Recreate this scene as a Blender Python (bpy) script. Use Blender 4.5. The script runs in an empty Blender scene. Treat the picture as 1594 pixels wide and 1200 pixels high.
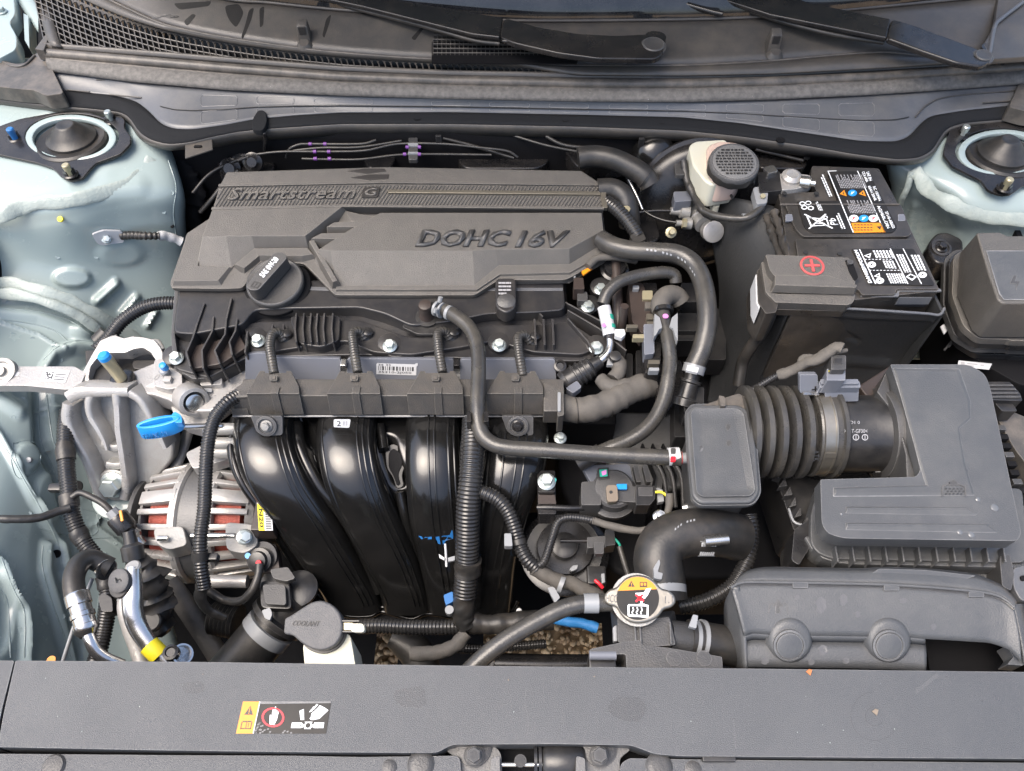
import bpy, bmesh, math, random
from mathutils import Vector, Matrix, noise
R = math.radians
random.seed(7)
SC = bpy.context.scene
COL = SC.collection

# ------------------------------------------------------------------ camera, sky, sun
F = 1204.0                      # focal length in photograph pixels
CAM = Vector((0, -0.574, 0.820))
TH = R(35)
cd = bpy.data.cameras.new("camera"); cam = bpy.data.objects.new("camera", cd); COL.objects.link(cam)
cam.location = CAM; cam.rotation_euler = (TH, 0, 0)
cd.sensor_width = 36; cd.lens = 36*F/1594; cd.clip_start = 0.01; cd.clip_end = 500
SC.camera = cam
W = bpy.data.worlds.new("World"); SC.world = W; W.use_nodes = True
nt = W.node_tree; bg = nt.nodes["Background"]
SUN_EL, SUN_AZ = R(66), R(250)       # azimuth measured from +Y (towards the windscreen) clockwise
sky = nt.nodes.new("ShaderNodeTexSky"); sky.sky_type = 'NISHITA'; sky.sun_disc = False
sky.sun_elevation = SUN_EL; sky.sun_rotation = SUN_AZ
sky.dust_density = 5.0; sky.air_density = 1.0; sky.ozone_density = 0.6; sky.altitude = 50
nt.links.new(sky.outputs[0], bg.inputs[0]); bg.inputs[1].default_value = 0.15
sd = bpy.data.lights.new("sun", 'SUN'); sun = bpy.data.objects.new("sun", sd); COL.objects.link(sun)
sd.energy = 1.4; sd.angle = R(45); sd.color = (1.0, 0.93, 0.85)
sdir = Vector((math.sin(SUN_AZ)*math.cos(SUN_EL), math.cos(SUN_AZ)*math.cos(SUN_EL), math.sin(SUN_EL)))
sun.rotation_euler = sdir.to_track_quat('Z', 'Y').to_euler(); sun.location = sdir*5
SC.view_settings.view_transform = 'Standard'; SC.view_settings.look = 'None'
SC.view_settings.exposure = 1.33; SC.view_settings.gamma = 1

# ------------------------------------------------------------------ photograph pixel -> point in the bay
def ray(px, py):
    u = (px-797)/F; v = (600-py)/F
    return Vector((u, v*math.cos(TH)+math.sin(TH), v*math.sin(TH)-math.cos(TH)))
def P(px, py, z=0.0):
    """point seen at a pixel and lying z millimetres above the reference level"""
    d = ray(px, py); return CAM + d*((z*0.001-CAM.z)/d.z)
class Pl:
    """tilted plane through three seen points; h = mm above it"""
    def __init__(s, a, b, c):
        s.a = P(*a); n = (P(*b)-s.a).cross(P(*c)-s.a).normalized()
        s.n = n if n.z > 0 else -n
    def __call__(s, px, py, h=0.0):
        d = ray(px, py); t = (s.a-CAM).dot(s.n)/d.dot(s.n); return CAM+d*t+s.n*(h*0.001)
def pts_of(seq, z=0.0, pl=None, h=0.0):
    out = []
    for q in seq:
        if isinstance(q, Vector): out.append(q)
        elif pl is not None: out.append(pl(q[0], q[1], h+(q[2] if len(q) > 2 else 0)))
        else: out.append(P(q[0], q[1], q[2] if len(q) > 2 else z))
    return out
def rnd(pts, r=6, n=3):
    """round the corners of a closed pixel outline"""
    out = []; m = len(pts)
    for i in range(m):
        a, b, c = Vector(pts[i-1][:2]), Vector(pts[i][:2]), Vector(pts[(i+1) % m][:2])
        rr = pts[i][2] if len(pts[i]) > 2 else r
        l1, l2 = (a-b).length, (c-b).length
        q = min(rr, l1*.45, l2*.45)
        if q < .5: out.append(tuple(b)); continue
        p0 = b+(a-b)/l1*q; p1 = b+(c-b)/l2*q
        for k in range(n+1):
            t = k/n; out.append(tuple(p0*(1-t)**2+b*2*t*(1-t)+p1*t*t))
    return out
def crom(pts, step=None, n=None):
    """Catmull-Rom through points (tuples of floats), resampled evenly"""
    P_ = [Vector(p) if len(p) > 3 else Vector(p) for p in pts]
    P_ = [list(p) for p in pts]; k = len(P_[0])
    ext = [[2*P_[0][j]-P_[1][j] for j in range(k)]]+P_+[[2*P_[-1][j]-P_[-2][j] for j in range(k)]]
    dense = []
    for i in range(1, len(ext)-2):
        for s in range(16):
            t = s/16; a, b, c, d = ext[i-1], ext[i], ext[i+1], ext[i+2]
            dense.append([0.5*(2*b[j]+(c[j]-a[j])*t+(2*a[j]-5*b[j]+4*c[j]-d[j])*t*t+(3*b[j]-a[j]-3*c[j]+d[j])*t**3) for j in range(k)])
    dense.append(P_[-1])
    L = [0]
    for i in range(1, len(dense)): L.append(L[-1]+math.dist(dense[i][:3], dense[i-1][:3]))
    N = n or max(2, int(L[-1]/step)+1)
    out = []; j = 0
    for i in range(N+1):
        s = L[-1]*i/N
        while j < len(L)-2 and L[j+1] < s: j += 1
        f = (s-L[j])/max(1e-9, L[j+1]-L[j]); out.append([dense[j][q]*(1-f)+dense[j+1][q]*f for q in range(k)])
    return out, L[-1]

# ------------------------------------------------------------------ objects
def link(o, parent):
    COL.objects.link(o)
    if parent is not None: o.parent = parent
    return o
def T(name, label, cat, at, group=None):
    o = bpy.data.objects.new(name, None); COL.objects.link(o); o.empty_display_size = .02
    o.location = P(*at) if not isinstance(at, Vector) else at
    o["label"] = label; o["category"] = cat
    if group: o["group"] = group
    return o
def tag(o, label, cat, group=None):
    o["label"] = label; o["category"] = cat
    if group: o["group"] = group
    return o
def mk(name, bm, m, parent=None, smooth=35, wn=False):
    bmesh.ops.remove_doubles(bm, verts=bm.verts, dist=1e-6)
    me = bpy.data.meshes.new(name)
    off = parent.matrix_basis.translation.copy() if parent is not None else None
    if parent is not None and parent.parent is not None: off = off+parent.parent.matrix_basis.translation
    if off is None:
        c = sum((v.co for v in bm.verts), Vector())/max(1, len(bm.verts)); c.z = min(v.co.z for v in bm.verts); off = c
        loc = c
    else: loc = Vector()
    for v in bm.verts: v.co -= off
    bm.to_mesh(me); bm.free()
    if smooth:
        for p in me.polygons: p.use_smooth = True
        me.set_sharp_from_angle(angle=R(smooth))
    me.materials.append(m)
    o = bpy.data.objects.new(name, me); link(o, parent); o.location = loc
    if wn:
        w = o.modifiers.new("wn", 'WEIGHTED_NORMAL'); w.keep_sharp = True
    return o
def loft(bm, rings, cap0=True, cap1=True, closed=True):
    vs = [[bm.verts.new(p) for p in r] for r in rings]; n = len(rings[0])
    for a, b in zip(vs, vs[1:]):
        for i in range(n if closed else n-1):
            j = (i+1) % n
            try: bm.faces.new((a[i], a[j], b[j], b[i]))
            except ValueError: pass
    if cap0: bm.faces.new(vs[0][::-1])
    if cap1: bm.faces.new(vs[-1])
    return vs
def fix(bm): bmesh.ops.recalc_face_normals(bm, faces=bm.faces)
def bevel(bm, mm, seg=2, ang=28):
    if mm <= 0: return
    es = [e for e in bm.edges if len(e.link_faces) == 2 and e.calc_face_angle(0) > R(ang)]
    try: bmesh.ops.bevel(bm, geom=es, offset=mm*.001, segments=seg, profile=.5, affect='EDGES', clamp_overlap=True)
    except Exception: pass
def S(name, outline, m, parent=None, z=0.0, pl=None, h=0.0, d=10.0, bot=None, bev=1.2, dz=None, seg=2, off=None):
    """slab: outline seen from above, d mm thick; bot = other outline for the lower face"""
    top = pts_of(outline, z, pl, h)
    n = pl.n if pl is not None else Vector((0, 0, 1))
    if bot is None: low = [p-n*(d*.001) for p in top]
    else: low = pts_of(bot, z-d, pl, h-d)
    bm = bmesh.new(); loft(bm, [low, top]); fix(bm); bevel(bm, bev, seg)
    return mk(name, bm, m, parent, 32, wn=True)
def frames(path):
    N = len(path); tg = []
    for i in range(N):
        a = path[max(0, i-1)]; b = path[min(N-1, i+1)]; tg.append((b-a).normalized())
    up = Vector((0, 0, 1)) if abs(tg[0].z) < .9 else Vector((0, 1, 0))
    u = (up-tg[0]*up.dot(tg[0])).normalized(); out = []
    for i in range(N):
        u = (u-tg[i]*u.dot(tg[i])).normalized(); out.append((tg[i], u, tg[i].cross(u)))
    return out
def tube_bm(bm, pts, r, seg=16, step=4.0, corr=None, wob=0.0, cap=True, flat=1.0, raw=False, closed=False):
    """pts: (px,py,z[,r]) or Vectors (raw). r mm. corr=(period,depth) makes a convoluted conduit"""
    rows = []
    for q in pts:
        if raw: v = Vector(q[:3]); rr = q[3] if len(q) > 3 else r
        else: v = P(q[0], q[1], q[2]); rr = q[3] if len(q) > 3 else r
        rows.append((v.x, v.y, v.z, rr))
    if corr:
        _, L = crom(rows, n=4); per = corr[0]*.001; nper = max(2, int(L/per)); sm, _ = crom(rows, n=nper*4)
    else: sm, L = crom(rows, step=step*.001)
    path = [Vector(s[:3]) for s in sm]; fr = frames(path); rings = []
    for i, (p, (t, u, w)) in enumerate(zip(path, fr)):
        rr = sm[i][3]
        if corr: rr -= (0, 0, corr[1], corr[1])[i % 4] if True else 0
        if wob: rr *= 1+wob*noise.noise(p*90)
        ring = []
        for k in range(seg):
            a = 2*math.pi*k/seg; q = rr*.001
            if wob: q *= 1+wob*noise.noise(p*160+Vector((math.cos(a), math.sin(a), 0))*1.3)
            ring.append(p+u*(math.cos(a)*q*flat)+w*(math.sin(a)*q))
        rings.append(ring)
    loft(bm, rings, cap, cap)
def TB(name, pts, r, m, parent=None, **k):
    bm = bmesh.new(); tube_bm(bm, pts, r, **k); fix(bm)
    return mk(name, bm, m, parent, 50 if k.get('corr') is None else 75)
def axes(ax):
    ax = ax.normalized(); ref = Vector((1, 0, 0)) if abs(ax.x) < .8 else Vector((0, 1, 0))
    u = (ref-ax*ref.dot(ax)).normalized(); return u, ax.cross(u), ax
def lathe_bm(bm, c, ax, prof, seg=32, sx=1.0, sy=1.0, lobes=None):
    u, w, a = axes(ax); rings = []
    for (hh, rr) in prof:
        ring = []
        for k in range(seg):
            t = 2*math.pi*k/seg; q = rr
            if lobes: q = rr*(1+lobes[1]*(1 if (k*lobes[0]*2//seg) % 2 else 0)*(1 if rr > lobes[2] else 0))
            ring.append(c+a*(hh*.001)+u*(math.cos(t)*q*.001*sx)+w*(math.sin(t)*q*.001*sy))
        rings.append(ring)
    loft(bm, rings, True, True)
def LA(name, c, ax, prof, m, parent=None, seg=32, sm=38, **k):
    bm = bmesh.new(); lathe_bm(bm, c if isinstance(c, Vector) else P(*c), Vector(ax), prof, seg, **k); fix(bm)
    return mk(name, bm, m, parent, sm)
def box_bm(bm, c, sx, sy, sz, M=None):
    """box sizes in mm, M = 3 axis vectors"""
    ex, ey, ez = M or (Vector((1, 0, 0)), Vector((0, 1, 0)), Vector((0, 0, 1)))
    rings = []
    for k in (-.5, .5):
        rings.append([c+ex*(i*sx*.001)+ey*(j*sy*.001)+ez*(k*sz*.001) for i, j in ((-.5, -.5), (.5, -.5), (.5, .5), (-.5, .5))])
    loft(bm, rings)
def BX(name, c, s, m, parent=None, M=None, bev=1.0):
    bm = bmesh.new(); box_bm(bm, c if isinstance(c, Vector) else P(*c), *s, M); fix(bm); bevel(bm, bev)
    return mk(name, bm, m, parent, 32, wn=True)
def ax3(x, z):
    z = Vector(z).normalized(); x = Vector(x); x = (x-z*x.dot(z)).normalized(); return (x, z.cross(x), z)
def wall_bm(bm, path, zt, zb, th, pl=None):
    """upright rib along a seen path; zt/zb top and bottom z (mm), th mm thick"""
    pt = [P(q[0], q[1], q[2] if len(q) > 2 else zt) for q in path]
    rings = []
    for i, p in enumerate(pt):
        a = pt[max(0, i-1)]; b = pt[min(len(pt)-1, i+1)]; t = (b-a); t.z = 0; t.normalize(); s = Vector((-t.y, t.x, 0))*(th*.0005)
        dz = Vector((0, 0, (p.z-zb*.001)))
        rings.append([p-s, p+s, p+s-dz, p-s-dz])
    loft(bm, rings)
def WL(name, path, zt, zb, th, m, parent=None, bev=.5):
    bm = bmesh.new(); wall_bm(bm, path, zt, zb, th); fix(bm); bevel(bm, bev, 1)
    return mk(name, bm, m, parent, 32)
def XE(name, prof, px0, px1, m, parent=None, bev=1.0):
    """bar running across the bay: prof = [(py,z)...] section, between columns px0 and px1 (taken at the first point)"""
    bm = bmesh.new(); x0 = P(px0, prof[0][0], prof[0][1]).x; x1 = P(px1, prof[0][0], prof[0][1]).x
    rg = []
    for x in (x0, x1):
        r = []
        for (py, z) in prof:
            q = P(797, py, z); q.x = x; r.append(q)
        rg.append(r)
    loft(bm, rg); fix(bm); bevel(bm, bev); return mk(name, bm, m, parent, 32, wn=True)
def strip(name, A, B, m, parent=None, n=80, th=2.0, sub=1, sm=40, bulge=None, cols=1):
    """sheet between two seen edges A,B: lists of (px,py,z); bulge = mm raised in the middle"""
    def lin(E, n):
        L = [0]
        for a, b in zip(E, E[1:]): L.append(L[-1]+abs(b[0]-a[0])+abs(b[1]-a[1])*.5)
        out = []; j = 0
        for i in range(n+1):
            s = L[-1]*i/n
            while j < len(L)-2 and L[j+1] < s: j += 1
            f = (s-L[j])/(L[j+1]-L[j]); out.append([E[j][q]*(1-f)+E[j+1][q]*f for q in range(3)])
        return out
    a, b = lin(A, n), lin(B, n); bm = bmesh.new(); rows = []
    PA = [P(*q) for q in a]; PB = [P(*q) for q in b]
    def smo(X):
        for _ in range(2): X = [X[0]]+[(X[i-1]+X[i]*2+X[i+1])/4 for i in range(1, len(X)-1)]+[X[-1]]
        return X
    PA, PB = smo(PA), smo(PB)
    for pa, pb in zip(PA, PB):
        r = []
        for k in range(cols+1):
            t = k/cols; q = pa.lerp(pb, t)
            if bulge: q = q+Vector((0, -.45, .9))*(bulge*.001*math.sin(math.pi*t))
            r.append(q)
        rows.append(r)
    vs = [[bm.verts.new(p) for p in r] for r in rows]
    for i in range(n):
        for k in range(cols): bm.faces.new((vs[i][k], vs[i+1][k], vs[i+1][k+1], vs[i][k+1]))
    fix(bm)
    o = mk(name, bm, m, parent, sm)
    if th:
        s = o.modifiers.new("thick", 'SOLIDIFY'); s.thickness = th*.001; s.offset = 0
    return o
HEX = [(math.cos(R(60*k)), math.sin(R(60*k))) for k in range(6)]
_bolt = {}
def bolt_mesh(kind, m):
    key = (kind, m.name)
    if key in _bolt: return _bolt[key]
    bm = bmesh.new(); Z = Vector((0, 0, 1)); O = Vector()
    lathe_bm(bm, O, Z, [(0, 1000), (120, 1000), (260, 800)], 20)
    hexr = [[Vector((x*.72*s, y*.72*s, zz)) for x, y in HEX] for zz, s in ((.2, 1), (.85, 1), (.95, .86))]
    loft(bm, hexr)
    if kind == 'stud': lathe_bm(bm, O, Z, [(900, 400), (2300, 400), (2450, 300)], 14)
    else: lathe_bm(bm, O, Z, [(940, 420), (960, 420), (965, 380)], 14)
    fix(bm); me = bpy.data.meshes.new("bolt"); bm.to_mesh(me); bm.free()
    for p in me.polygons: p.use_smooth = True
    me.set_sharp_from_angle(angle=R(30)); me.materials.append(m)
    _bolt[key] = me; return me
def BOLT(at, r, m, parent, n=(0, -.1, 1), kind='bolt', name='bolt', rot=None):
    c = at if isinstance(at, Vector) else P(*at)
    o = bpy.data.objects.new(name, bolt_mesh(kind, m)); COL.objects.link(o)
    off = Vector()
    if parent is not None:
        o.parent = parent; off = parent.matrix_basis.translation.copy()
        if parent.parent is not None: off += parent.parent.matrix_basis.translation
    q = Vector(n).normalized().to_track_quat('Z', 'Y')
    o.location = c-off; o.rotation_euler = (q.to_matrix() @ Matrix.Rotation(random.random()*1.05 if rot is None else rot, 3, 'Z')).to_euler()
    o.scale = (r*.001,)*3
    return o

# flat print: a frame laid on a surface, u right, v up, each 0..1
class Fr:
    def __init__(s, bl, br, tl, lift=.3):
        s.o = bl; s.ex = br-bl; s.ey = tl-bl; s.n = s.ex.cross(s.ey).normalized(); s.o = s.o+s.n*(lift*.001)
    def p(s, u, v, h=0.0): return s.o+s.ex*u+s.ey*v+s.n*(h*.001)
    def sub(s, u0, v0, u1, v1, lift=.15):
        return Fr(s.p(u0, v0), s.p(u1, v0), s.p(u0, v1), lift)
def polys_bm(bm, fr, polys, h=0.0, d=.12):
    for pg in polys:
        top = [fr.p(u, v, h+d) for u, v in pg]; low = [fr.p(u, v, h) for u, v in pg]
        loft(bm, [low, top])
def PR(name, fr, polys, m, parent, h=0.0, d=.12):
    bm = bmesh.new(); polys_bm(bm, fr, polys, h, d); fix(bm)
    return mk(name, bm, m, parent, 0)
def circ(u, v, ru, rv=None, n=20, a0=0, a1=360): 
    rv = rv or ru
    return [(u+ru*math.cos(R(a0+(a1-a0)*k/n)), v+rv*math.sin(R(a0+(a1-a0)*k/n))) for k in range(n if a1-a0 == 360 else n+1)]
def ringp(u, v, ru, rv, w, n=20, wv=None):
    wv = wv or w*rv/ru
    out = []
    for k in range(n):
        a, b = R(360*k/n), R(360*(k+1)/n)
        out.append([(u+ru*math.cos(a), v+rv*math.sin(a)), (u+ru*math.cos(b), v+rv*math.sin(b)), (u+(ru-w)*math.cos(b), v+(rv-wv)*math.sin(b)), (u+(ru-w)*math.cos(a), v+(rv-wv)*math.sin(a))])
    return out
def line(a, b, w, asp=1.0):
    dx, dy = b[0]-a[0], (b[1]-a[1])/asp; l = math.hypot(dx, dy) or 1; nx, ny = -dy/l*w/2, dx/l*w/2*asp
    return [(a[0]-nx, a[1]-ny), (b[0]-nx, b[1]-ny), (b[0]+nx, b[1]+ny), (a[0]+nx, a[1]+ny)]
def rect(u0, v0, u1, v1): return [(u0, v0), (u1, v0), (u1, v1), (u0, v1)]
def TX(name, s, fr, m, parent, h=0.0, d=.15, bold=.02, shear=0.0):
    """lettering filling a frame"""
    cu = bpy.data.curves.new("t", 'FONT'); cu.body = s; cu.offset = bold; cu.resolution_u = 2; cu.shear = shear
    o = bpy.data.objects.new("t", cu); COL.objects.link(o)
    bpy.context.view_layer.update()
    me = o.evaluated_get(bpy.context.evaluated_depsgraph_get()).to_mesh()
    bm = bmesh.new(); bm.from_mesh(me)
    bpy.data.objects.remove(o); bpy.data.curves.remove(cu)
    bmesh.ops.dissolve_limit(bm, angle_limit=.05, verts=bm.verts, edges=bm.edges)
    xs = [v.co.x for v in bm.verts]; ys = [v.co.y for v in bm.verts]
    x0, x1, y0, y1 = min(xs), max(xs), min(ys), max(ys)
    for v in bm.verts: v.co.z = 0
    r = bmesh.ops.extrude_face_region(bm, geom=bm.faces[:])
    for g in r['geom']:
        if isinstance(g, bmesh.types.BMVert): g.co.z = 1
    for v in bm.verts:
        u, w, z = (v.co.x-x0)/(x1-x0), (v.co.y-y0)/(y1-y0), v.co.z
        v.co = fr.p(u, w, h+d*z)
    fix(bm)
    return mk(name, bm, m, parent, 0)
def fine_lines(fr, rows, seed=1, fill=.9, wmin=.03, wmax=.12, thick=.5):
    """unreadable small print: word-long dashes in rows (v down)"""
    rr = random.Random(seed); out = []
    for i in range(rows):
        v0 = 1-(i+1)/rows+(1-thick)/rows/2; v1 = v0+thick/rows; u = 0; end = fill*(1 if i < rows-1 else rr.uniform(.4, .9))
        while u < end:
            w = rr.uniform(wmin, wmax); out.append(rect(u, v0, min(end, u+w), v1)); u += w+.02
    return out
def barcode(u0, v0, u1, v1, n=34, seed=3):
    rr = random.Random(seed); out = []; u = u0
    while u < u1:
        w = (u1-u0)/n*rr.choice((.5, .5, 1, 1.4)); out.append(rect(u, v0, min(u1, u+w), v1)); u += w+(u1-u0)/n*rr.choice((.5, .9, 1.2))
    return out

# ------------------------------------------------------------------ materials
def mat(name, col, rough=.5, edge=None, *, metal=0.0, bump=None, var=None, dust=None, spec=.5, coat=0.0, fleck=None, rv=.0, wet=None, sub=0.0):
    """bump=(scale,strength[,detail]) var=(scale,other colour,amount) dust=(scale,colour,amount,roughness)"""
    m = bpy.data.materials.new(name); m.use_nodes = True; N = m.node_tree.nodes; L = m.node_tree.links
    b = N["Principled BSDF"]; b.inputs["Roughness"].default_value = rough; b.inputs["Metallic"].default_value = metal
    b.inputs["Specular IOR Level"].default_value = spec; b.inputs["Coat Weight"].default_value = coat
    if sub: b.inputs["Subsurface Weight"].default_value = sub; b.inputs["Subsurface Radius"].default_value = (.02, .02, .015)
    tc = N.new("ShaderNodeTexCoord"); co = tc.outputs["Object"]
    def nz(scale, det=4, ro=.55):
        n = N.new("ShaderNodeTexNoise"); n.inputs["Scale"].default_value = scale; n.inputs["Detail"].default_value = det; n.inputs["Roughness"].default_value = ro
        L.new(co, n.inputs["Vector"]); return n.outputs["Fac"]
    def ramp(src, a, c):
        r = N.new("ShaderNodeMapRange"); r.inputs[1].default_value = a; r.inputs[2].default_value = c; L.new(src, r.inputs[0]); return r.outputs[0]
    def mix(fac, A, B):
        x = N.new("ShaderNodeMix"); x.data_type = 'RGBA'
        L.new(fac, x.inputs[0])
        for s, v in ((6, A), (7, B)):
            if isinstance(v, tuple): x.inputs[s].default_value = (*v[:3], 1)
            else: L.new(v, x.inputs[s])
        return x.outputs[2]
    def mul(fac, k):
        x = N.new("ShaderNodeMath"); x.operation = 'MULTIPLY'; L.new(fac, x.inputs[0]); x.inputs[1].default_value = k; return x.outputs[0]
    c = tuple(col); rg = None
    if var: c = mix(mul(ramp(nz(var[0], 5), .35, .65), var[2]), c, var[1])
    if dust:
        f = mul(ramp(nz(dust[0], 8, .7), .42, .72), dust[2]); c = mix(f, c, dust[1])
    if edge:  # edge highlights painted into the colour, mixed with some dusty wear
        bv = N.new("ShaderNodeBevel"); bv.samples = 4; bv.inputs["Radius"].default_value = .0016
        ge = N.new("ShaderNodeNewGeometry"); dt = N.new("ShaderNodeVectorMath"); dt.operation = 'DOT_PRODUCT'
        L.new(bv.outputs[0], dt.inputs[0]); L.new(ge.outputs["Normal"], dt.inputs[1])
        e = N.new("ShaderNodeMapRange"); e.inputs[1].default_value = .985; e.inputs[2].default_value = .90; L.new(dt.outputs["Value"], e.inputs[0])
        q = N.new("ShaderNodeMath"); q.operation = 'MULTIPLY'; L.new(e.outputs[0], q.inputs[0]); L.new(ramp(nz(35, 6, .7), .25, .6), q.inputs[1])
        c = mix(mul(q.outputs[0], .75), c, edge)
    if fleck:
        v = N.new("ShaderNodeTexVoronoi"); v.inputs["Scale"].default_value = fleck[0]; L.new(co, v.inputs["Vector"])
        c = mix(ramp(v.outputs["Distance"], fleck[2], fleck[2]*.7), c, fleck[1])
    if isinstance(c, tuple): b.inputs["Base Color"].default_value = (*c, 1)
    else: L.new(c, b.inputs["Base Color"])
    if rv:
        r = N.new("ShaderNodeMapRange"); r.inputs[1].default_value = .3; r.inputs[2].default_value = .7
        r.inputs[3].default_value = max(0, rough-rv); r.inputs[4].default_value = min(1, rough+rv)
        L.new(nz(22, 6, .65), r.inputs[0]); L.new(r.outputs[0], b.inputs["Roughness"])
    if bump:
        bn = N.new("ShaderNodeBump"); bn.inputs["Strength"].default_value = bump[1]; bn.inputs["Distance"].default_value = .001
        L.new(nz(bump[0], bump[2] if len(bump) > 2 else 3), bn.inputs["Height"]); L.new(bn.outputs[0], b.inputs["Normal"])
    return m
DUSTC = (.20, .17, .135)
M_ = {}
M = M_
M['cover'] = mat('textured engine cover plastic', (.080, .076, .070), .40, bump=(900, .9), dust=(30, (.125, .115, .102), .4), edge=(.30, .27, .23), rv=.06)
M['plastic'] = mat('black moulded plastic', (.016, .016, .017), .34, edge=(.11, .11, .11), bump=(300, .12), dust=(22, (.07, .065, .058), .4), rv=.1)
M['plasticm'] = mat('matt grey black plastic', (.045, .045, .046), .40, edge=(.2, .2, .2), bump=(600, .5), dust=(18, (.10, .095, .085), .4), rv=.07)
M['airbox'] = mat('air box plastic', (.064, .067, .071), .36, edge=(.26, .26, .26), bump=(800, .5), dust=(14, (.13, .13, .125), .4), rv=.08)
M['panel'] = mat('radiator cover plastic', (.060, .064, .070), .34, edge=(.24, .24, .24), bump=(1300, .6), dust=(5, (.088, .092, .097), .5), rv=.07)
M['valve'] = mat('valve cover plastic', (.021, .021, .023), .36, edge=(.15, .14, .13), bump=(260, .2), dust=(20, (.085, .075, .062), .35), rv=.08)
M['gloss'] = mat('glossy black manifold', (.007, .007, .007), .2, bump=(60, .05), dust=(14, (.022, .021, .02), .4), rv=.07, coat=.2)
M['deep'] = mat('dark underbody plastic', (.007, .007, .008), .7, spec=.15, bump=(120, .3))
M['metalblk'] = mat('black painted steel', (.012, .012, .013), .25, bump=(90, .05), dust=(25, (.07, .06, .05), .3), rv=.08)
M['rubber'] = mat('rubber hose', (.036, .035, .034), .30, bump=(420, .3), dust=(28, (.11, .10, .08), .45), rv=.08)
M['rubberd'] = mat('dark rubber', (.018, .018, .018), .42, bump=(300, .2), dust=(30, (.10, .085, .07), .35))
M['conduit'] = mat('convoluted conduit plastic', (.018, .018, .019), .2, dust=(40, (.08, .075, .065), .25), rv=.05)
M['tape'] = mat('cloth loom tape', (.075, .070, .064), .75, bump=(500, .5), var=(60, (.11, .10, .085), .6))
M['cowl'] = mat('cowl plastic', (.058, .055, .052), .38, bump=(520, .35), dust=(16, (.14, .12, .095), .45), rv=.08)
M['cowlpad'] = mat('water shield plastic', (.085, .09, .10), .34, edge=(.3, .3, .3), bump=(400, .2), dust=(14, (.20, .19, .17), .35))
M['cowldark'] = mat('cowl flange foam', (.012, .013, .015), .85, spec=.2, bump=(300, .4), fleck=(70, (.12, .10, .08), .03))
M['seal'] = mat('hood seal rubber', (.062, .058, .053), .42, dust=(35, (.21, .18, .15), .5), bump=(300, .2))
M['sealdusty'] = mat('dusty seal rubber', (.085, .082, .077), .7, var=(120, (.16, .15, .14), .7), bump=(350, .8), fleck=(60, (.34, .33, .31), .04))
M['glass'] = mat('windscreen glass', (.012, .013, .015), .07, bump=(9, .08), dust=(12, (.06, .06, .06), .55), spec=.7)
M['paint'] = mat('pale green body paint', (.28, .345, .342), .24, var=(5, (.305, .37, .362), .6), coat=.25, bump=(12, .05), rv=.06)
M['sealant'] = mat('seam sealant', (.28, .33, .315), .42, bump=(260, .8), var=(60, (.33, .37, .34), .7))
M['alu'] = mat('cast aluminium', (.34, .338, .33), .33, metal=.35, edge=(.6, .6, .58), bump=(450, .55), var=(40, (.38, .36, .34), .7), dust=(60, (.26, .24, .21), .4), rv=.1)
M['alud'] = mat('dull cast aluminium', (.31, .31, .30), .42, metal=.3, bump=(450, .5), var=(40, (.25, .24, .22), .7))
M['pipe'] = mat('aluminium pipe', (.55, .55, .55), .22, metal=.95, bump=(120, .2), var=(50, (.5, .49, .47), .6), rv=.1)
M['zinc'] = mat('zinc plated bolt', (.55, .60, .58), .34, metal=.75, bump=(300, .2), var=(90, (.42, .46, .44), .5))
M['steel'] = mat('bright steel', (.62, .62, .60), .25, metal=.95, rv=.08)
M['clip'] = mat('pale grey clip', (.24, .25, .26), .4, metal=.1, bump=(200, .1))
M['white'] = mat('white paper label', (.48, .49, .50), .45)
M['ink'] = mat('black ink', (.02, .02, .02), .5)
M['capgrey'] = mat('moulded cap print', (.13, .13, .13), .5)
M['inkg'] = mat('grey ink', (.30, .30, .31), .5)
M['blackfoil'] = mat('black label foil', (.012, .012, .012), .42, spec=.3, var=(30, (.035, .030, .026), .5), rv=.05)
M['whiteprint'] = mat('white print', (.75, .78, .80), .45)
M['orange'] = mat('orange label', (.66, .235, .01), .4)
M['red'] = mat('red print', (.62, .015, .03), .4)
M['redplus'] = mat('red cover marking', (.42, .07, .07), .5)
M['blue'] = mat('blue plastic', (.01, .21, .58), .32, var=(30, (.04, .36, .80), .5))
M['bluep'] = mat('blue print', (.02, .13, .36), .4)
M['bluepaint'] = mat('blue paint mark', (.03, .17, .42), .45)
M['yellow'] = mat('yellow sleeve', (.66, .56, .02), .45)
M['green'] = mat('green print', (.02, .30, .22), .4)
M['teal'] = mat('teal paint mark', (.05, .45, .42), .4)
M['pink'] = mat('pink paint mark', (.60, .22, .50), .45)
M['purple'] = mat('purple clip', (.16, .05, .24), .4)
M['copper'] = mat('copper winding', (.20, .032, .018), .3, metal=.4, bump=(600, 1.0), var=(300, (.16, .03, .02), .8))
M['stator'] = mat('stator iron', (.12, .12, .12), .5, metal=.4, bump=(500, .5))
M['milky'] = mat('milky tank plastic', (.54, .54, .46), .35, var=(12, (.56, .53, .40), .6), sub=.1, bump=(60, .05))
M['pinkish'] = mat('tank plastic with fluid behind', (.52, .40, .34), .35, sub=.1)
M['cap'] = mat('reservoir cap plastic', (.075, .075, .077), .46, bump=(900, .7), dust=(60, (.13, .125, .12), .4))
M['capring'] = mat('radiator cap metal', (.27, .25, .21), .38, metal=.85, bump=(200, .2), var=(60, (.36, .33, .29), .5), rv=.08)
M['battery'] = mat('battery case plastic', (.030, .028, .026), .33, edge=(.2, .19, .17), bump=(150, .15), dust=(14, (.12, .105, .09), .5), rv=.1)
M['jacket'] = mat('battery heat jacket', (.022, .023, .024), .55, bump=(260, .5), dust=(10, (.045, .045, .045), .4))
M['brown'] = mat('brown tinted plastic', (.040, .030, .026), .42, bump=(300, .2))
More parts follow.
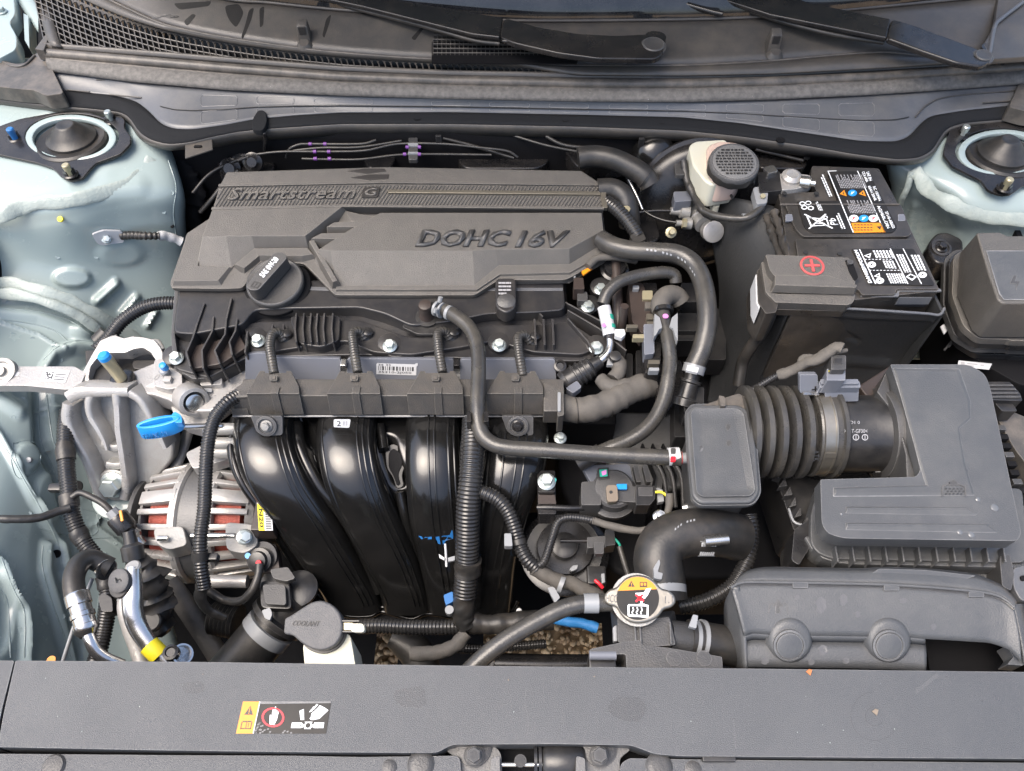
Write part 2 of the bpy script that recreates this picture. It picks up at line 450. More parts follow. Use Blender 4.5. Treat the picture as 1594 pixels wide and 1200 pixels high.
M['tan'] = mat('zinc yellow stud', (.40, .36, .24), .4, metal=.5, bump=(300, .3))
M['trim'] = mat('accent metal trim', (.24, .22, .18), .3, metal=.7)
M['letter'] = mat('dark letter plastic', (.030, .028, .027), .38)
M['gravel'] = mat('gravel bed', (.42, .30, .17), .85, bump=(60, 1.0), var=(50, (.25, .17, .09), 1.0))
M['stone'] = mat('gravel stone', (.60, .43, .24), .75, var=(18, (.24, .14, .07), .9), bump=(200, .3))

from mathutils.bvhtree import BVHTree
def on(objs):
    """surface finder: seen pixel -> point on the given objects, lifted by mm"""
    vs, fs = [], []
    for o in (objs if isinstance(objs, (list, tuple)) else [objs]):
        off = o.location.copy(); p = o.parent
        while p is not None: off += p.location; p = p.parent
        b = len(vs); vs += [v.co+off for v in o.data.vertices]; fs += [[b+i for i in f.vertices] for f in o.data.polygons]
    t = BVHTree.FromPolygons(vs, fs)
    def f(px, py, lift=.3):
        h = t.ray_cast(CAM, ray(px, py).normalized())
        if h[0] is None: return P(px, py, 0)
        n = h[1] if h[1].dot(CAM-h[0]) > 0 else -h[1]
        return h[0]+n*(lift*.001)
    return f
def DEC(name, surf, polys, m, parent, lift=1.0, d=.25):
    """thin mark following a surface"""
    bm = bmesh.new()
    for pg in polys: loft(bm, [[surf(x, y, lift-d) for x, y in pg], [surf(x, y, lift) for x, y in pg]])
    fix(bm); return mk(name, bm, m, parent, 0)

def SEAM(surf, path, m, parent, r=.9, lift=.2, name='pressed_edge'):
    sm, _ = crom([(a, b, 0) for a, b in path], n=max(6, len(path)*6)); bm = bmesh.new()
    tube_bm(bm, [tuple(surf(x, y, lift)) for x, y, _ in sm], r, seg=6, step=6, raw=True); fix(bm); return mk(name, bm, m, parent, 60)
# ================================================================== ground and the shell of the bay
bm = bmesh.new(); bmesh.ops.create_grid(bm, x_segments=8, y_segments=8, size=40)
for v in bm.verts: v.co.z = -.80
g = mk('ground', bm, M['gravel'], None, 0); g["kind"] = "structure"
bm = bmesh.new(); rr = random.Random(4)
base = bmesh.new(); bmesh.ops.create_icosphere(base, subdivisions=1, radius=1)
for v in base.verts: v.co *= 1+.22*noise.noise(v.co*1.3)
bv = [v.co.copy() for v in base.verts]; bf = [[v.index for v in f.verts] for f in base.faces]; base.free()
verts, faces = [], []
for i in range(6000):
    x = rr.uniform(-.42, .42); y = rr.uniform(-.52, .02); s = rr.uniform(.003, .0068)
    Mx = Matrix.Translation((x, y, -.795+rr.uniform(0, .012))) @ (Matrix.Rotation(rr.uniform(0, 6.3), 4, 'Z') @ Matrix.Rotation(rr.uniform(-.6, .6), 4, 'X')) @ Matrix.Diagonal((s*1.35, s, s*.7, 1))
    o = len(verts); verts += [Mx @ v for v in bv]; faces += [[o+k for k in f] for f in bf]
me = bpy.data.meshes.new('gravel'); me.from_pydata(verts, [], faces); me.materials.append(M['stone'])
for p in me.polygons: p.use_smooth = True
gs = bpy.data.objects.new('gravel_stones', me); COL.objects.link(gs); gs["kind"] = "stuff"

# dark closing structure of the car round the bay
def struct(o): o["kind"] = "structure"; return o
def quadbox(name, pts, m, th=8):
    bm = bmesh.new(); v = [bm.verts.new(p) for p in pts]; bm.faces.new(v); fix(bm)
    r = bmesh.ops.solidify(bm, geom=bm.faces[:], thickness=th*.001); fix(bm)
    return mk(name, bm, m, None, 0)
V = Vector
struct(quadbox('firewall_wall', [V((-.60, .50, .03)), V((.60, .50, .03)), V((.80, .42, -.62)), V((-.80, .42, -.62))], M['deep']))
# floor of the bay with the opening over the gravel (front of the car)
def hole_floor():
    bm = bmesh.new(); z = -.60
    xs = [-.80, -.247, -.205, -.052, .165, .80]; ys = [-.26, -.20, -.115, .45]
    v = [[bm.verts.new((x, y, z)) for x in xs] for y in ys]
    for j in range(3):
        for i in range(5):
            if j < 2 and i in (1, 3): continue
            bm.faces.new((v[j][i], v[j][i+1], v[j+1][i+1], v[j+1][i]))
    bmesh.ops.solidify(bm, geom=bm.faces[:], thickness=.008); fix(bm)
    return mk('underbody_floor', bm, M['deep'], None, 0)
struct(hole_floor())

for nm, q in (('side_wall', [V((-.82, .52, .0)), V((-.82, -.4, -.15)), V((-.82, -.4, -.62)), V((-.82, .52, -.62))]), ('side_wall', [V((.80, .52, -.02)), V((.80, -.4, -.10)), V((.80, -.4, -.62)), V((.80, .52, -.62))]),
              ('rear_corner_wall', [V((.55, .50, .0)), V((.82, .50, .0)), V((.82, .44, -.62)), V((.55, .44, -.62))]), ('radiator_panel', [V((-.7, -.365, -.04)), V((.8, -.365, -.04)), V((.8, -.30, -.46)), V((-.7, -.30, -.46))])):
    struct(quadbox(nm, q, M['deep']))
# the raised hood above and behind the view: it shades the bay as the real one does
def hp_(x, s, o=0): return V((x, .86-s*math.cos(R(60))-o*.866, .20+s*math.sin(R(60))-o*.5))
bm = bmesh.new(); loft(bm, [[hp_(x, s, o) for x, s in ((-.72, 0), (.72, 0), (.74, .5), (.66, 1.0), (0, 1.08), (-.66, 1.0), (-.74, .5))] for o in (0, .03)]); fix(bm); bevel(bm, 8, 2)
struct(mk('hood_panel', bm, M['paint'], None, 40))
bm = bmesh.new(); loft(bm, [[hp_(x, s, o) for x, s in ((-.58, .12), (.58, .12), (.60, .5), (.52, .88), (-.52, .88), (-.60, .5))] for o in (.032, .045)]); fix(bm)
struct(mk('hood_lining_panel', bm, M['tape'], None, 40))
# ------------------------------------------------------------------ sheet metal patches
def cr1(p, t):
    n = len(p); i = min(int(t), n-2); f = t-i
    a = p[i-1] if i > 0 else [2*x-y for x, y in zip(p[0], p[1])]
    d = p[i+2] if i+2 < n else [2*x-y for x, y in zip(p[-1], p[-2])]
    b, c = p[i], p[i+1]
    return [.5*(2*b[j]+(c[j]-a[j])*f+(2*a[j]-5*b[j]+4*c[j]-d[j])*f*f+(3*b[j]-a[j]-3*c[j]+d[j])*f**3) for j in range(len(b))]
def seg_d(px, py, path):
    best = 1e9
    for (x0, y0), (x1, y1) in zip(path, path[1:]):
        dx, dy = x1-x0, y1-y0; t = max(0, min(1, ((px-x0)*dx+(py-y0)*dy)/(dx*dx+dy*dy+1e-9)))
        best = min(best, math.hypot(px-x0-dx*t, py-y0-dy*t))
    return best
def sst(x): x = max(0, min(1, x)); return x*x*(3-2*x)
def patch(name, grid, m, parent, feats, nu=230, nv=280, holes=()):
    rows = []; info = []
    for j in range(nv+1):
        r = []; ri = []
        colp = [cr1([g_[k] for g_ in grid], j/nv*(len(grid)-1)) for k in range(len(grid[0]))]
        for i in range(nu+1):
            q = cr1(colp, i/nu*(len(colp)-1)); h = 0
            for f in feats:
                if f[0] == 'ridge':   # path,width,height : round topped bead
                    d = seg_d(q[0], q[1], f[1]); h += f[3]*(1-sst(d/f[2]))
                elif f[0] == 'pad':   # centre, rx, ry, height, soft
                    d = math.hypot((q[0]-f[1])/f[3], (q[1]-f[2])/f[4]); h += f[5]*(1-sst((d-1+f[6])/f[6]))
                elif f[0] == 'ring':  # centre r width height
                    d = abs(math.hypot(q[0]-f[1], (q[1]-f[2])*1.15)-f[3]); h += f[5]*(1-sst(d/f[4]))
                elif f[0] == 'step':  # path: points above/right of line raised
                    d = seg_d(q[0], q[1], f[1]); a, b = f[1][0], f[1][-1]
                    s = 1 if ((b[0]-a[0])*(q[1]-a[1])-(b[1]-a[1])*(q[0]-a[0])) > 0 else -1
                    h += f[3]*(.5+.5*s*sst(d/f[2]))
            r.append(P(q[0], q[1], q[2])); ri.append(h)
        rows.append(r); info.append(ri)
    nr = []
    for j in range(nv+1):
        for i in range(nu+1):
            a = rows[j][min(nu, i+1)]-rows[j][max(0, i-1)]; b = rows[min(nv, j+1)][i]-rows[max(0, j-1)][i]
            n = a.cross(b).normalized(); n = n if n.dot(CAM-rows[j][i]) > 0 else -n; nr.append(n)
    bm = bmesh.new(); vs = []
    for j in range(nv+1):
        vs.append([bm.verts.new(rows[j][i]+nr[j*(nu+1)+i]*(info[j][i]*.001)) for i in range(nu+1)])
    for j in range(nv):
        for i in range(nu): bm.faces.new((vs[j][i], vs[j][i+1], vs[j+1][i+1], vs[j+1][i]))
    fix(bm); o = mk(name, bm, m, parent, 60)
    s = o.modifiers.new("thick", 'SOLIDIFY'); s.thickness = .0015; s.offset = -1
    return o
lw = T('inner_wing', 'pale green painted inner wing panel with raised beads beside the silver engine mount', 'body panel', (60, 700, -260))
def RW(y, zs, x1, z1): return [(-120, y, zs[0]), (-30, y, zs[1]), (40, y, zs[2]), (110, y, zs[3]), (180, y, zs[4]), (x1, y, z1), (x1+6, y+2, z1-60), (x1+9, y+4, z1-130)]
LG = [RW(90, (25, 25, 25, 25, 25), 235, 20), RW(170, (20, 22, 22, 22, 20), 240, 10), RW(240, (15, 15, 15, 15, 12), 262, -10),
      RW(300, (0, 5, 8, 5, -8), 278, -40), RW(345, (-30, -25, -20, -25, -50), 280, -90), RW(420, (-85, -90, -95, -110, -135), 285, -180),
      RW(500, (-105, -115, -135, -160, -200), 292, -260), RW(575, (-110, -120, -150, -185, -240), 296, -310),
      RW(680, (-115, -130, -165, -230, -280), 240, -330), RW(800, (-120, -140, -190, -265, -310), 235, -360),
      RW(920, (-120, -150, -210, -290, -335), 250, -380), RW(1080, (-125, -160, -230, -320, -350), 290, -400)]
LF = [('pad', 118, 213, 92, 48, -3, .15), ('ridge', [(-60, 345), (20, 330), (90, 318), (160, 300), (215, 290)], 26, 2.5),
      ('pad', 112, 432, 34, 18, 5, .3), ('ridge', [(150, 468), (180, 440)], 10, 8), ('ridge', [(190, 487), (212, 462)], 9, 7), ('ridge', [(228, 508), (242, 484)], 7, 6),
      ('pad', 188, 395, 46, 24, 2.5, .5), ('ridge', [(-80, 480), (0, 487), (60, 492), (105, 508), (140, 530)], 16, 5),
      ('pad', 128, 515, 24, 20, 6, .7), ('ridge', [(70, 575), (85, 552), (115, 540), (150, 545)], 14, 8),
      ('ridge', [(62, 600), (66, 640), (70, 690), (90, 730), (102, 790)], 22, -9), ('pad', 40, 712, 24, 26, 5, .35),
      ('ridge', [(-30, 640), (0, 680), (25, 730), (60, 800), (90, 850), (100, 900)], 9, 6),
      ('ridge', [(-60, 600), (-10, 612), (30, 640)], 18, 5),
      ('ridge', [(70, 850), (68, 890), (85, 950), (100, 1000), (112, 1040)], 12, 7),
      ('ridge', [(-30, 850), (0, 880), (14, 920), (34, 950), (38, 990), (34, 1040)], 10, 8),
      ('pad', -6, 960, 30, 62, -14, .3), ('pad', 75, 775, 26, 46, 4, .25), ('ring', 130, 800, 26, 4, 4), ('ridge', [(0, 500), (60, 520), (100, 545)], 3, 3), ('ridge', [(150, 820), (190, 850), (235, 862)], 5, 3), ('ridge', [(178, 700), (215, 760)], 6, 3), ('ridge', [(165, 870), (160, 940)], 5, 4), ('ridge', [(60, 640), (105, 630)], 3, 3), ('ridge', [(80, 700), (110, 690)], 3, 3), ('pad', 150, 590, 30, 22, 4, .2), ('pad', 95, 865, 18, 30, 3, .5)]
LF = [tuple(f[:-1])+(f[-1]*1.7,) if f[0] == 'ridge' else f[:5]+(f[5]*1.7,)+f[6:] for f in LF]
patch('wing_sheet', LG, M['paint'], lw, LF)
random.seed(11)
def bead(name, path, w, parent, m='sealant'):
    pts = []
    sm, L = crom([(a, b, c, 1) for a, b, c in path], n=90)
    bm = bmesh.new(); rows = []
    pw = [P(*q[:3]) for q in sm]; fr = frames(pw)
    for i, (p, (t, u, v)) in enumerate(zip(pw, fr)):
        n = (CAM-p).normalized(); s = t.cross(n).normalized()
        ww = w*.001*(1+.3*noise.noise(p*40)+.03*math.sin(i*2.2)); off = s*(.003*noise.noise(p*25+Vector((5, 0, 0))))
        hh = .0026*(1+.22*math.sin(i*2.9)+.4*noise.noise(p*70))
        rows.append([p+off+s*(ww*math.cos(R(a)))+n*(hh*math.sin(R(a))-.001) for a in (0, 25, 55, 90, 125, 155, 180, 270)])
    loft(bm, rows); fix(bm); return mk(name, bm, M[m], parent, 60)
LS = on(lw.children[0])
for pth in ([(-20, 478), (20, 481), (70, 487), (110, 500), (140, 520)], [(-20, 497), (30, 500), (80, 512), (104, 530)], [(58, 612), (60, 650), (64, 690), (82, 728), (96, 770), (100, 800)], [(72, 612), (78, 660), (84, 690), (100, 720)],
            [(-10, 672), (18, 712), (40, 752), (62, 790), (88, 840), (96, 880)], [(20, 700), (30, 728), (56, 772)], [(66, 850), (66, 885), (80, 935), (98, 985), (110, 1024)], [(2, 868), (20, 915), (38, 955), (38, 1024)], [(0, 916), (12, 940), (16, 1024)],
            [(62, 822), (100, 832), (140, 838), (190, 836), (232, 842)], [(120, 790), (150, 800), (150, 830), (118, 836)], [(68, 560), (90, 540), (122, 530), (160, 534)], [(165, 860), (158, 900), (150, 960)], [(180, 700), (205, 730), (225, 770)],
            [(150, 600), (160, 640), (150, 680)], [(262, 250), (274, 290), (270, 330), (276, 380)], [(20, 690), (44, 686), (62, 700), (58, 730), (30, 745), (18, 720), (20, 690)]):
    SEAM(LS, pth, M['paint'], lw)
for x, y in [(20, 520), (50, 527), (84, 540), (36, 620), (20, 650), (110, 700), (118, 840), (180, 845), (210, 850), (46, 800), (76, 858), (98, 960), (30, 980), (150, 400), (90, 400), (255, 330), (268, 300), (12, 470), (120, 610), (95, 560)]:
    LA('spot_weld', LS(x, y, -.2), (CAM-LS(x, y)), [(0, 3.4), (.5, 3.2), (.6, 2.4), (.2, 2.0)], M['paint'], lw, 14)
bead('sealant_bead', [(-60, 342, -6), (0, 338, 3), (30, 322, 6), (60, 318, 6), (110, 312, 6), (160, 300, 0), (200, 288, -6), (228, 268, -8), (238, 246, 0)], 11, lw)
bead('sealant_bead', [(-50, 436, -84), (20, 442, -90), (60, 452, -95), (105, 468, -116), (150, 492, -150), (190, 512, -190), (220, 535, -225)], 10, lw)
bead('sealant_bead', [(-50, 452, -88), (20, 459, -95), (60, 466, -100), (105, 484, -122), (150, 510, -160), (180, 528, -200)], 8, lw)
def hole(px, py, z, r, parent, tilt=(0, -.5, 1)): LA('hole', (px, py, z), tilt, [(-1, r), (1.6, r), (1.7, r*.7)], M['deep'], parent, 16)
for a in [(128, 514, -168, 5), (33, 712, -163, 5), (179, 396, -120, 4), (88, 862, -250, 6), (262, 322, -70, 3), (268, 352, -90, 3), (120, 757, -240, 9)]: hole(*a, lw)
LA('plug', (46, 716, -168), (0, -.5, 1), [(-1, 4.5), (3, 4.2), (4, 2)], M['clip'], lw, 14)
LA('yellow_dot', (94, 341, -15), (0, -.7, 1), [(-2, 4.5), (1.5, 4.5), (1.8, 3)], M['yellow'], lw, 14)

rw = T('inner_wing', 'pale green painted inner wing panel with wavy sealant behind the fuse box lid', 'body panel', (1480, 330, -60))
def RR(y, x0, zz): return [(x0-14, y+4, zz[0]-110), (x0-8, y+2, zz[0]-50), (x0, y, zz[0]), (x0+60, y, zz[1]), (1500, y, zz[2]), (1570, y, zz[3]), (1660, y, zz[3]), (1740, y, zz[3])]
RG = [RR(120, 1400, (20, 22, 25, 25)), RR(180, 1398, (15, 20, 22, 22)), RR(245, 1386, (-6, 10, 16, 16)), RR(290, 1394, (-50, -8, 6, 8)),
      RR(330, 1396, (-100, -60, -22, -12)), RR(380, 1400, (-150, -120, -80, -60)), RR(460, 1410, (-220, -190, -150, -120)), RR(560, 1420, (-280, -260, -230, -200))]
RF = [('pad', 1555, 238, 92, 50, -3, .15), ('ridge', [(1400, 270), (1440, 310), (1500, 338), (1580, 352), (1700, 355)], 24, 2.5),
      ('ridge', [(1415, 360), (1425, 320)], 12, 5), ('pad', 1470, 372, 36, 20, 4, .6)]
patch('wing_sheet', RG, M['paint'], rw, RF, 150, 130)
bead('sealant_bead', [(1424, 262, 6), (1432, 275, 2), (1445, 296, -2), (1470, 312, 4), (1500, 328, 0), (1540, 337, -6), (1580, 342, -8), (1680, 345, -10)], 10, rw)
bead('sealant_bead', [(1420, 268, 3), (1412, 290, -20), (1404, 312, -50), (1400, 335, -95)], 5, rw)
# painted hinge metal in the far left corner and its shade
hg = T('hinge_bracket', 'pale green painted hood hinge metal in the corner beside the cowl end', 'bracket', (10, 60, 60))
S('hinge_plate', rnd([(-60, -40), (18, -40), (24, 22), (14, 34), (26, 55), (26, 76), (-4, 92), (-60, 96)], 8), M['paint'], hg, z=70, d=30, bev=3)
BOLT((3, 18, 72), 9, M['paint'], hg)
TB('hinge_arm', [(18, -30, 60), (45, 8, 50), (74, 50, 40)], 14, M['paint'], hg, flat=.5)
S('hinge_flange', [(36, 20), (44, 24), (46, 76), (38, 62)], M['paint'], hg, z=55, d=30, bev=1)
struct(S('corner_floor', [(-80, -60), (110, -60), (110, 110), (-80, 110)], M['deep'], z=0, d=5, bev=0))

# ------------------------------------------------------------------ strut tops
def angres(poly, c, n):
    out = []; k = len(poly)
    for i in range(n):
        a = 2*math.pi*i/n; dx, dy = math.cos(a), math.sin(a)*.6; best = None
        for j in range(k):
            (x0, y0), (x1, y1) = poly[j], poly[(j+1) % k]; ex, ey = x1-x0, y1-y0; den = dx*ey-dy*ex
            if abs(den) < 1e-9: continue
            t = ((x0-c[0])*ey-(y0-c[1])*ex)/den; s = ((x0-c[0])*dy-(y0-c[1])*dx)/den
            if t > 0 and -1e-6 <= s <= 1+1e-6 and (best is None or t > best): best = t
        out.append((c[0]+dx*best, c[1]+dy*best))
    return out
def ANN(name, outer, inner, c, m, parent, z=0, pl=None, h=0, d=4, n=72, bev=1.0, draft=0):
    o, i_ = angres(outer, c, n), angres(inner, c, n)
    to, ti = pts_of(o, z, pl, h), pts_of(i_, z, pl, h)
    nn = pl.n if pl is not None else Vector((0, 0, 1)); dn = nn*(-d*.001)
    bo = [p+dn for p in to]; bi = [p+dn for p in ti]
    bm = bmesh.new(); R_ = [[bm.verts.new(p) for p in r] for r in (to, ti, bi, bo)]
    for a in range(4):
        A, B = R_[a], R_[(a+1) % 4]
        for k in range(n): bm.faces.new((A[k], A[(k+1) % n], B[(k+1) % n], B[k]))
    fix(bm); bevel(bm, bev, 2, 50); return mk(name, bm, m, parent, 35, wn=True)
def strut(cx, cy, sgn, studs, outer, label):
    t = T('strut_mount', label, 'strut mount', (cx, cy, 10), 'suspension strut tops')
    inner = circ(cx+sgn*2, cy-1, 73, 36, 40)
    pl = Pl((cx-80, cy, 20), (cx+80, cy, 20), (cx, cy+50, 14))
    ANN('mounting_ring', outer, inner, (cx, cy), M['metalblk'], t, pl=pl, h=5, d=5, bev=1.5)
    ANN('tower_lip', circ(cx, cy, 71, 36, 40), circ(cx, cy+1, 59, 30, 40), (cx, cy), M['paint'], t, pl=pl, h=5, d=9, bev=3)
    c = P(cx, cy+3, 17); ax = Vector((0, .04, 1))
    LA('strut_bearing', c, ax, [(-14, 58), (2, 56), (5, 52), (2, 44), (2, 10)], M['rubberd'], t, 44)
    LA('dust_cap', c+Vector((0, .003, 0)), ax, [(2, 39), (6, 39), (8, 36), (10, 32), (16, 27), (24, 19), (27, 16), (29, 14), (29.5, 12), (28, 7)], M['rubberd'], t, 44)
    for (x, y, mm) in studs: BOLT((x, y, 22), 12, M['metalblk'], t, n=(0, .05, 1), name='nut')
    for (x, y, mm) in studs: LA('stud', P(x, y, 24), (0, .05, 1), [(0, 5.4), (12, 5.4), (13, 5.9), (18, 5.9), (19.5, 4.5)], M[mm], t, 16)
    return t
strut(112, 217, 1, [(174, 189, 'zinc'), (24, 216, 'bluep'), (110, 272, 'tan')],
      [(-30, 212), (0, 200), (34, 188), (90, 178), (140, 178), (164, 186), (188, 182), (197, 190), (195, 202), (206, 216), (205, 228), (190, 243), (152, 257), (141, 268), (132, 280), (114, 285), (98, 280), (86, 266), (60, 257), (0, 244), (-30, 238)],
      'black strut mounting ring with a blue tipped stud around a rubber dust cap')
strut(1560, 240, -1, [(1497, 212, 'zinc'), (1563, 294, 'tan'), (1650, 236, 'tan')],
      [(1620, 180), (1560, 191), (1530, 197), (1512, 200), (1500, 196), (1478, 202), (1474, 214), (1468, 232), (1466, 244), (1480, 262), (1524, 284), (1536, 300), (1556, 307), (1572, 306), (1590, 292), (1620, 288), (1660, 270), (1680, 240), (1660, 200)],
      'black strut mounting ring around a rubber dust cap, above the fuse box lid')

# ------------------------------------------------------------------ cowl, water shield, seal
cw = T('windscreen_cowl', 'dark grey plastic cowl panel with slotted air grille below the windscreen', 'cowl', (600, 100, 70))
E1 = [(66, 76, 76), (200, 86, 76), (350, 98, 76), (530, 112, 76), (700, 119, 76), (900, 123, 76), (1060, 124, 76), (1200, 121, 76), (1350, 113, 76), (1500, 104, 76), (1640, 94, 76)]
E2 = [(72, 92, 68), (200, 104, 68), (350, 117, 68), (530, 130, 68), (700, 135, 68), (900, 139, 68), (1060, 140, 68), (1200, 136, 68), (1350, 129, 68), (1500, 119, 68), (1640, 108, 68)]
E3 = [(78, 110, 55), (200, 126, 55), (350, 139, 55), (530, 148, 55), (700, 153, 55), (900, 157, 55), (1060, 158, 55), (1200, 154, 55), (1350, 147, 55), (1500, 137, 55), (1640, 126, 55)]
E4 = [(98, 142, 42), (180, 150, 38), (215, 160, 36), (236, 178, 35), (250, 194, 35), (270, 202, 35), (300, 203, 35), (350, 196, 35), (397, 187, 35), (460, 181, 35), (530, 177, 35), (700, 176, 35), (900, 180, 35), (1060, 184, 35), (1150, 193, 35), (1250, 208, 35), (1340, 221, 35), (1395, 222, 35), (1416, 214, 35), (1430, 196, 36), (1446, 182, 38), (1500, 173, 42), (1640, 158, 46)]
E5 = [(-40, 150, 34), (60, 162, 34), (150, 170, 34), (192, 175, 34), (206, 186, 34), (215, 205, 33), (235, 218, 33), (262, 225, 33), (292, 222, 33), (330, 213, 33), (370, 205, 33), (410, 201, 33), (530, 193, 33), (700, 193, 33), (900, 197, 33), (1060, 203, 33), (1150, 212, 33), (1250, 226, 33), (1330, 240, 33), (1395, 248, 33), (1430, 246, 33), (1452, 234, 33), (1460, 218, 33), (1472, 200, 33), (1500, 191, 34), (1560, 186, 34), (1660, 180, 34)]
E6 = [(x, y+(16 if 300 < x < 1300 else 9), 10 if 300 < x < 1300 else 20) for x, y, z in E5]
strip('upper_edge', [(x, y-10, 84) for x, y, z in E1], E1, M['cowl'], cw, th=2, cols=3, bulge=1)
ws = T('water_shield', 'grey plastic water shield with moulded square pads under the hood seal', 'cowl panel', (600, 165, 40))
strip('shield_face', E3, E4, M['cowlpad'], ws, n=220, th=3, cols=8, bulge=-2)
strip('flange', [(x, y, z+.5) for x, y, z in ([(-60, 120, 40)]+E4[0:1]+E4[1:-1]+E4[-1:])], E5, M['cowldark'], ws, n=240, th=4, cols=4, bulge=1)
strip('flange_lip', E5, E6, M['cowl'], ws, n=240, th=3, cols=2, bulge=1)
# moulded pads on the shield
SF_ = on([o for o in ws.children if o.name.startswith('shield_face')])
def pix(p):
    d = p-CAM; f = d.y*math.sin(TH)-d.z*math.cos(TH); u = d.y*math.cos(TH)+d.z*math.sin(TH); return (797+F*d.x/f, 600-F*u/f)
def e_at(E, x):
    for a, b in zip(E, E[1:]):
        if a[0] <= x <= b[0]:
            f = (x-a[0])/(b[0]-a[0]+1e-9); return [a[q]*(1-f)+b[q]*f for q in range(3)]
    return list(E[-1])
def spad(x0, x1, t0, t1, lift=2.2):
    pp = []
    for (x, t) in [(x0+3, t0), (x1-3, t0), (x1, t0+.05), (x1, t1-.05), (x1-3, t1), (x0+3, t1), (x0, t1-.05), (x0, t0+.05), (x0+3, t0)]:
        a, b = P(*e_at(E3, x)), P(*e_at(E4, x)); pp.append(SF_(*pix(a.lerp(b, t)), 1.7))
    bm = bmesh.new()
    for p, q in zip(pp, pp[1:]): tube_bm(bm, [tuple(p), tuple(q)], .55, seg=5, step=30, raw=True)
    fix(bm); mk('pad_outline', bm, M['cowlpad'], ws, 60)
for x0, x1 in [(313, 370), (400, 458), (490, 580), (672, 732), (762, 824), (855, 916), (948, 1008), (1038, 1098), (1130, 1188), (1218, 1275), (1305, 1360)]:
    spad(x0, x1, .2, .48); spad(x0, x1, .6, .82 if 500 < x0 < 1150 else .90)
ln = [(286, .54), (1385, .54)]
bmr = bmesh.new(); pp = []
for x in range(250, 1416, 12):
    a, b = P(*e_at(E3, x)), P(*e_at(E4, x)); pp.append(tuple(a.lerp(b, .54)+Vector((0, -.0018, .0004))))
tube_bm(bmr, pp, .9, seg=6, step=8, raw=True); fix(bmr); mk('seam', bmr, M['ink'], ws, 60)
for s_, pts in enumerate([[(150, 124, 50), (200, 127, 49), (240, 132, 48)], [(105, 140, 42), (140, 143, 42)], [(170, 147, 42), (220, 152, 41)],
                          [(1594, 140, 50), (1480, 150, 48), (1445, 162, 45), (1425, 182, 41)], [(1530, 160, 46), (1590, 156, 46)]]):
    TB('fold', [(a, b, c+3) for a, b, c in pts], 1.2, M['cowl'], ws, seg=8)
for x, y in [(650, 184), (765, 182), (880, 186), (1030, 190), (1245, 212), (1215, 218)]:
    LA('drain_hole', (x, y, 36), (0, 0, 1), [(-1, 7), (.8, 7), (1, 5), (.4, 4)], M['deep'], ws, 16)
S('cable_flap', rnd([(392, 186), (402, 170), (414, 172), (416, 188), (410, 203), (392, 202)], 6), M['cowldark'], ws, z=44, d=10, bev=2)
S('tab', [(288, 222), (330, 216), (331, 232), (288, 246)], M['cowl'], ws, z=30, d=3)
BX('slot', (308, 228, 31), (12, 5, 3), M['deep'], ws)
for x, y in [(683, 218), (998, 222), (1258, 240)]: BX('hook', (x, y, 12), (9, 5, 18), M['plastic'], ws)
TB('strap', [(405, 196, 34), (410, 206, 36), (413, 216, 20), (412, 232, -10)], 4, M['metalblk'], ws)

hs = T('hood_seal', 'long round rubber hood seal running across the cowl edge', 'seal', (700, 125, 70))
def edge_tube(name, f, r, m, parent, flat=1, x0=72, x1=1640, **k):
    pts = [];  x = x0
    while x < x1:
        a, b = P(*e_at(E1, x)), P(*e_at(E2, x)); q = a.lerp(b, f); pts.append(tuple(q)); x += 25
    bm = bmesh.new(); tube_bm(bm, pts, r, seg=14, step=8, raw=True, **k); fix(bm); return mk(name, bm, m, parent, 60)
edge_tube('bulb', .45, 8.5, M['seal'], hs)
edge_tube('bulb_foot', .98, 3.5, M['seal'], hs, x0=80)
strip('dusty_skirt', [(x, y-2, z+1) for x, y, z in E2], [(x, y+1, z+3) for x, y, z in E3], M['sealdusty'], hs, n=160, th=4, cols=5, bulge=4)

# grille: rows of slots, made as a lattice over a dark box
G1 = [(72, -28), (110, -8), (160, 14), (200, 30), (250, 46), (300, 57), (360, 68), (420, 77), (480, 84), (540, 90), (620, 95), (700, 99), (800, 104), (898, 108)]
def g_at(E, x):
    for a, b in zip(E, E[1:]):
        if a[0] <= x <= b[0]: f = (x-a[0])/(b[0]-a[0]); return a[1]*(1-f)+b[1]*f
    return E[-1][1] if x > E[-1][0] else E[0][1]
def gp(x, y, lift=0):
    yb = g_at([(a, b) for a, b, c in E1], x)-6; yt = yb-60
    return P(x, y, 80+max(0, (yb-y))*.28+lift)
bm = bmesh.new(); x = 70; i = 0
def barline(a, b, w=1.6, d=9):
    pa, pb = a, b; t = (pb-pa).normalized(); s = t.cross(Vector((0, -.6, .8))).normalized()*(w*.0005); dn = Vector((0, .3, -.95))*(d*.001)
    loft(bm, [[pa-s, pa+s, pa+s+dn, pa-s+dn], [pb-s, pb+s, pb+s+dn, pb-s+dn]])
xs = []
while x < 900: xs.append(x); x += 9.75 if x > 250 else 8.6
bot = lambda x: g_at([(a, b) for a, b, c in E1], x)-5
for x in xs:
    yt, yb = g_at(G1, x-22*(1 if x < 260 else .3)), bot(x)
    if yt < yb-3: barline(gp(x-(yb-yt)*.22, yt), gp(x, yb))
for k in range(1, 11):
    seg = []
    for x in xs:
        y = g_at(G1, x)+k*9.2+2
        if y < bot(x)-2: seg.append((x-(bot(x)-y)*.22, y))
        elif len(seg) > 1: break
    for a, b in zip(seg, seg[1:]): barline(gp(*a), gp(*b), 1.3)
fix(bm); mk('grille_lattice', bm, M['cowl'], cw, 0)
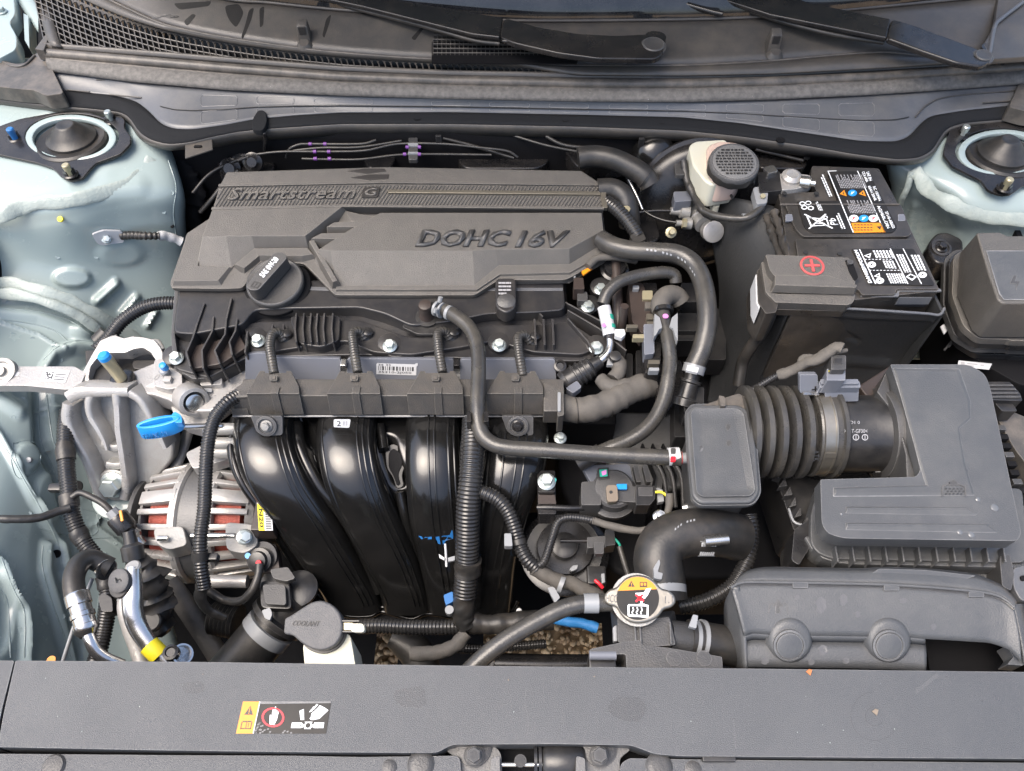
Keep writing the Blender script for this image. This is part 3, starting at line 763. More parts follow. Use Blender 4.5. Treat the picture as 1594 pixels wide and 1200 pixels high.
# arched heads of the slots
bm = bmesh.new()
for a, b in zip(xs, xs[1:]):
    ya, yb_ = g_at(G1, a), g_at(G1, b); y0 = (ya+yb_)/2
    if y0 > bot(a)-4: continue
    ring = [(a, ya+5), (a, ya-3), (b, yb_-3), (b, yb_+5), (b-1.2, yb_+2), ((a+b)/2+1.5, y0), ((a+b)/2-1.5, y0), (a+1.2, ya+2)]
    top = [gp(q[0]-(bot(a)-y0)*.22, q[1], .6) for q in ring]; loft(bm, [[p-Vector((0, 0, .002)) for p in top], top])
fix(bm); mk('slot_heads', bm, M['cowl'], cw, 0)
strip('grille_box', [(x, y-4, 62) for x, y in [(60, -60)]+G1], [(60, 90, 60), (200, 92, 60), (500, 112, 60), (905, 124, 60)], M['deep'], cw, n=40, th=2)
strip('end_rail', [(58, -30, 92), (62, 20, 90), (74, 66, 84), (80, 72, 82)], [(72, -30, 92), (80, 20, 90), (93, 68, 84), (96, 74, 82)], M['cowl'], cw, n=10, th=5)
# panel sheet between the slots and the glass
G2 = [(100, -40, 106), (160, -6, 105), (200, 14, 104), (250, 36, 101), (300, 49, 98), (360, 60, 96), (420, 69, 94), (480, 77, 93), (540, 83, 92), (620, 89, 91), (700, 93, 90), (800, 98, 89), (900, 102, 88), (1060, 102, 88), (1200, 95, 90), (1300, 86, 93), (1380, 82, 95), (1480, 92, 92), (1640, 92, 92)]
strip('grille_rim', G2, [(x, g_at(G1, x)+(0 if x < 898 else 8)-1 if x < 900 else e_at(E1, x)[1]-6, z-4) for x, y, z in G2], M['cowl'], cw, n=140, th=4, cols=2, bulge=2)
GB = [(100, -60, 130), (330, -6, 124), (420, 4, 122), (530, 15, 120), (700, 26, 118), (820, 32, 116), (1060, 30, 116), (1200, 25, 118), (1330, 14, 120), (1500, -2, 122), (1640, -14, 124)]
strip('cowl_sheet', GB, [(x, y+1, z-2) for x, y, z in G2], M['cowl'], cw, n=120, th=2, cols=5)
TB('rim_bead', [(x, y, z+1) for x, y, z in G2], 2.2, M['seal'], cw, seg=8, step=10)
TB('glass_edge_trim', [(x, y, z+2) for x, y, z in GB], 2.6, M['cowl'], cw, seg=8, step=12)
# second square mesh under the wiper
bm = bmesh.new()
def mp(x, y, l=0): return P(x, y, 98+(96-y)*.3+l)
for k in range(34):
    x = 674+k*6.8
    if x < 900: barline(mp(x, 52+max(0, (x-720)*.22)), mp(x, 96), 1.1, 4)
for k in range(7):
    y = 54+k*7; barline(mp(674, y), mp(min(898, 760+max(0, y-58)*4.2), y), 1.1, 4)
fix(bm); mk('square_mesh', bm, M['cowl'], cw, 0)
S('mesh_well', [(672, 50), (740, 54), (900, 92), (898, 99), (672, 98)], M['deep'], cw, z=101, d=2, bev=0)
def spout(x, y):
    c = P(x, y+4, 112)
    bm = bmesh.new(); w = .009
    loft(bm, [[c+Vector((-w*1.2, -.012, -.02)), c+Vector((w*1.2, -.012, -.02)), c+Vector((w*1.2, .012, -.02)), c+Vector((-w*1.2, .012, -.02))],
              [c+Vector((-w, -.008, .012)), c+Vector((w, -.008, .012)), c+Vector((w*.9, .006, .018)), c+Vector((-w*.9, .006, .018))]])
    fix(bm); bevel(bm, 2); mk('washer_spout', bm, M['cowl'], cw, 40)
    BX('spout_mouth', c+Vector((0, -.0095, .006)), (12, 3, 14), M['plastic'], cw)
    LA('spout_foot', P(x+1, y+26, 96), (0, -.3, 1), [(-2, 14), (1, 12), (6, 8)], M['cowl'], cw, 16)
spout(473, 44); spout(1205, 58)
M['wet'] = mat('wet cowl film', (.026, .025, .024), .2, bump=(520, .3))
# dried drips and wet streaks left on the sheet
for pg in [[(235, 28), (262, 22), (282, 26), (250, 40)], [(350, 10), (372, 6), (380, 20), (374, 34), (368, 44), (360, 36), (354, 26)], [(388, 16), (396, 12), (392, 30), (384, 50), (378, 62), (376, 58), (382, 40)], [(640, 60), (655, 44), (660, 44), (646, 64)], [(508, 30), (516, 22), (514, 34), (505, 60), (502, 56)], [(270, 6), (330, 2), (326, 10), (280, 16)], [(404, 14), (412, 10), (410, 40), (405, 44)], [(286, 34), (300, 22), (306, 24), (292, 42)]]:
    DEC('wet_streak', on(bpy.data.objects['cowl_sheet']), [rnd(pg, 5)], M['wet'], cw, 1.3)
struct(strip('windscreen', [(-60, -320, 330), (800, -320, 330), (1700, -320, 330)], [(60, -60, 133), (330, -8, 127), (530, 14, 123), (820, 31, 119), (1060, 29, 119), (1200, 24, 121), (1330, 13, 123), (1500, -4, 125), (1680, -20, 127)], M['glass'], None, n=60, th=5, cols=6))
# cowl end cap in the left corner, the right one too
ec = T('cowl_end_cap', 'brown grey moulded cowl end cap in the corner by the blue tipped stud', 'trim piece', (60, 120, 50))
S('cap_shell', rnd([(-40, 88), (6, 94), (22, 99), (38, 98), (55, 84), (64, 74), (72, 76), (78, 100), (99, 145), (72, 149), (52, 140), (24, 138), (-40, 130)], 5), M['seal'], ec, z=62, d=26, bev=4)
S('cap_fin', [(54, 76), (70, 54), (77, 54), (68, 78)], M['cowl'], ec, z=84, d=20)
LA('cap_pit', (10, 142, 48), (0, 0, 1), [(-2, 8), (1, 8), (1.2, 5), (0, 4)], M['deep'], ec, 18)
TB('cap_rim', [(4, 96, 62), (20, 103, 62), (38, 101, 63), (54, 86, 64)], 2, M['cowl'], ec)
rc = T('cowl_end_cap', 'brown grey moulded cowl end cap above the strut ring nearest the fuse box', 'trim piece', (1600, 140, 50))
S('cap_shell', rnd([(1586, 130), (1640, 110), (1640, 178), (1600, 174), (1570, 166)], 5), M['seal'], rc, z=60, d=26, bev=4)
er = T('windscreen_corner_trim', 'folded dark trim with a lit edge beside the second wiper pivot', 'trim piece', (1560, 40, 120))
S('trim_plate', [(1556, -20), (1660, -20), (1660, 84), (1540, 92), (1530, 70), (1548, 40)], M['cowl'], er, z=128, d=10, bev=2)
TB('trim_fold', [(1594, 2, 132), (1560, 28, 132), (1548, 42, 131), (1540, 84, 126)], 3.5, M['cowlpad'], er)
TB('trim_cord', [(1600, 60, 120), (1575, 80, 116), (1560, 98, 110)], 4, M['metalblk'], er)

# ------------------------------------------------------------------ wipers
def wiper(label, arm, head, piv, r, wz, shade):
    t = T('wiper', label, 'wiper', (piv[0], piv[1], wz-20), 'windscreen wipers')
    S('wiper_arm', arm, M['metalblk'], t, z=wz, d=8, bev=2.5, seg=3)
    S('pivot_head', head, M['metalblk'], t, z=wz+1, d=10, bev=3, seg=3)
    LA('pivot_cap', (piv[0], piv[1], wz), (0, -.1, 1), [(-3, r+3), (0, r+3), (1, r), (3, r), (4, r-1.5), (3.4, r-3)], M['plasticm'], t, 30)
    LA('pivot_post', (piv[0], piv[1]+8, wz-34), (0, 0, 1), [(0, r), (24, r)], M['metalblk'], t, 20)
    LA('hinge_pin', P(*shade, wz-4), (1, -.3, .1), [(-4, 3.5), (8, 3.5)], M['metalblk'], t, 12)
    return t
wa = wiper('black wiper arm whose round pivot cap sits above the mesh and slots of the cowl',
      [(460, -30), (560, -26), (610, -2), (700, 13), (783, 27), (778, 57), (735, 52), (640, 28), (560, 8), (480, -8)],
      rnd([(785, 27), (840, 42), (900, 52), (960, 55), (1020, 52, 14), (1038, 68, 14), (1026, 91, 14), (930, 90), (870, 82), (800, 66), (777, 56)], 8), (1017, 71), 17, 138, (787, 64))
wiper('black wet wiper arm ending at the pivot near the folded corner trim',
      [(1080, -30), (1180, -28), (1260, 4), (1387, 29), (1381, 58), (1290, 40), (1200, 22), (1120, -4)],
      rnd([(1388, 29), (1420, 38), (1480, 60), (1528, 78, 12), (1546, 92, 10), (1530, 103, 8), (1490, 97), (1440, 80), (1380, 58)], 6), (1530, 88), 13, 138, (1384, 62))
for pth in ([(470, -8, 128), (640, 35, 126), (735, 62, 124), (778, 68, 124)], [(1110, -4, 128), (1200, 28, 126), (1290, 52, 124), (1376, 66, 123)]):
    TB('blade_rail', pth, 4, M['rubberd'], wa, seg=8)
TB('blade_rail', [(980, -24, 134), (1040, -2, 132), (1100, 16, 130), (1125, 22, 130)], 5, M['metalblk'], wa, seg=8)

# ------------------------------------------------------------------ radiator support cover and the front edge
rcv = T('radiator_cover', 'wide grey plastic radiator cover panel with the warning sticker', 'cover panel', (800, 1100, -10))
S('cover_sheet', rnd([(24, 1028), (300, 1030), (720, 1036), (1130, 1040), (1700, 1047), (1700, 1182), (1300, 1179), (1060, 1177, 12), (1020, 1174, 8), (982, 1160, 8), (860, 1158), (704, 1159, 8), (680, 1172, 8), (480, 1171), (250, 1168), (-4, 1163), (6, 1108)], 3), M['panel'], rcv, z=0, d=26, bev=4, seg=3)
sp = T('side_cover', 'small end piece of grey plastic cover beside the seam of the wide radiator cover', 'cover panel', (-10, 1100, -10))
S('end_sheet', rnd([(-120, 1027), (22, 1028), (4, 1100), (-10, 1163), (-120, 1162)], 3), M['panel'], sp, z=0, d=26, bev=3, seg=3)
fb = T('front_trim', 'narrow grey grille top trim along the front edge, left of the latch, with round clips', 'trim strip', (300, 1190, -20))
S('trim_sheet', rnd([(-120, 1172), (250, 1175), (460, 1176), (560, 1178), (716, 1176, 10), (722, 1260), (-120, 1260)], 4), M['panel'], fb, z=-8, d=22, bev=3, seg=3)
for x, y, r in [(84, 1193, 11), (655, 1190, 13)]: LA('push_clip', (x, y, -8), (0, 0, 1), [(-1, r), (1, r), (3, r*.85), (3.8, r*.5)], M['plasticm'], fb, 26)
LA('push_clip', (606, 1194, -8), (0, 0, 1), [(-1, 7), (1, 7), (2, 5)], M['plasticm'], fb, 20)
fb2 = T('front_trim', 'narrow grey grille top trim along the front edge, right of the latch', 'trim strip', (1300, 1190, -20))
S('trim_sheet', rnd([(966, 1188, 10), (980, 1180), (1100, 1182), (1700, 1188), (1700, 1260), (962, 1260)], 4), M['panel'], fb2, z=-8, d=22, bev=3, seg=3)
LA('push_clip', (1026, 1193, -8), (0, 0, 1), [(-1, 13), (1, 13), (3, 11), (3.8, 7)], M['plasticm'], fb2, 26)
LA('push_clip', (1079, 1198, -8), (0, 0, 1), [(-1, 8), (1, 8), (2, 6)], M['plasticm'], fb2, 20)
BX('slot_grip', (1118, 1181, -6), (32, 6, 8), M['plastic'], fb2)
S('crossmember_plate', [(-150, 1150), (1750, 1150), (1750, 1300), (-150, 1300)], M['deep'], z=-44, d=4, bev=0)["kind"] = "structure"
for i, (bx, nm) in enumerate([(740, 'hood latch bracket with hex bolt at the end of the long left front trim'), (935, 'hood latch bracket with hex bolt beside the dark spring drum')]):
    s_ = 1 if i == 0 else -1
    t = T('latch_bracket', nm, 'bracket', (bx, 1185, -20), 'latch brackets')
    S('bracket_plate', rnd([(bx-48*s_, 1166), (bx, 1158), (bx+30*s_, 1161), (bx+40*s_, 1172), (bx+44*s_, 1240), (bx-30*s_, 1240), (bx-30*s_, 1180)][::s_], 6), M['stator'], t, z=-16, d=5, bev=1.5)
    S('bracket_cheek', rnd([(bx+24*s_, 1180), (bx+38*s_, 1176), (bx+40*s_, 1240), (bx+22*s_, 1240)][::s_], 4), M['stator'], t, z=-4, d=10, bev=2)
    LA('washer', (bx-2, 1164, -14), (0, 0, 1), [(-2, 17), (1, 17), (2, 14)], M['plasticm'], t, 26)
    BOLT((bx-2, 1176, -10), 10.5, M['plasticm'], t)
sl = T('latch_drum', 'dark latch spring drum on a thin rod between the two latch brackets', 'latch', (855, 1185, -30))
LA('drum', P(844, 1186, -24), (1, 0, 0), [(0, 15), (4, 18), (38, 18), (42, 15)], M['plastic'], sl, 24)
LA('rod', P(780, 1190, -22), (1, 0, 0), [(0, 2.4), (60, 2.4)], M['steel'], sl, 10)
for x in (831, 838, 896): LA('coil', P(x, 1184, -24), (1, 0, 0), [(0, 17), (3, 17)], M['conduit'], sl, 22)
LA('knuckle', P(810, 1186, -22), (0, 0, 1), [(0, 6), (7, 6)], M['plastic'], sl, 14)
# ================================================================== engine cover
ec = T('engine_cover', 'grey brown engine cover with raised DOHC 16V lettering and a ribbed band', 'engine cover', (600, 350, -60))
PE = Pl((300, 300, 6), (930, 300, 6), (600, 440, -22))
OUT = [(345, 264, 20), (400, 258), (600, 256), (800, 258), (898, 262, 10), (936, 282, 6), (942, 330, 3), (948, 372, 6), (946, 388, 5), (890, 420, 5), (880, 424, 6), (776, 424, 6), (738, 448, 5), (517, 448, 6), (468, 398, 6), (398, 397, 6), (371, 437, 6), (340, 438, 3), (258, 437, 6), (256, 428, 3), (283, 352, 6), (325, 324, 5)]
S('cover_body', rnd(OUT, 4, 2), M['cover'], ec, pl=PE, h=-20, d=9, bev=1.6)
# rear roll
S('rear_face', [(341, 288), (352, 266), (600, 258), (905, 264), (936, 284), (937, 289), (600, 284)], M['cover'], ec, pl=PE, h=-1, d=24, bev=3, seg=3)
def FR(name, top, low, h0, h1, bev=1.0):
    a = pts_of(top, pl=PE, h=h0*1.5); b = pts_of(low, pl=PE, h=h1*1.5)
    bm = bmesh.new(); loft(bm, [b, a]); fix(bm); bevel(bm, bev, 2, 14); return mk(name, bm, M['cover'], ec, 30, wn=True)
FR('left_plate', [(331, 325), (533, 321), (475, 367), (392, 367), (352, 367), (315, 368)], [(322, 325), (540, 320), (476, 378), (392, 379), (354, 406), (298, 406)], 0, -12.5)
FR('left_wing', [(286, 354), (322, 330), (302, 405), (352, 407), (334, 428), (264, 429)], [(280, 352), (328, 328), (306, 402), (360, 404), (340, 436), (257, 436)], -9.5, -16, .8)
FR('arch_face', [(392, 379), (475, 378), (484, 388), (466, 391), (400, 390), (376, 410), (362, 404)], [(391, 377), (480, 377), (492, 392), (469, 399), (398, 398), (372, 418), (354, 404)], -8, -17, .8)
FR('right_plate', [(592, 331), (936, 331), (939, 358), (886, 387), (772, 388), (735, 390), (515, 390), (496, 388), (545, 357)],
   [(588, 327), (942, 327), (945, 369), (888, 403), (776, 405), (738, 436), (521, 437), (484, 396), (540, 352)], 0, -13)
FR('right_skirt', [(945, 366), (944, 384), (888, 414), (778, 417), (742, 441), (519, 441), (520, 435), (738, 434), (776, 403), (888, 401)], [(944, 368), (948, 388), (889, 422), (776, 424), (738, 448), (517, 448), (519, 437), (738, 436), (776, 405), (888, 403)], -11, -22, .6)
FR('joint_ridge', [(480, 372), (487, 370), (524, 434), (517, 436)], [(474, 374), (492, 368), (528, 436), (512, 438)], -3, -14, .6)
# accent fins between the two plates
for a in [[(508, 352), (520, 345), (572, 342), (580, 346), (568, 352)], [(484, 370), (500, 362), (548, 361), (557, 366), (546, 371)]]:
    FR('fin', a, [(a[0][0]-2, a[0][1]+4), (a[1][0]-2, a[1][1]-2), (a[2][0]+2, a[2][1]-2), (a[3][0]+3, a[3][1]+1), (a[4][0], a[4][1]+7)], -1, -11, .5)
FR('fin_pocket', [(536, 322), (566, 329), (590, 330), (575, 341), (545, 338)], [(530, 321), (570, 326), (592, 328), (576, 344), (520, 340)], -6, -12, .5)
for a in [[(540, 266), (566, 262), (598, 262), (602, 266), (572, 270)], [(546, 276), (575, 271), (606, 271), (604, 278), (576, 280)]]:
    S('rear_fin', a, M['letter'], ec, pl=PE, h=-.2, d=3, bev=.4)
# ribbed band: a recessed sheet with raised oblique ribs
S('band', [(341, 290), (600, 285), (937, 289), (940, 324), (534, 320), (330, 325)], M['cover'], ec, pl=PE, h=-2.2, d=20, bev=.5)
bm = bmesh.new(); u0, u1 = 322, 960
bl = lambda x: 324 if x < 534 else 322
x = 318.0
while x < 962:
    xa, xb = x, x+22
    if xb < 345: xb = xb
    lo = (xa, 321.5); hi = (xb, 288)
    # clip to the band
    def clip(p, q):
        L_ = lambda y: 341-(y-290)*.31+2
        pts = []
        for t in [i/8 for i in range(9)]:
            X = p[0]+(q[0]-p[0])*t; Y = p[1]+(q[1]-p[1])*t
            if X > L_(Y) and X < 937: pts.append((X, Y))
        return (pts[0], pts[-1]) if len(pts) > 1 else None
    c = clip(lo, hi)
    if c:
        a, b = PE(*c[0], -2.4), PE(*c[1], -2.4); t = (b-a).normalized(); s = t.cross(PE.n)*.0011; up = PE.n*.0021
        loft(bm, [[a-s, a+s, a+up], [b-s, b+s, b+up]])
    x += 5.6
fix(bm); o = mk('oblique_ribs', bm, M['cover'], ec, 0); o["kind"] = "stuff"
S('band_edge', [(341, 286.5), (600, 281), (937, 285.5), (937, 289), (600, 285), (340, 290.5)], M['cover'], ec, pl=PE, h=1, d=4, bev=.5)
S('band_edge', [(330, 322.5), (534, 318.5), (940, 322), (940, 326), (534, 322), (329, 326.5)], M['cover'], ec, pl=PE, h=1, d=4, bev=.5)
S('trim_line', [(603, 296), (934, 299), (935, 304), (604, 301)], M['trim'], ec, pl=PE, h=2.4, d=5, bev=.8)
S('trim_edge', [(933, 289), (942, 289), (946, 324), (938, 324)], M['trim'], ec, pl=PE, h=1.5, d=8, bev=.8)
S('word_plinth', rnd([(352, 313), (362, 293), (590, 291), (588, 311)], 4), M['cover'], ec, pl=PE, h=-1.6, d=1, bev=.2)
fr = Fr(PE(354, 312, -1), PE(551, 309, -1), PE(360, 294, -1)); TX('lettering', 'Smartstream', fr, M['letter'], ec, d=.9, shear=.2, bold=.03)
fr = Fr(PE(354.5, 311.4, -1), PE(551.5, 308.4, -1), PE(360.5, 293.4, -1)); TX('lettering', 'Smartstream', fr, M['cover'], ec, h=.6, d=1.4, shear=.2, bold=.0)
S('letter_tile', rnd([(562, 308), (566, 292), (592, 291), (588, 307)], 3), M['letter'], ec, pl=PE, h=1, d=2.5, bev=.4)
fr = Fr(PE(566, 306, 1), PE(585, 305, 1), PE(570, 294, 1)); TX('lettering', 'G', fr, M['cover'], ec, d=1, bold=.02)
def word(s, x0, x1, yb, yt, sl):
    fr = Fr(PE(x0, yb, .2), PE(x1, yb, .2), PE(x0+sl, yt, .2)); TX('lettering', s, fr, M['letter'], ec, d=2.2, bold=.045, shear=.0)
    fr = Fr(PE(x0+.9, yb-.8, .2), PE(x1+.9, yb-.8, .2), PE(x0+sl+.9, yt-.6, .2)); TX('letter_face', s, fr, M['plasticm'], ec, h=1.7, d=.8, bold=.025)
word('DOHC', 646, 786, 385, 359, 12); word('16V', 801, 876, 386, 360, 12)

# ================================================================== valve cover
vc = T('valve_cover', 'black ribbed valve cover under the front edge of the engine cover', 'valve cover', (600, 500, -140))
VM = M['valve']
S('cover_base', rnd([(272, 440), (880, 430), (884, 500), (905, 512), (942, 538), (944, 556), (900, 562), (800, 560), (560, 552), (385, 556), (325, 588), (272, 574), (266, 520)], 8), VM, vc, z=-74, d=60, bev=4, seg=3)
S('upper_deck', rnd([(280, 440), (876, 430), (880, 482), (835, 486), (760, 488), (700, 500), (640, 507), (600, 488), (560, 478), (440, 480), (395, 482), (378, 505), (300, 520), (270, 518)], 10), VM, vc, z=-52, d=40, bev=6, seg=3,
  bot=rnd([(278, 440), (880, 430), (886, 500), (838, 508), (765, 508), (705, 520), (640, 530), (596, 514), (556, 502), (446, 505), (405, 508), (385, 535), (300, 545), (268, 530)], 10))
S('mid_flange', rnd([(378, 505), (405, 500), (560, 498), (600, 512), (640, 526), (700, 517), (765, 505), (838, 505), (884, 500), (932, 540), (905, 552), (830, 548), (770, 530), (720, 540), (640, 552), (580, 548), (540, 530), (470, 540), (420, 548), (390, 550)], 9), VM, vc, z=-66, d=24, bev=3, seg=3)
S('pale_line', [(482, 446), (510, 447), (876, 448), (876, 452), (512, 452), (482, 451)], M['cowlpad'], vc, z=-51, d=2, bev=.4)
S('left_skirt', rnd([(268, 570), (300, 556), (345, 556), (382, 534), (386, 548), (330, 588), (300, 590)], 5), M['plasticm'], vc, z=-78, d=18, bev=2)
for path, zt in [([(318, 471), (306, 505), (300, 525), (290, 548), (296, 570)], -48), ([(332, 492), (330, 515), (314, 545), (316, 573)], -48), ([(360, 463), (352, 497), (350, 520), (334, 545), (342, 566)], -46), ([(369, 495), (366, 515), (357, 532), (361, 552)], -48), ([(385, 515), (383, 535), (381, 548)], -52)]:
    WL('rib', path, zt, -92, 2.6, VM, vc)
S('rib_floor', [(293, 540), (372, 520), (384, 540), (345, 566), (300, 574)], M['brown'], vc, z=-62, d=10, bev=2)
for x in (461, 473, 484, 494, 505, 518): WL('rib', [(x, 487), (x-2, 510), (x, 532)], -50, -80, 2.4, VM, vc)
for x in (424, 441): WL('rib', [(x, 504), (x, 522)], -56, -80, 2.4, VM, vc)
for x in (832, 846, 860): WL('rib', [(x, 496), (x+1, 515), (x+2, 536)], -52, -82, 3, VM, vc)
S('rib_bulge', rnd([(450, 492), (530, 490), (528, 530), (500, 540), (465, 535)], 8), VM, vc, z=-58, d=24, bev=5, seg=3)
for pth in ([(884, 482), (935, 512), (975, 545)], [(884, 495), (915, 530), (925, 548)], [(810, 460), (845, 492)], [(880, 470), (960, 512)]): WL('brace', pth, -56, -84, 2.4, VM, vc)
for x, y, z in [(402, 531, -62), (607, 539, -62), (777, 538, -62), (928, 542, -62), (275, 558, -70)]:
    LA('bolt_boss', (x, y+1, z-16), (0, -.12, 1), [(0, 17), (13, 16), (14, 14)], VM, vc, 26)
    BOLT((x, y, z), 10.5, M['zinc'], vc, n=(0, -.15, 1))
S('boss_ear', rnd([(586, 545), (594, 520), (632, 530), (640, 552), (612, 556)], 6), VM, vc, z=-70, d=10, bev=2)
TB('harness_clip', [(300, 583, -84), (318, 585, -78), (330, 580, -84)], 2, M['clip'], vc, seg=8)
# round post with a pale pad and moulded print
S('sensor_post', rnd([(771, 432), (803, 432), (804, 478, 12), (788, 488, 14), (771, 478, 12)], 8, 4), VM, vc, z=-34, d=24, bev=4, seg=3)
LA('post_pad', (788, 469, -33), (0, -.25, 1), [(-3, 13.5), (1, 13.5), (2, 12)], M['plasticm'], vc, 24, sy=.9)
frp = Fr(P(776, 460, -33), P(798, 460, -33), P(776, 438, -33)); PR('print', frp, fine_lines(frp, 4, 5, .9, .1, .3), M['inkg'], vc, h=.2)
# breather outlet
LA('breather_boss', (668, 503, -76), (0, -.12, 1), [(0, 27), (8, 27), (10, 24), (12, 23), (14, 26), (16, 26), (18, 20)], VM, vc, 30)
S('breather_pocket', rnd([(624, 508), (650, 485), (665, 480), (690, 490), (720, 508), (690, 520), (650, 520)], 6), M['plastic'], vc, z=-57, d=6, bev=1.5)
S('edge_flange', [(266, 520), (272, 440), (284, 430), (288, 438), (278, 450), (272, 520), (276, 548), (268, 556)], M['plasticm'], vc, z=-60, d=20, bev=1.5)
BOLT((288, 438, -56), 9, M['zinc'], vc)

oc = T('oil_filler_cap', 'round black oil filler cap with a raised bar handle printed SAE 0W-20', 'oil cap', (428, 445, -60))
oax = Vector((-.02, -.16, 1)).normalized(); occ = P(427, 437, -34)
LA('cap_seat', occ-oax*.022, oax, [(0, 50), (6, 50), (8, 47)], M['deep'], oc, 40)
LA('cap_disc', occ-oax*.012, oax, [(-6, 40), (2, 42), (9, 43), (11, 42), (12, 40), (11, 36), (11.5, 10)], M['plasticm'], oc, 48)
hp = Pl((427, 437, -20), (457, 437, -20), (427, 467, -25))
S('handle', rnd([(385, 452), (430, 399), (445, 399, 5), (450, 407, 5), (406, 457, 5), (394, 458, 5)], 4), M['plasticm'], oc, pl=hp, h=10, d=24, bev=1.5, seg=3)
fr = Fr(hp(414, 439, 10.2), hp(438, 410, 10.2), hp(406, 434, 10.2)); TX('lettering', 'SAE 0W-20', fr, M['whiteprint'], oc, bold=.05)
fr = Fr(hp(393, 452, 10.2), hp(404, 455, 10.2), hp(399, 444, 10.2)); PR('book_mark', fr, [rect(0, 0, .48, .12), rect(.52, 0, 1, .12), rect(0, 0, .1, 1), rect(.9, 0, 1, 1), rect(.45, 0, .55, .9), rect(0, .88, .45, 1), rect(.55, .88, 1, 1)], M['ink'], oc)

# ================================================================== fuel rail heat shield with the barcode
fs = T('rail_cover', 'smooth blue grey rail cover carrying the barcode sticker, behind the wiring channel', 'cover', (620, 575, -110))
def face_slab(name, pts, m, parent, pl, d, h=0, bev=1.0): return S(name, pts, m, parent, pl=pl, h=h, d=d, bev=bev)
PF = Pl((400, 555, -66), (860, 560, -66), (620, 600, -104))
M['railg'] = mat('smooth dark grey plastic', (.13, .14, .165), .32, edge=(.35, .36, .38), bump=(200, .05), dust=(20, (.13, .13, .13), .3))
face_slab('shield_sheet', rnd([(382, 551), (412, 549), (424, 556), (530, 558), (530, 604), (381, 604)], 4), M['railg'], fs, PF, 8, bev=1.5)
face_slab('shield_sheet', rnd([(540, 558), (706, 559), (706, 606), (540, 604)], 4), M['railg'], fs, PF, 8, bev=1.5)
face_slab('shield_sheet', rnd([(716, 559), (864, 559), (866, 590), (862, 608), (716, 606)], 4), M['railg'], fs, PF, 8, bev=1.5)
fr = Fr(PF(586, 582, .3), PF(650, 584, .3), PF(586, 565, .3)); PR('barcode_label', fr, [[(0, 0), (.97, 0), (.97, .8), (1, .9), (1, 1.1), (.95, 1.1), (.93, 1), (.03, 1), (0, .95)]], M['white'], fs)
PR('barcode', fr, barcode(.05, .38, .93, .75, 30), M['ink'], fs, h=.15)
TX('lettering', '35 3S', fr.sub(.05, .8, .35, .95), M['ink'], fs, h=.15, bold=0); TX('lettering', '35310-2J050', fr.sub(.05, .08, .85, .32), M['ink'], fs, h=.15, bold=0)
BX('clamp', P(535, 566, -70), (8, 12, 8), M['steel'], fs); BX('clamp', P(711, 566, -70), (8, 12, 8), M['metalblk'], fs)
LA('rail_tube', P(376, 585, -108), (1, 0, 0), [(0, 11), (430, 11)], M['alud'], fs, 20)
LA('end_hole', (872, 569, -70), (0, -.3, 1), [(-4, 9), (0, 9), (.5, 6), (-2, 5)], M['metalblk'], fs, 20)

# ================================================================== wiring channel in front of the manifold
wc = T('wiring_channel', 'long grey wiring channel with four raised hoods above the black intake runners', 'wiring channel', (620, 620, -110))
CH = M['plasticm']
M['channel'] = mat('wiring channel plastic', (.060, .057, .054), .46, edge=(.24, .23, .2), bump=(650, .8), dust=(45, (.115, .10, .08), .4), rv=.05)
CH = M['channel']
XE('channel_body', [(590, -54), (616, -51), (646, -86), (648, -108), (602, -112)], 378, 877, CH, wc, 1.5)
bm = bmesh.new()
def prism(bm, x0t, x1t, prof0, prof1):
    rg = []
    for X, prof in ((x0t, prof0), (x1t, prof1)): rg.append([P(x, y, z) for (x, y, z) in prof])
# chamfered left end
S('channel_end', [(357, 618), (363, 606), (384, 591), (400, 590), (400, 617), (357, 619)], CH, wc, z=-52, d=50, bev=1.5)
XE('end_face', [(616, -51.5), (645, -86.5), (648, -106), (618, -90)], 357, 402, CH, wc, 1)
bm = bmesh.new()
for i, (a, b) in enumerate([(386, 465), (511, 591), (636, 720), (760, 845)]):
    r_top = [P(a+18, 577, -48), P(a+26, 577, -48), P(a+26, 580, -48), P(b-20, 580, -48), P(b-20, 577, -48), P(b-12, 577, -48), P(b, 601, -44), P(b+1, 613, -42), P(a-3, 613, -42), P(a+6, 598, -44)]
    low = [p-Vector((0, 0, .03)) for p in r_top]
    bm = bmesh.new(); loft(bm, [low, r_top]); fix(bm); bevel(bm, 1.2, 2); mk('hood', bm, CH, wc, 32, wn=True)
    XE('hood_face', [(612, -42), (645.5, -78), (646.5, -100), (618, -95)], a-3, b+1, CH, wc, 1.0)
    XE('tie_strap', [(602, -41), (612, -39.5), (646, -76), (646, -90), (606, -60)], (a+b)/2-2, (a+b)/2+10, CH, wc, .8)
    S('clip_head', rnd([((a+b)/2-6, 583), ((a+b)/2+6, 583), ((a+b)/2+6, 592), ((a+b)/2-6, 592)], 2), CH, wc, z=-40, d=6, bev=.8)
    S('clip_hole', [((a+b)/2-3, 585), ((a+b)/2+3, 585), ((a+b)/2+3, 590), ((a+b)/2-3, 590)], M['seal'], wc, z=-38.6, d=1, bev=0)
XE('window_sill', [(636, -73), (646, -84), (646, -90), (638, -86)], 359, 385, CH, wc, .5)
XE('lower_lip', [(646, -84), (649, -85), (650, -96), (646, -96)], 362, 878, M['cowlpad'], wc, .5)
S('end_plate', rnd([(868, 606), (877, 608), (878, 646), (868, 648)], 2), CH, wc, z=-46, d=40, bev=1)
S('end_slot', rnd([(868, 610), (873, 610), (873, 640), (868, 640)], 2), M['clip'], wc, z=-44, d=3, bev=.6)
S('far_end', [(846, 595), (862, 600), (876, 608), (876, 640), (846, 640)], CH, wc, z=-50, d=30, bev=2)
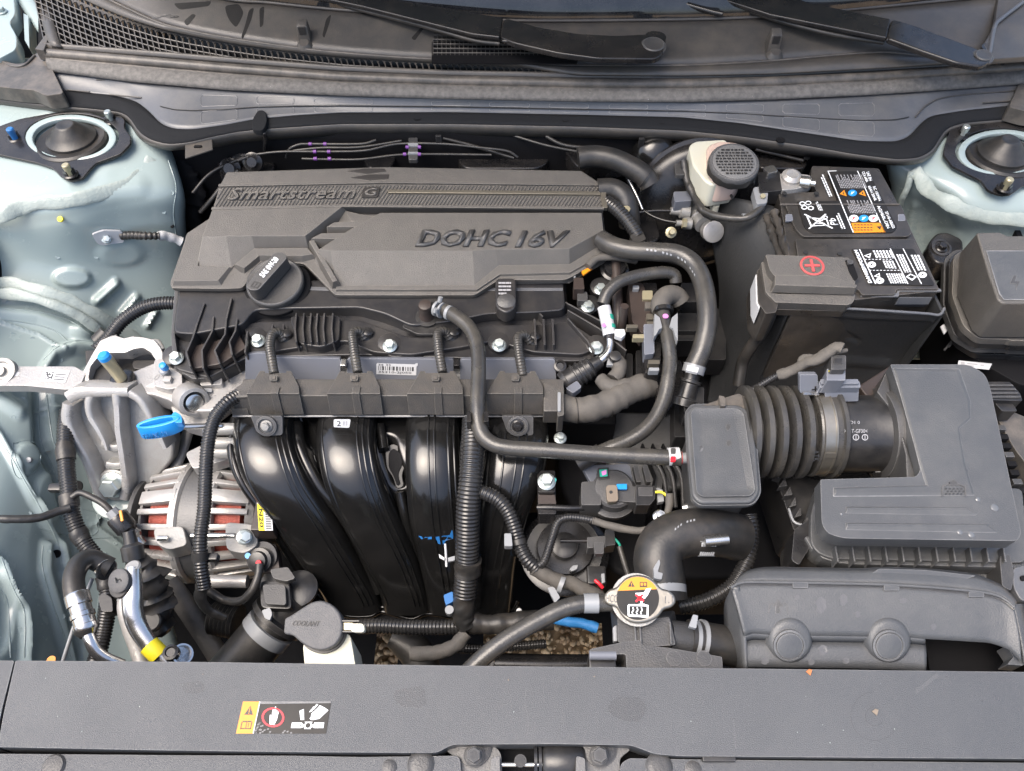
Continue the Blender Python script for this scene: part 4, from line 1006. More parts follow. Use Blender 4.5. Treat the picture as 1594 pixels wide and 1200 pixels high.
PB_ = Pl((400, 650, -64), (440, 650, -64), (420, 680, -84))
for x in (417, 806):
    S('mount_tab', rnd([(x-26, 646), (x+24, 646), (x+24, 676), (x-6, 678), (x-17, 670), (x-22, 655)], 4), M['plasticm'], wc, pl=PB_, h=4, d=8, bev=1.2)
    LA('bolt_ring', PB_(x, 661, 4), PB_.n, [(0, 14), (4, 14), (4.5, 11), (2, 10.5)], M['plasticm'], wc, 28)
    BOLT(PB_(x, 661, 6), 8, M['alud'] if x < 500 else M['metalblk'], wc, n=PB_.n)
S('white_tag', rnd([(521, 651), (547, 651), (545, 664), (521, 663)], 2), M['white'], wc, pl=PB_, h=6, d=1, bev=0)
fr = Fr(PB_(524, 662, 6.2), PB_(544, 662, 6.2), PB_(524, 652, 6.2)); TX('lettering', '2', Fr(fr.p(.1, .1), fr.p(.4, .1), fr.p(.1, .9)), M['ink'], wc, bold=0); PR('print', fr, [rect(.55, .15, .62, .9), rect(.68, .15, .72, .9), rect(.8, .15, .9, .9)], M['inkg'], wc)

# four short convoluted leads looping into the channel
for i, (x, y0) in enumerate([(426, 520), (551, 518), (684, 518), (809, 524)]):
    t = T('injector_lead', ('leftmost short ribbed lead dropping into the wiring channel', 'ribbed lead dropping into the channel beside the gap in the rail cover', 'ribbed lead dropping into the channel just left of the black breather hose', 'rightmost short ribbed lead dropping into the wiring channel, by three cover ribs')[i], 'cable', (x, y0+30, -80), 'short ribbed leads')
    dx = -1 if i < 1 else (4 if i == 1 else 3)
    s = 1 if i != 0 else 1
    TB('conduit', [(x+16, y0+8, -66), (x+8, y0-2, -56), (x-2, y0+1, -50), (x-5+dx, y0+18, -47), (x-2+dx, y0+40, -46), (x+2+dx, y0+62, -50)], 7, M['rubber'], t, seg=12, corr=(4.6, 1.0))
    LA('plug', (x+20, y0+12, -78), (.2, .1, 1), [(0, 12), (10, 12), (13, 9), (20, 8), (22, 5)], M['plastic'], t, 18)
    BX('connector', P(x+24, y0+24, -80), (22, 16, 14), M['plastic'], t, bev=2)

# ================================================================== intake manifold
im = T('intake_manifold', 'glossy black intake manifold with four curved runners', 'intake manifold', (600, 800, -300))
GM = M['gloss']
def runner(name, rows, seg=22, rib=True, parent=None):
    """rows: (px left, px right, py, z, depth mm)"""
    sm = []
    cs, L = crom([(a, b, c, d, e) for a, b, c, d, e in rows], n=44)
    bm = bmesh.new(); rings = []; cp = []
    for a, b, y, z, dep in cs:
        A, B = P(a, y, z), P(b, y, z); c = (A+B)/2; cp.append((c, (B-A)/2, dep))
    fr = frames([c for c, _, _ in cp])
    for (c, hw, dep), (t, u, w) in zip(cp, fr):
        n = t.cross(hw).normalized(); n = n if n.dot(CAM-c) > 0 else -n; ring = []
        for k in range(seg):
            a = 2*math.pi*k/seg; ca, sa = math.cos(a), math.sin(a)
            ca = math.copysign(abs(ca)**.8, ca); sa = math.copysign(abs(sa)**.8, sa)
            ring.append(c+hw*ca+n*(sa*dep*.001))
        rings.append(ring)
    loft(bm, rings); fix(bm); mk(name, bm, GM, parent, 60)
    if rib is not False:
        for off in rib:
            pts = []
            for (c, hw, dep), (t, u, w) in list(zip(cp, fr))[2:-2]:
                n = t.cross(hw).normalized(); n = n if n.dot(CAM-c) > 0 else -n
                s = max(0, 1-off*off)**.5; pts.append(tuple(c+hw*off+n*(dep*.001*s**.74+.0006)))
            bm = bmesh.new(); tube_bm(bm, pts, 1.6, seg=6, step=8, raw=True); fix(bm); mk('seam_rib', bm, GM, parent, 60)
runner('runner', [(368, 462, 648, -114, 22), (364, 460, 690, -106, 28), (378, 480, 740, -116, 28), (420, 520, 800, -160, 28), (460, 556, 860, -215, 26), (496, 584, 915, -270, 20), (512, 594, 948, -300, 16)], rib=(.5, .66, .82, -.7), parent=im)
runner('runner', [(496, 588, 648, -114, 22), (492, 586, 690, -106, 28), (502, 596, 740, -116, 28), (528, 620, 800, -158, 28), (561, 648, 860, -212, 26), (589, 664, 915, -266, 20), (598, 670, 948, -296, 16)], rib=(.45, .62, .8, -.7), parent=im)
runner('runner', [(632, 716, 648, -114, 22), (631, 716, 690, -106, 28), (632, 719, 740, -116, 28), (637, 724, 800, -156, 28), (650, 731, 860, -210, 26), (662, 734, 915, -263, 20), (667, 735, 948, -294, 16)], rib=(-.1, .12, .6, .8), parent=im)
runner('runner', [(760, 855, 648, -114, 22), (756, 854, 690, -106, 28), (750, 846, 740, -116, 28), (740, 823, 800, -156, 28), (732, 808, 860, -210, 26), (725, 800, 915, -263, 20), (722, 795, 948, -294, 16)], rib=(-.35, .05, .3), parent=im)
for pp, w in (([(462, 660, -112), (468, 700, -112), (492, 748, -128), (536, 805, -168), (566, 862, -222), (590, 920, -276)], 9), ([(592, 662, -114), (598, 700, -116)], 7), ([(622, 765, -140), (632, 810, -170), (650, 870, -226), (664, 925, -276)], 7), ([(728, 665, -114), (730, 720, -120), (734, 800, -164)], 9)):
    TB('web_ridge', pp, w, GM, im, seg=14)
# web between the runners
MG = [[(x, y, z) for x in (380, 500, 620, 740, 850)] for y, z in [(640, -122), (700, -122)]]+\
     [[(x, y, z) for x in (400, 510, 625, 735, 830)] for y, z in [(760, -150)]]+\
     [[(x, y, z) for x in (450, 545, 640, 735, 800)] for y, z in [(840, -212)]]+\
     [[(x, y, z) for x in (510, 580, 650, 730, 795)] for y, z in [(950, -312)]]
patch('web', MG, GM, im, [('ridge', [(604, 690), (612, 720), (622, 745)], 18, -14), ('ridge', [(470, 655), (485, 700), (500, 760)], 14, -12), ('ridge', [(480, 770), (540, 870)], 8, -10), ('ridge', [(735, 660), (735, 740)], 16, -10)], 110, 100)
PW = Pl((580, 690, -124), (640, 690, -124), (610, 740, -142))
S('keyhole_frame', rnd([(600, 700), (612, 690), (630, 700), (634, 722), (626, 738), (630, 758), (618, 762), (612, 742), (602, 730)], 8), M['rubberd'], im, pl=PW, h=5, d=8, bev=2)
S('keyhole', rnd([(606, 706), (613, 698), (625, 706), (628, 722), (620, 738), (624, 754), (619, 757), (614, 742), (606, 728)], 6), M['deep'], im, pl=PW, h=7.5, d=3, bev=.5)
# lower flange with two welded ridges
for k, (dy, dz) in enumerate([(0, 0), (7, -4)]):
    TB('weld_flange', [(400+60, 890+dy, -262+dz), (500, 930+dy, -292+dz), (535, 950+dy, -305+dz), (575, 952+dy, -306+dz), (596, 945+dy, -302+dz), (640, 956+dy, -306+dz), (665, 948+dy, -302+dz), (715, 954+dy, -305+dz), (735, 948+dy, -302+dz), (790, 952+dy, -305+dz), (806, 935+dy, -296+dz)], 3.5, GM, im, seg=8)
S('lower_shell', rnd([(480, 925), (800, 925), (796, 962), (520, 965)], 12), M['deep'], im, z=-318, d=60, bev=6)
TB('side_flange', [(366, 652, -126), (361, 700, -126), (376, 748, -140), (416, 806, -178), (456, 872, -235), (494, 942, -300)], 7, GM, im)
# blue paint marks and the small blue clip
RS = on([o for o in im.children if o.name.startswith('runner')])
for q in ([(652, 834), (664, 836), (672, 835), (672, 839), (656, 839)], [(676, 836), (688, 834), (700, 833), (703, 825), (706, 826), (705, 838), (694, 841), (680, 841)], [(680, 840), (694, 841), (690, 848), (682, 846)]): DEC('paint_mark', RS, [q], M['bluep'], im, .4)
# ================================================================== left side: engine mount, alternator, pipes
mt = T('engine_mount', 'cast silver engine mount with a pocketed front leg and pear shaped opening', 'engine mount', (180, 650, -240))
AL = M['alu']
PM = Pl((130, 590, -95), (250, 590, -95), (180, 530, -80))
mo = [(155, 530), (170, 523), (182, 522), (192, 526), (204, 523), (222, 524), (240, 528), (250, 540), (258, 560), (266, 580), (252, 600), (236, 616), (215, 612), (190, 612), (165, 606), (140, 606), (120, 606), (108, 618), (122, 590), (140, 556)]
mi = [(138, 586), (141, 570), (152, 556), (168, 549), (195, 549), (208, 543), (222, 541), (234, 548), (243, 562), (248, 578), (242, 592), (222, 602), (196, 604), (172, 602), (150, 600), (140, 596)]
ANN('top_frame', mo, mi, (190, 572), AL, mt, pl=PM, h=0, d=26, bev=3, n=90)
S('opening_rubber', [(132, 545), (250, 540), (255, 605), (135, 605)], M['rubberd'], mt, z=-125, d=20, bev=2)
for x0, y0, x1, y1 in [(145, 562, 175, 600), (206, 560, 246, 574)]:
    S('rubber_lug', rnd([(x0, y0), (x1, y0), (x1, y1), (x0, y1)], 6), M['rubberd'], mt, z=-105, d=14, bev=3)
for pth in ([(165, 540), (172, 528), (182, 525)], [(194, 542), (200, 530), (210, 527)], [(232, 534), (244, 532), (252, 545)]):
    TB('casting_groove', [(x, y, -88) for x, y in pth], 5, M['alud'], mt, flat=.5)
# front leg: a sloping casting with pockets between ribs
PLg = Pl((110, 620, -98), (235, 620, -98), (182, 765, -212))
leg = rnd([(118, 604), (170, 604), (215, 608), (236, 628), (252, 660), (266, 690), (262, 722), (238, 752), (206, 778), (168, 776), (152, 735), (134, 700), (114, 672), (103, 645), (106, 622)], 8)
S('leg_casting', leg, M['alud'], mt, pl=PLg, h=-14, d=26, bev=5, seg=3)  # darker tone than the ribs: pocket shade put into the colour
def ribp(name, path, w, h=12, m=AL):
    h *= 1.0
    """raised rounded rib on the leg plane"""
    sm, _ = crom([(a, b, 0, c if len(q) > 2 else w) for q in path for a, b, c in [(q[0], q[1], q[2] if len(q) > 2 else w)]], n=26)
    bm = bmesh.new(); rows = []
    pts = [(PLg(x, y, 0), ww) for x, y, _, ww in sm]; fr = frames([p for p, _ in pts])
    for (p, ww), (t, u, v) in zip(pts, fr):
        s = t.cross(PLg.n).normalized(); k = ww*.00062
        rows.append([p-s*k*1.15-PLg.n*.02, p-s*k+PLg.n*(h*.0008), p-s*k*.6+PLg.n*(h*.001), p+s*k*.6+PLg.n*(h*.001), p+s*k+PLg.n*(h*.0008), p+s*k*1.15-PLg.n*.02])
    loft(bm, rows); fix(bm); mk(name, bm, m, mt, 50)
ribp('rib', [(112, 625, 12), (110, 650, 12), (122, 680, 11), (140, 712, 11), (154, 750, 11), (163, 776, 12)], 12, 14)
ribp('rib', [(148, 608, 10), (143, 625, 9), (146, 645, 8), (158, 665, 7), (168, 684, 5), (172, 696, 3)], 9, 12)
ribp('rib', [(186, 610, 10), (189, 640, 9), (190, 665, 9), (194, 690, 9), (198, 720, 9), (201, 750, 10), (198, 772, 12)], 10, 14)
ribp('rib', [(205, 608, 10), (224, 622, 9), (240, 650, 8), (252, 672, 7), (262, 694, 6)], 9, 12)
ribp('rib', [(112, 616, 14), (130, 608, 14), (170, 607, 12), (205, 607, 12)], 13, 13)
ribp('rib', [(160, 690, 8), (178, 696, 8), (192, 694, 8)], 8, 6, M['alud'])
ribp('rib', [(168, 722, 8), (182, 724, 8), (196, 722, 8)], 8, 6, M['alud'])
LA('bolt_boss', PLg(180, 754, -3), PLg.n, [(-8, 26), (6, 25), (8, 22)], M['alud'], mt, 34)
BOLT(PLg(180, 752, 5), 20, M['zinc'], mt, n=PLg.n)
LA('mount_skirt', P(186, 770, -232), (0, -.2, 1), [(0, 40), (6, 38), (8, 30)], M['paint'], mt, 34)

# engine side bracket
eb = T('engine_bracket', 'silver cast bracket arm carrying a yellowish stud with a blue tip', 'bracket', (230, 600, -150))
S('arm_plate', rnd([(178, 600), (185, 585), (208, 577), (235, 566), (262, 556), (275, 575), (300, 590), (330, 582), (385, 578), (385, 600), (350, 625), (330, 640), (290, 640), (262, 622), (238, 614), (214, 612)], 6), AL, eb, z=-98, d=34, bev=4, seg=3)
S('arm_step', rnd([(240, 560), (262, 554), (282, 570), (284, 602), (262, 606), (238, 600)], 4), AL, eb, z=-86, d=16, bev=3)
S('arm_step', rnd([(310, 584), (345, 582), (346, 598), (312, 600)], 3), AL, eb, z=-88, d=12, bev=2)
S('slot_mark', rnd([(313, 604), (330, 604), (330, 610), (313, 610)], 2), M['clip'], eb, z=-94, d=5, bev=1)
LA('ring_boss', P(300, 624, -92), (.62, -.62, .45), [(-22, 22), (0, 23), (8, 21), (9, 16), (2, 14), (-6, 12)], AL, eb, 36)
LA('boss_plug', P(302, 626, -90), (.62, -.62, .45), [(-4, 12), (3, 12), (4, 10)], M['steel'], eb, 28)
S('arm_front', rnd([(262, 612), (300, 640), (330, 655), (330, 672), (285, 660), (268, 640)], 5), AL, eb, z=-118, d=24, bev=3)
sa = (P(168, 562, -48)-P(190, 590, -88)).normalized()
LA('stud', P(189, 589, -88), sa, [(0, 8.5), (30, 8.5), (31, 8.8), (45, 8.8)], M['tan'], eb, 20)
LA('stud_tip', P(189, 589, -88)+sa*.045, sa, [(0, 8.8), (6, 8.6), (9, 6), (9.5, 3)], M['blue'], eb, 20)
LA('stud_seat', P(192, 592, -96), sa, [(0, 18), (6, 17), (8, 12)], M['metalblk'], eb, 24)
fr = Fr(P(238, 594, -85.6), P(248, 588, -85.6), P(240, 586, -85.6)); PR('cast_mark', fr, ringp(.5, .5, .45, .5, .12, 12), M['alud'], eb)
sn = T('blue_sensor_screw', 'small blue painted screw beside the leftmost valve cover bolt', 'screw', (256, 572, -90))
LA('screw_body', (258, 580, -84), (0, -.2, 1), [(0, 7), (8, 7), (10, 5)], M['clip'], sn, 12)
LA('screw_head', (256, 572, -72), (0, -.2, 1), [(-4, 5), (2, 5.5), (8, 5), (9, 3)], M['blue'], sn, 12)
BX('screw_lug', (262, 592, -84), (11, 10, 10), AL, sn, bev=1.5)

lk = T('torque_rod', 'flat silver torque rod with a white data matrix sticker reaching in from the wing', 'engine stay', (60, 590, -120))
PK = Pl((0, 590, -92), (110, 590, -92), (60, 570, -92))
S('rod_plate', rnd([(-60, 568), (20, 570), (116, 570), (134, 580), (122, 606), (100, 606), (40, 600), (-60, 600)], 4), AL, lk, pl=PK, h=0, d=16, bev=3, seg=3)
LA('rod_eye', P(2, 579, -90), (0, -.3, 1), [(-6, 22), (3, 21), (4, 15), (1, 14), (1, 8), (6, 7.5), (7, 3)], M['alud'], lk, 30)
fr = Fr(PK(62, 594, .2), PK(102, 596, .2), PK(70, 575, .2)); PR('sticker', fr, [rect(0, 0, 1, 1)], M['white'], lk)
rr = random.Random(5); cells = [rect(.1+i*.045, .25+j*.075, .145+i*.045, .325+j*.075) for i in range(7) for j in range(7) if rr.random() < .5]
PR('print', fr, cells+[rect(.5, .2+k*.2, .9, .26+k*.2) for k in range(3)], M['ink'], lk, h=.15)
LA('paint_dot', PK(26, 582, 0), PK.n, [(-.5, 4), (.4, 4)], M['white'], lk, 12)

dh = T('dipstick_handle', 'bright blue oval dipstick loop marked TRANS OIL next to the silver mount leg', 'dipstick', (250, 662, -70))
bm = bmesh.new(); rows = []; c0 = P(246, 656, -78)
for k in range(40):
    a = 2*math.pi*k/40; p = c0+Vector((math.cos(a)*.0275, math.sin(a)*.0065+math.cos(a)*.0045, math.cos(a)*.003)); o = Vector((math.cos(a)*.0022, math.sin(a)*.0022, 0))
    rows.append([p-o, p+o, p+o+Vector((0, -.005, -.021)), p-o+Vector((0, -.005, -.021))])
R2 = [[bm.verts.new(q) for q in r] for r in rows]
for k in range(40):
    for j in range(4): bm.faces.new((R2[k][j], R2[(k+1) % 40][j], R2[(k+1) % 40][(j+1) % 4], R2[k][(j+1) % 4]))
fix(bm); bevel(bm, .6, 2, 50); mk('loop_band', bm, M['blue'], dh, 40)
fr = Fr(c0+Vector((-.021, -.0175, -.018)), c0+Vector((.014, -.0130, -.015)), c0+Vector((-.021, -.0150, -.009)), 1.0)
TX('lettering', 'TRANS OIL', fr, M['bluep'], dh, d=.5, bold=.01)
S('loop_neck', rnd([(266, 646), (272, 640), (282, 646), (284, 658), (272, 658)], 3), M['blue'], dh, z=-76, d=12, bev=2)
LA('stick_tube', P(286, 664, -92), (.9, .25, -.35), [(0, 4), (50, 4)], M['steel'], dh, 12)

# ---------------- alternator
at = T('alternator', 'silver alternator with finned end housings and red copper windings', 'alternator', (330, 812, -330))
ac = P(333, 812, -262); X = Vector((1, 0, 0)); RA = 90
def axp(px): return P(px, 812, -262).x-ac.x
def cyl(name, x0, x1, prof, m, seg=48): 
    c = ac+X*x0; L_ = (x1-x0)*1000
    return LA(name, c, X, [(L_*t, r) for t, r in prof], m, at, seg, 30)
xL, xR = axp(250), axp(425)
cyl('stator', axp(305), axp(352), [(0, 84), (.05, 86), (.95, 86), (1, 84)], M['stator'])
cyl('winding', axp(262), axp(302), [(0, 58), (.1, 74), (.9, 76), (1, 70)], M['copper'])
cyl('winding', axp(356), axp(404), [(0, 70), (.1, 76), (.9, 74), (1, 58)], M['copper'])
cyl('front_housing_ring', axp(298), axp(312), [(0, 87), (.2, 91), (.8, 91), (1, 87)], AL)
cyl('front_housing_plate', axp(247), axp(256), [(0, 50), (.3, 72), (1, 78)], AL)
cyl('rear_housing_ring', axp(345), axp(362), [(0, 87), (.2, 91), (.8, 91), (1, 87)], AL)
cyl('rear_housing_plate', axp(408), axp(428), [(0, 80), (.5, 74), (1, 55)], AL)
for k in range(24):
    a = R(360*k/24)
    for (xa, xb, ra, rb) in ((axp(250), axp(306), 80, 92), (axp(352), axp(412), 92, 82)):
        n = Vector((0, math.cos(a), math.sin(a))); s = Vector((0, -math.sin(a), math.cos(a)))
        if n.z < -.5: continue
        bm = bmesh.new(); w = .0042 if k % 6 else .010
        A, B = ac+X*xa, ac+X*xb
        loft(bm, [[A+n*ra*.001*q+s*w*e for q, e in ((.86, -1), (1, -1), (1, 1), (.86, 1))], [B+n*rb*.001*q+s*w*e for q, e in ((.86, -1), (1, -1), (1, 1), (.86, 1))]])
        fix(bm); bevel(bm, 1.5, 2); mk('cooling_fin', bm, AL, at, 35)
cyl('pulley_guard', axp(226), axp(236), [(0, 58), (.2, 66), (.8, 66), (1, 62)], M['plasticm'])
cyl('pulley', axp(206), axp(228), [(0, 30), (.1, 34), (.4, 30), (.6, 34), (.9, 30), (1, 34)], M['steel'])
S('lug', rnd([(238, 822), (285, 818), (292, 848), (262, 856), (242, 846)], 8), M['alud'], at, z=-182, d=30, bev=6, seg=3)
S('lug', rnd([(350, 812), (398, 816), (402, 848), (380, 862), (352, 856)], 9), M['alud'], at, z=-172, d=30, bev=5, seg=3)
S('mount_ear', rnd([(288, 705), (318, 690), (360, 690), (364, 712), (330, 722), (300, 730)], 6), AL, at, z=-160, d=22, bev=4)
LA('through_bolt', P(246, 838, -176), X, [(0, 4), (14, 4)], M['steel'], at, 12)
LA('through_bolt', P(298, 834, -172), X, [(0, 4), (60, 4)], M['steel'], at, 12)
LA('through_bolt', P(318, 905, -215), X, [(0, 9), (60, 9)], M['alu'], at, 16)
for y, z in ((668, -118), (690, -126), (704, -136)): LA('block_rib', P(318, y, z), X, [(0, 9), (70, 9)], M['alud'], at, 16)
BX('regulator_box', P(416, 806, -160), (30, 50, 30), M['brown'], at, bev=2)
S('regulator_cover', rnd([(386, 846), (430, 846), (436, 890), (400, 892), (388, 880)], 4), M['brown'], at, z=-192, d=26, bev=2)
BOLT((381, 836, -160), 11, M['zinc'], at, n=(.5, -.3, 1))
fr = Fr(P(403, 826, -143), P(425, 826, -143), P(400, 778, -143)); PR('label_sheet', fr, [rect(0, 0, 1, 1)], M['white'], at); PR('label_band', fr, [rect(0, 0, .42, .86)], M['yellow'], at, h=.12)
f2 = Fr(fr.p(.32, .06), fr.p(.32, .66), fr.p(.10, .06), .3); TX('lettering', 'N20', Fr(fr.p(.08, .70), fr.p(.08, .10), fr.p(.36, .70), .3), M['ink'], at, bold=.02)
PR('barcode', fr, [[(.52, y), (.92, y), (.92, y+.03), (.52, y+.03)] for y in [i*.055+.05 for i in range(15)]], M['ink'], at, h=.15)
LA('paint_dot', P(386, 865, -176), (0, -.4, 1), [(-1, 4), (1, 4)], M['blue'], at, 12)

ap = T('alternator_plug', 'round black plug with a grey lead below the yellow N20 label', 'connector', (405, 880, -200))
LA('plug_body', P(404, 872, -184), (-.1, -.5, .9), [(-10, 17), (2, 17), (3, 13), (10, 12), (11, 8)], M['plastic'], ap, 24)
LA('plug_collar', P(408, 866, -184), (-.1, -.5, .9), [(-6, 20), (-2, 20)], M['metalblk'], ap, 24)
LA('red_seal', P(403, 876, -172), (-.1, -.5, .9), [(-1, 4), (2, 4)], M['red'], ap, 10)
TB('lead', [(404, 878, -172), (402, 895, -175), (393, 918, -182), (375, 935, -195), (350, 934, -205), (325, 920, -200)], 5.5, M['rubberd'], ap, wob=.1)
bs = T('actuator_box', 'dark box shaped actuator with rounded lid under the alternator plug', 'actuator', (430, 920, -240))
S('housing', rnd([(414, 886), (446, 890), (452, 930), (440, 946), (410, 942), (404, 905)], 8), M['plastic'], bs, z=-196, d=50, bev=5, seg=3)
S('lid', rnd([(408, 909), (444, 909), (446, 942), (412, 940)], 6), M['plasticm'], bs, z=-180, d=20, bev=3, seg=3)
S('lid_frame', rnd([(404, 904), (450, 904), (454, 948), (406, 946)], 8), M['plastic'], bs, z=-190, d=14, bev=3)
S('arm', rnd([(420, 886), (448, 882), (460, 900), (445, 905), (425, 900)], 4), M['plasticm'], bs, z=-178, d=10, bev=2)
LA('rod_joint', P(466, 918, -215), (0, 0, 1), [(0, 26), (6, 26), (9, 20)], M['plastic'], bs, 22)

# ---------------- conduits and harness on the left
def conduit(label, pts, r, m='conduit', per=4.4, dep=1.2, cat='cable conduit', name='ribbed_conduit', seg=16, grp=None):
    bm = bmesh.new(); tube_bm(bm, pts, r, seg=seg, corr=(per, dep)); fix(bm); o = mk(name, bm, M[m], None, 75); tag(o, label, cat, grp); return o
cl = T('ribbed_conduit', 'ribbed black conduit hanging in front of the alternator from the wiring channel end', 'cable conduit', (320, 760, -120))
TB('conduit', [(372, 614, -60), (352, 628, -58), (334, 652, -66), (324, 690, -80), (320, 740, -98), (318, 790, -112), (312, 840, -128), (313, 880, -145), (318, 915, -165)], 9.5, M['conduit'], cl, seg=16, corr=(4.2, 1.1))
TB('tape_band', [(311, 858, -134), (312, 872, -142)], 10.5, M['rubberd'], cl)
BX('clip_block', P(330, 868, -146), (18, 10, 12), M['plastic'], cl, bev=2)
TB('loose_tail', [(316, 905, -162), (312, 930, -180), (325, 950, -200), (350, 962, -215)], 8, M['rubberd'], cl, wob=.2, flat=.7)
cr = conduit('ribbed black conduit curving from behind the silver mount up to the valve cover', [(150, 545, -110), (170, 525, -105), (190, 500, -92), (220, 480, -82), (250, 472, -78), (284, 472, -80)], 10.5)
LA('conduit_boot', P(160, 525, -112), (.5, .5, .3), [(-10, 13), (10, 12)], M['rubberd'], None, 16)
bpy.data.objects['conduit_boot']["label"] = 'dark rubber boot where a ribbed conduit passes behind the mount'; bpy.data.objects['conduit_boot']["category"] = 'rubber boot'
hl = T('wiring_loom', 'thick taped black loom running down the pale green wing past the mount leg', 'wiring loom', (110, 760, -220))
TB('loom_conduit', [(106, 640, -120), (102, 670, -128), (103, 720, -140), (107, 760, -150), (112, 800, -162), (128, 840, -178), (150, 870, -190), (165, 900, -205), (168, 940, -222), (162, 980, -240), (155, 1010, -250), (145, 1040, -262)], 11.5, M['conduit'], hl, seg=16, corr=(4.2, 1.3))
for a in ([(101, 690, -132), (103, 716, -139)], [(106, 770, -153), (110, 792, -160)], [(120, 826, -172), (129, 842, -179)], [(163, 896, -203), (167, 915, -212)]): TB('tape_wrap', a, 12.6, M['rubberd'], hl, wob=.12)
BX('clip_fir_tree', P(88, 760, -160), (20, 12, 12), M['plastic'], hl, bev=3)
S('loom_clip', rnd([(152, 930), (160, 922), (174, 930), (176, 952), (158, 952)], 4), M['plastic'], hl, z=-204, d=18, bev=3)
wt = TB('sheathed_wire', [(-40, 806, -110), (20, 808, -120), (60, 806, -132), (90, 796, -142), (110, 790, -146)], 5.5, M['rubberd'], None, wob=.1)
tag(wt, 'grey sheathed wire crossing the wing from the border to the thick loom', 'cable')
sw = T('pressure_switch_lead', 'thin grey lead with a white connector plugged into the dark pressure switch', 'connector', (190, 800, -230))
TB('lead', [(112, 774, -148), (125, 767, -146), (145, 775, -148), (162, 785, -150), (172, 795, -155)], 4.5, M['rubberd'], sw)
pa = (P(215, 840, -190)-P(172, 792, -155)).normalized()
LA('white_collar', P(172, 794, -156), pa, [(0, 8), (10, 9)], M['clip'], sw, 8)
LA('switch_body', P(172, 794, -156)+pa*.010, pa, [(0, 13), (4, 15), (24, 15), (27, 12), (30, 12)], M['metalblk'], sw, 20)
LA('switch_ring', P(172, 794, -156)+pa*.040, pa, [(0, 11), (6, 13), (10, 11), (12, 9), (24, 8)], M['pipe'], sw, 20)
BX('brown_tab', P(189, 803, -140), (4, 16, 3), M['orange'], sw, M=ax3((1, .4, 0), (0, -.2, 1)))

# ---------------- air conditioning pipes
a1 = T('coolant_pipe', 'black hooked rubber hose crimped into a shiny silver pipe in the left front corner', 'pipe', (140, 950, -150))
TB('rubber_bend', [(172, 883, -96), (158, 877, -90), (140, 870, -80), (124, 878, -72), (115, 898, -68), (116, 920, -68), (120, 936, -70)], 12.2, M['rubberd'], a1, seg=24)
bm = bmesh.new()
cth = P(165, 886, -92); LA('hose_ring', cth, Vector((.75, -.45, .25)), [(-1.5, 13.6), (1.5, 13.6), (1.8, 12.2)], M['pipe'], a1, 28)
ca = (P(120, 928, -68)-P(136, 984, -80)).normalized()
LA('crimp', P(136, 984, -80), ca, [(-4, 9), (0, 12), (3, 14), (8, 14), (9, 12.4), (17, 12.4), (18, 13.8), (23, 13.8), (24, 12.2), (32, 12.2), (33, 14), (46, 14), (48, 12.5)], M['pipe'], a1, 26)
TB('silver_tube', [(136, 984, -80), (142, 1000, -84), (150, 1014, -90), (166, 1026, -98), (190, 1036, -110)], 7.2, M['pipe'], a1, seg=18)
a2 = TB('support_rod', [(144, 900, -96), (128, 940, -110), (112, 985, -125), (96, 1035, -140)], 2.4, M['clip'], None, seg=10); tag(a2, 'thin straight pale rod slanting down behind the crimped pipe', 'rod')
a3 = T('charging_pipe', 'bright aluminium pipe with a black screw cap marked H and a yellow sleeve', 'pipe', (210, 960, -150))
LA('cap_skirt', P(190, 912, -62), (-.25, -.35, .9), [(-16, 16), (-10, 17), (-8, 14.5), (4, 14.5), (6, 13)], M['rubberd'], a3, 28)
LA('cap_top', P(186, 904, -52), (-.25, -.35, .9), [(-3, 14), (2, 14), (3.5, 12)], M['cap'], a3, 28)
uu = Fr(P(181, 908, -48), P(190, 905, -48), P(179, 900, -48), .6); TX('lettering', 'H', uu, M['ink'], a3, d=.4)
TB('upper_tube', [(208, 884, -62, 9), (206, 900, -64, 11), (206, 925, -68, 12), (207, 950, -76, 12), (214, 975, -86, 11.5), (228, 998, -94, 10.5), (240, 1014, -100, 10), (258, 1032, -108, 10)], 11, M['pipe'], a3, seg=20, flat=.8)
TB('rear_tube', [(196, 930, -78, 9), (195, 950, -84, 9), (203, 980, -96, 9), (214, 1010, -108, 9), (222, 1035, -115, 9)], 9, M['alu'], a3, seg=16)
LA('tube_end', P(208, 884, -62), (0, .3, 1), [(-2, 9), (3, 9), (5, 7)], M['alu'], a3, 18)
TB('yellow_sleeve', [(232, 1004, -95), (240, 1012, -98), (248, 1020, -102)], 11.6, M['yellow'], a3, seg=20)
S('end_block', rnd([(236, 1000), (262, 1004), (278, 1022), (276, 1036), (240, 1040)], 6), M['alu'], a3, z=-108, d=20, bev=3)
LA('plug_nut', P(269, 1018, -88), (0, 0, 1), [(0, 9), (8, 9), (9, 6), (7, 5)], M['metalblk'], a3, 18)
LA('clip_ring', P(283, 1019, -92), (.6, 0, .8), [(0, 12), (4, 12), (4, 10), (0, 10)], M['pipe'], a3, 20)
a4 = T('dark_bracket', 'dark crumpled bracket and hose hidden behind the bright aluminium pipe', 'bracket', (240, 900, -260))
TB('bent_hose', [(204, 862, -150, 10), (212, 872, -150, 13), (228, 895, -165, 20), (240, 925, -185, 22), (246, 955, -210, 18), (250, 985, -235, 12)], 18, M['rubberd'], a4, wob=.5, seg=18)
LA('hose_neck', P(207, 862, -140), (-.2, .8, .5), [(-8, 14), (10, 14), (14, 9), (30, 8)], M['plastic'], a4, 20)
LA('grommet', P(237, 968, -190), (0, -.2, 1), [(-4, 13), (3, 13), (5, 11)], M['rubberd'], a4, 24)
LA('tan_flake', P(80, 1028, -40), (0, 0, 1), [(0, 5), (1, 5)], M['orange'], None, 9)
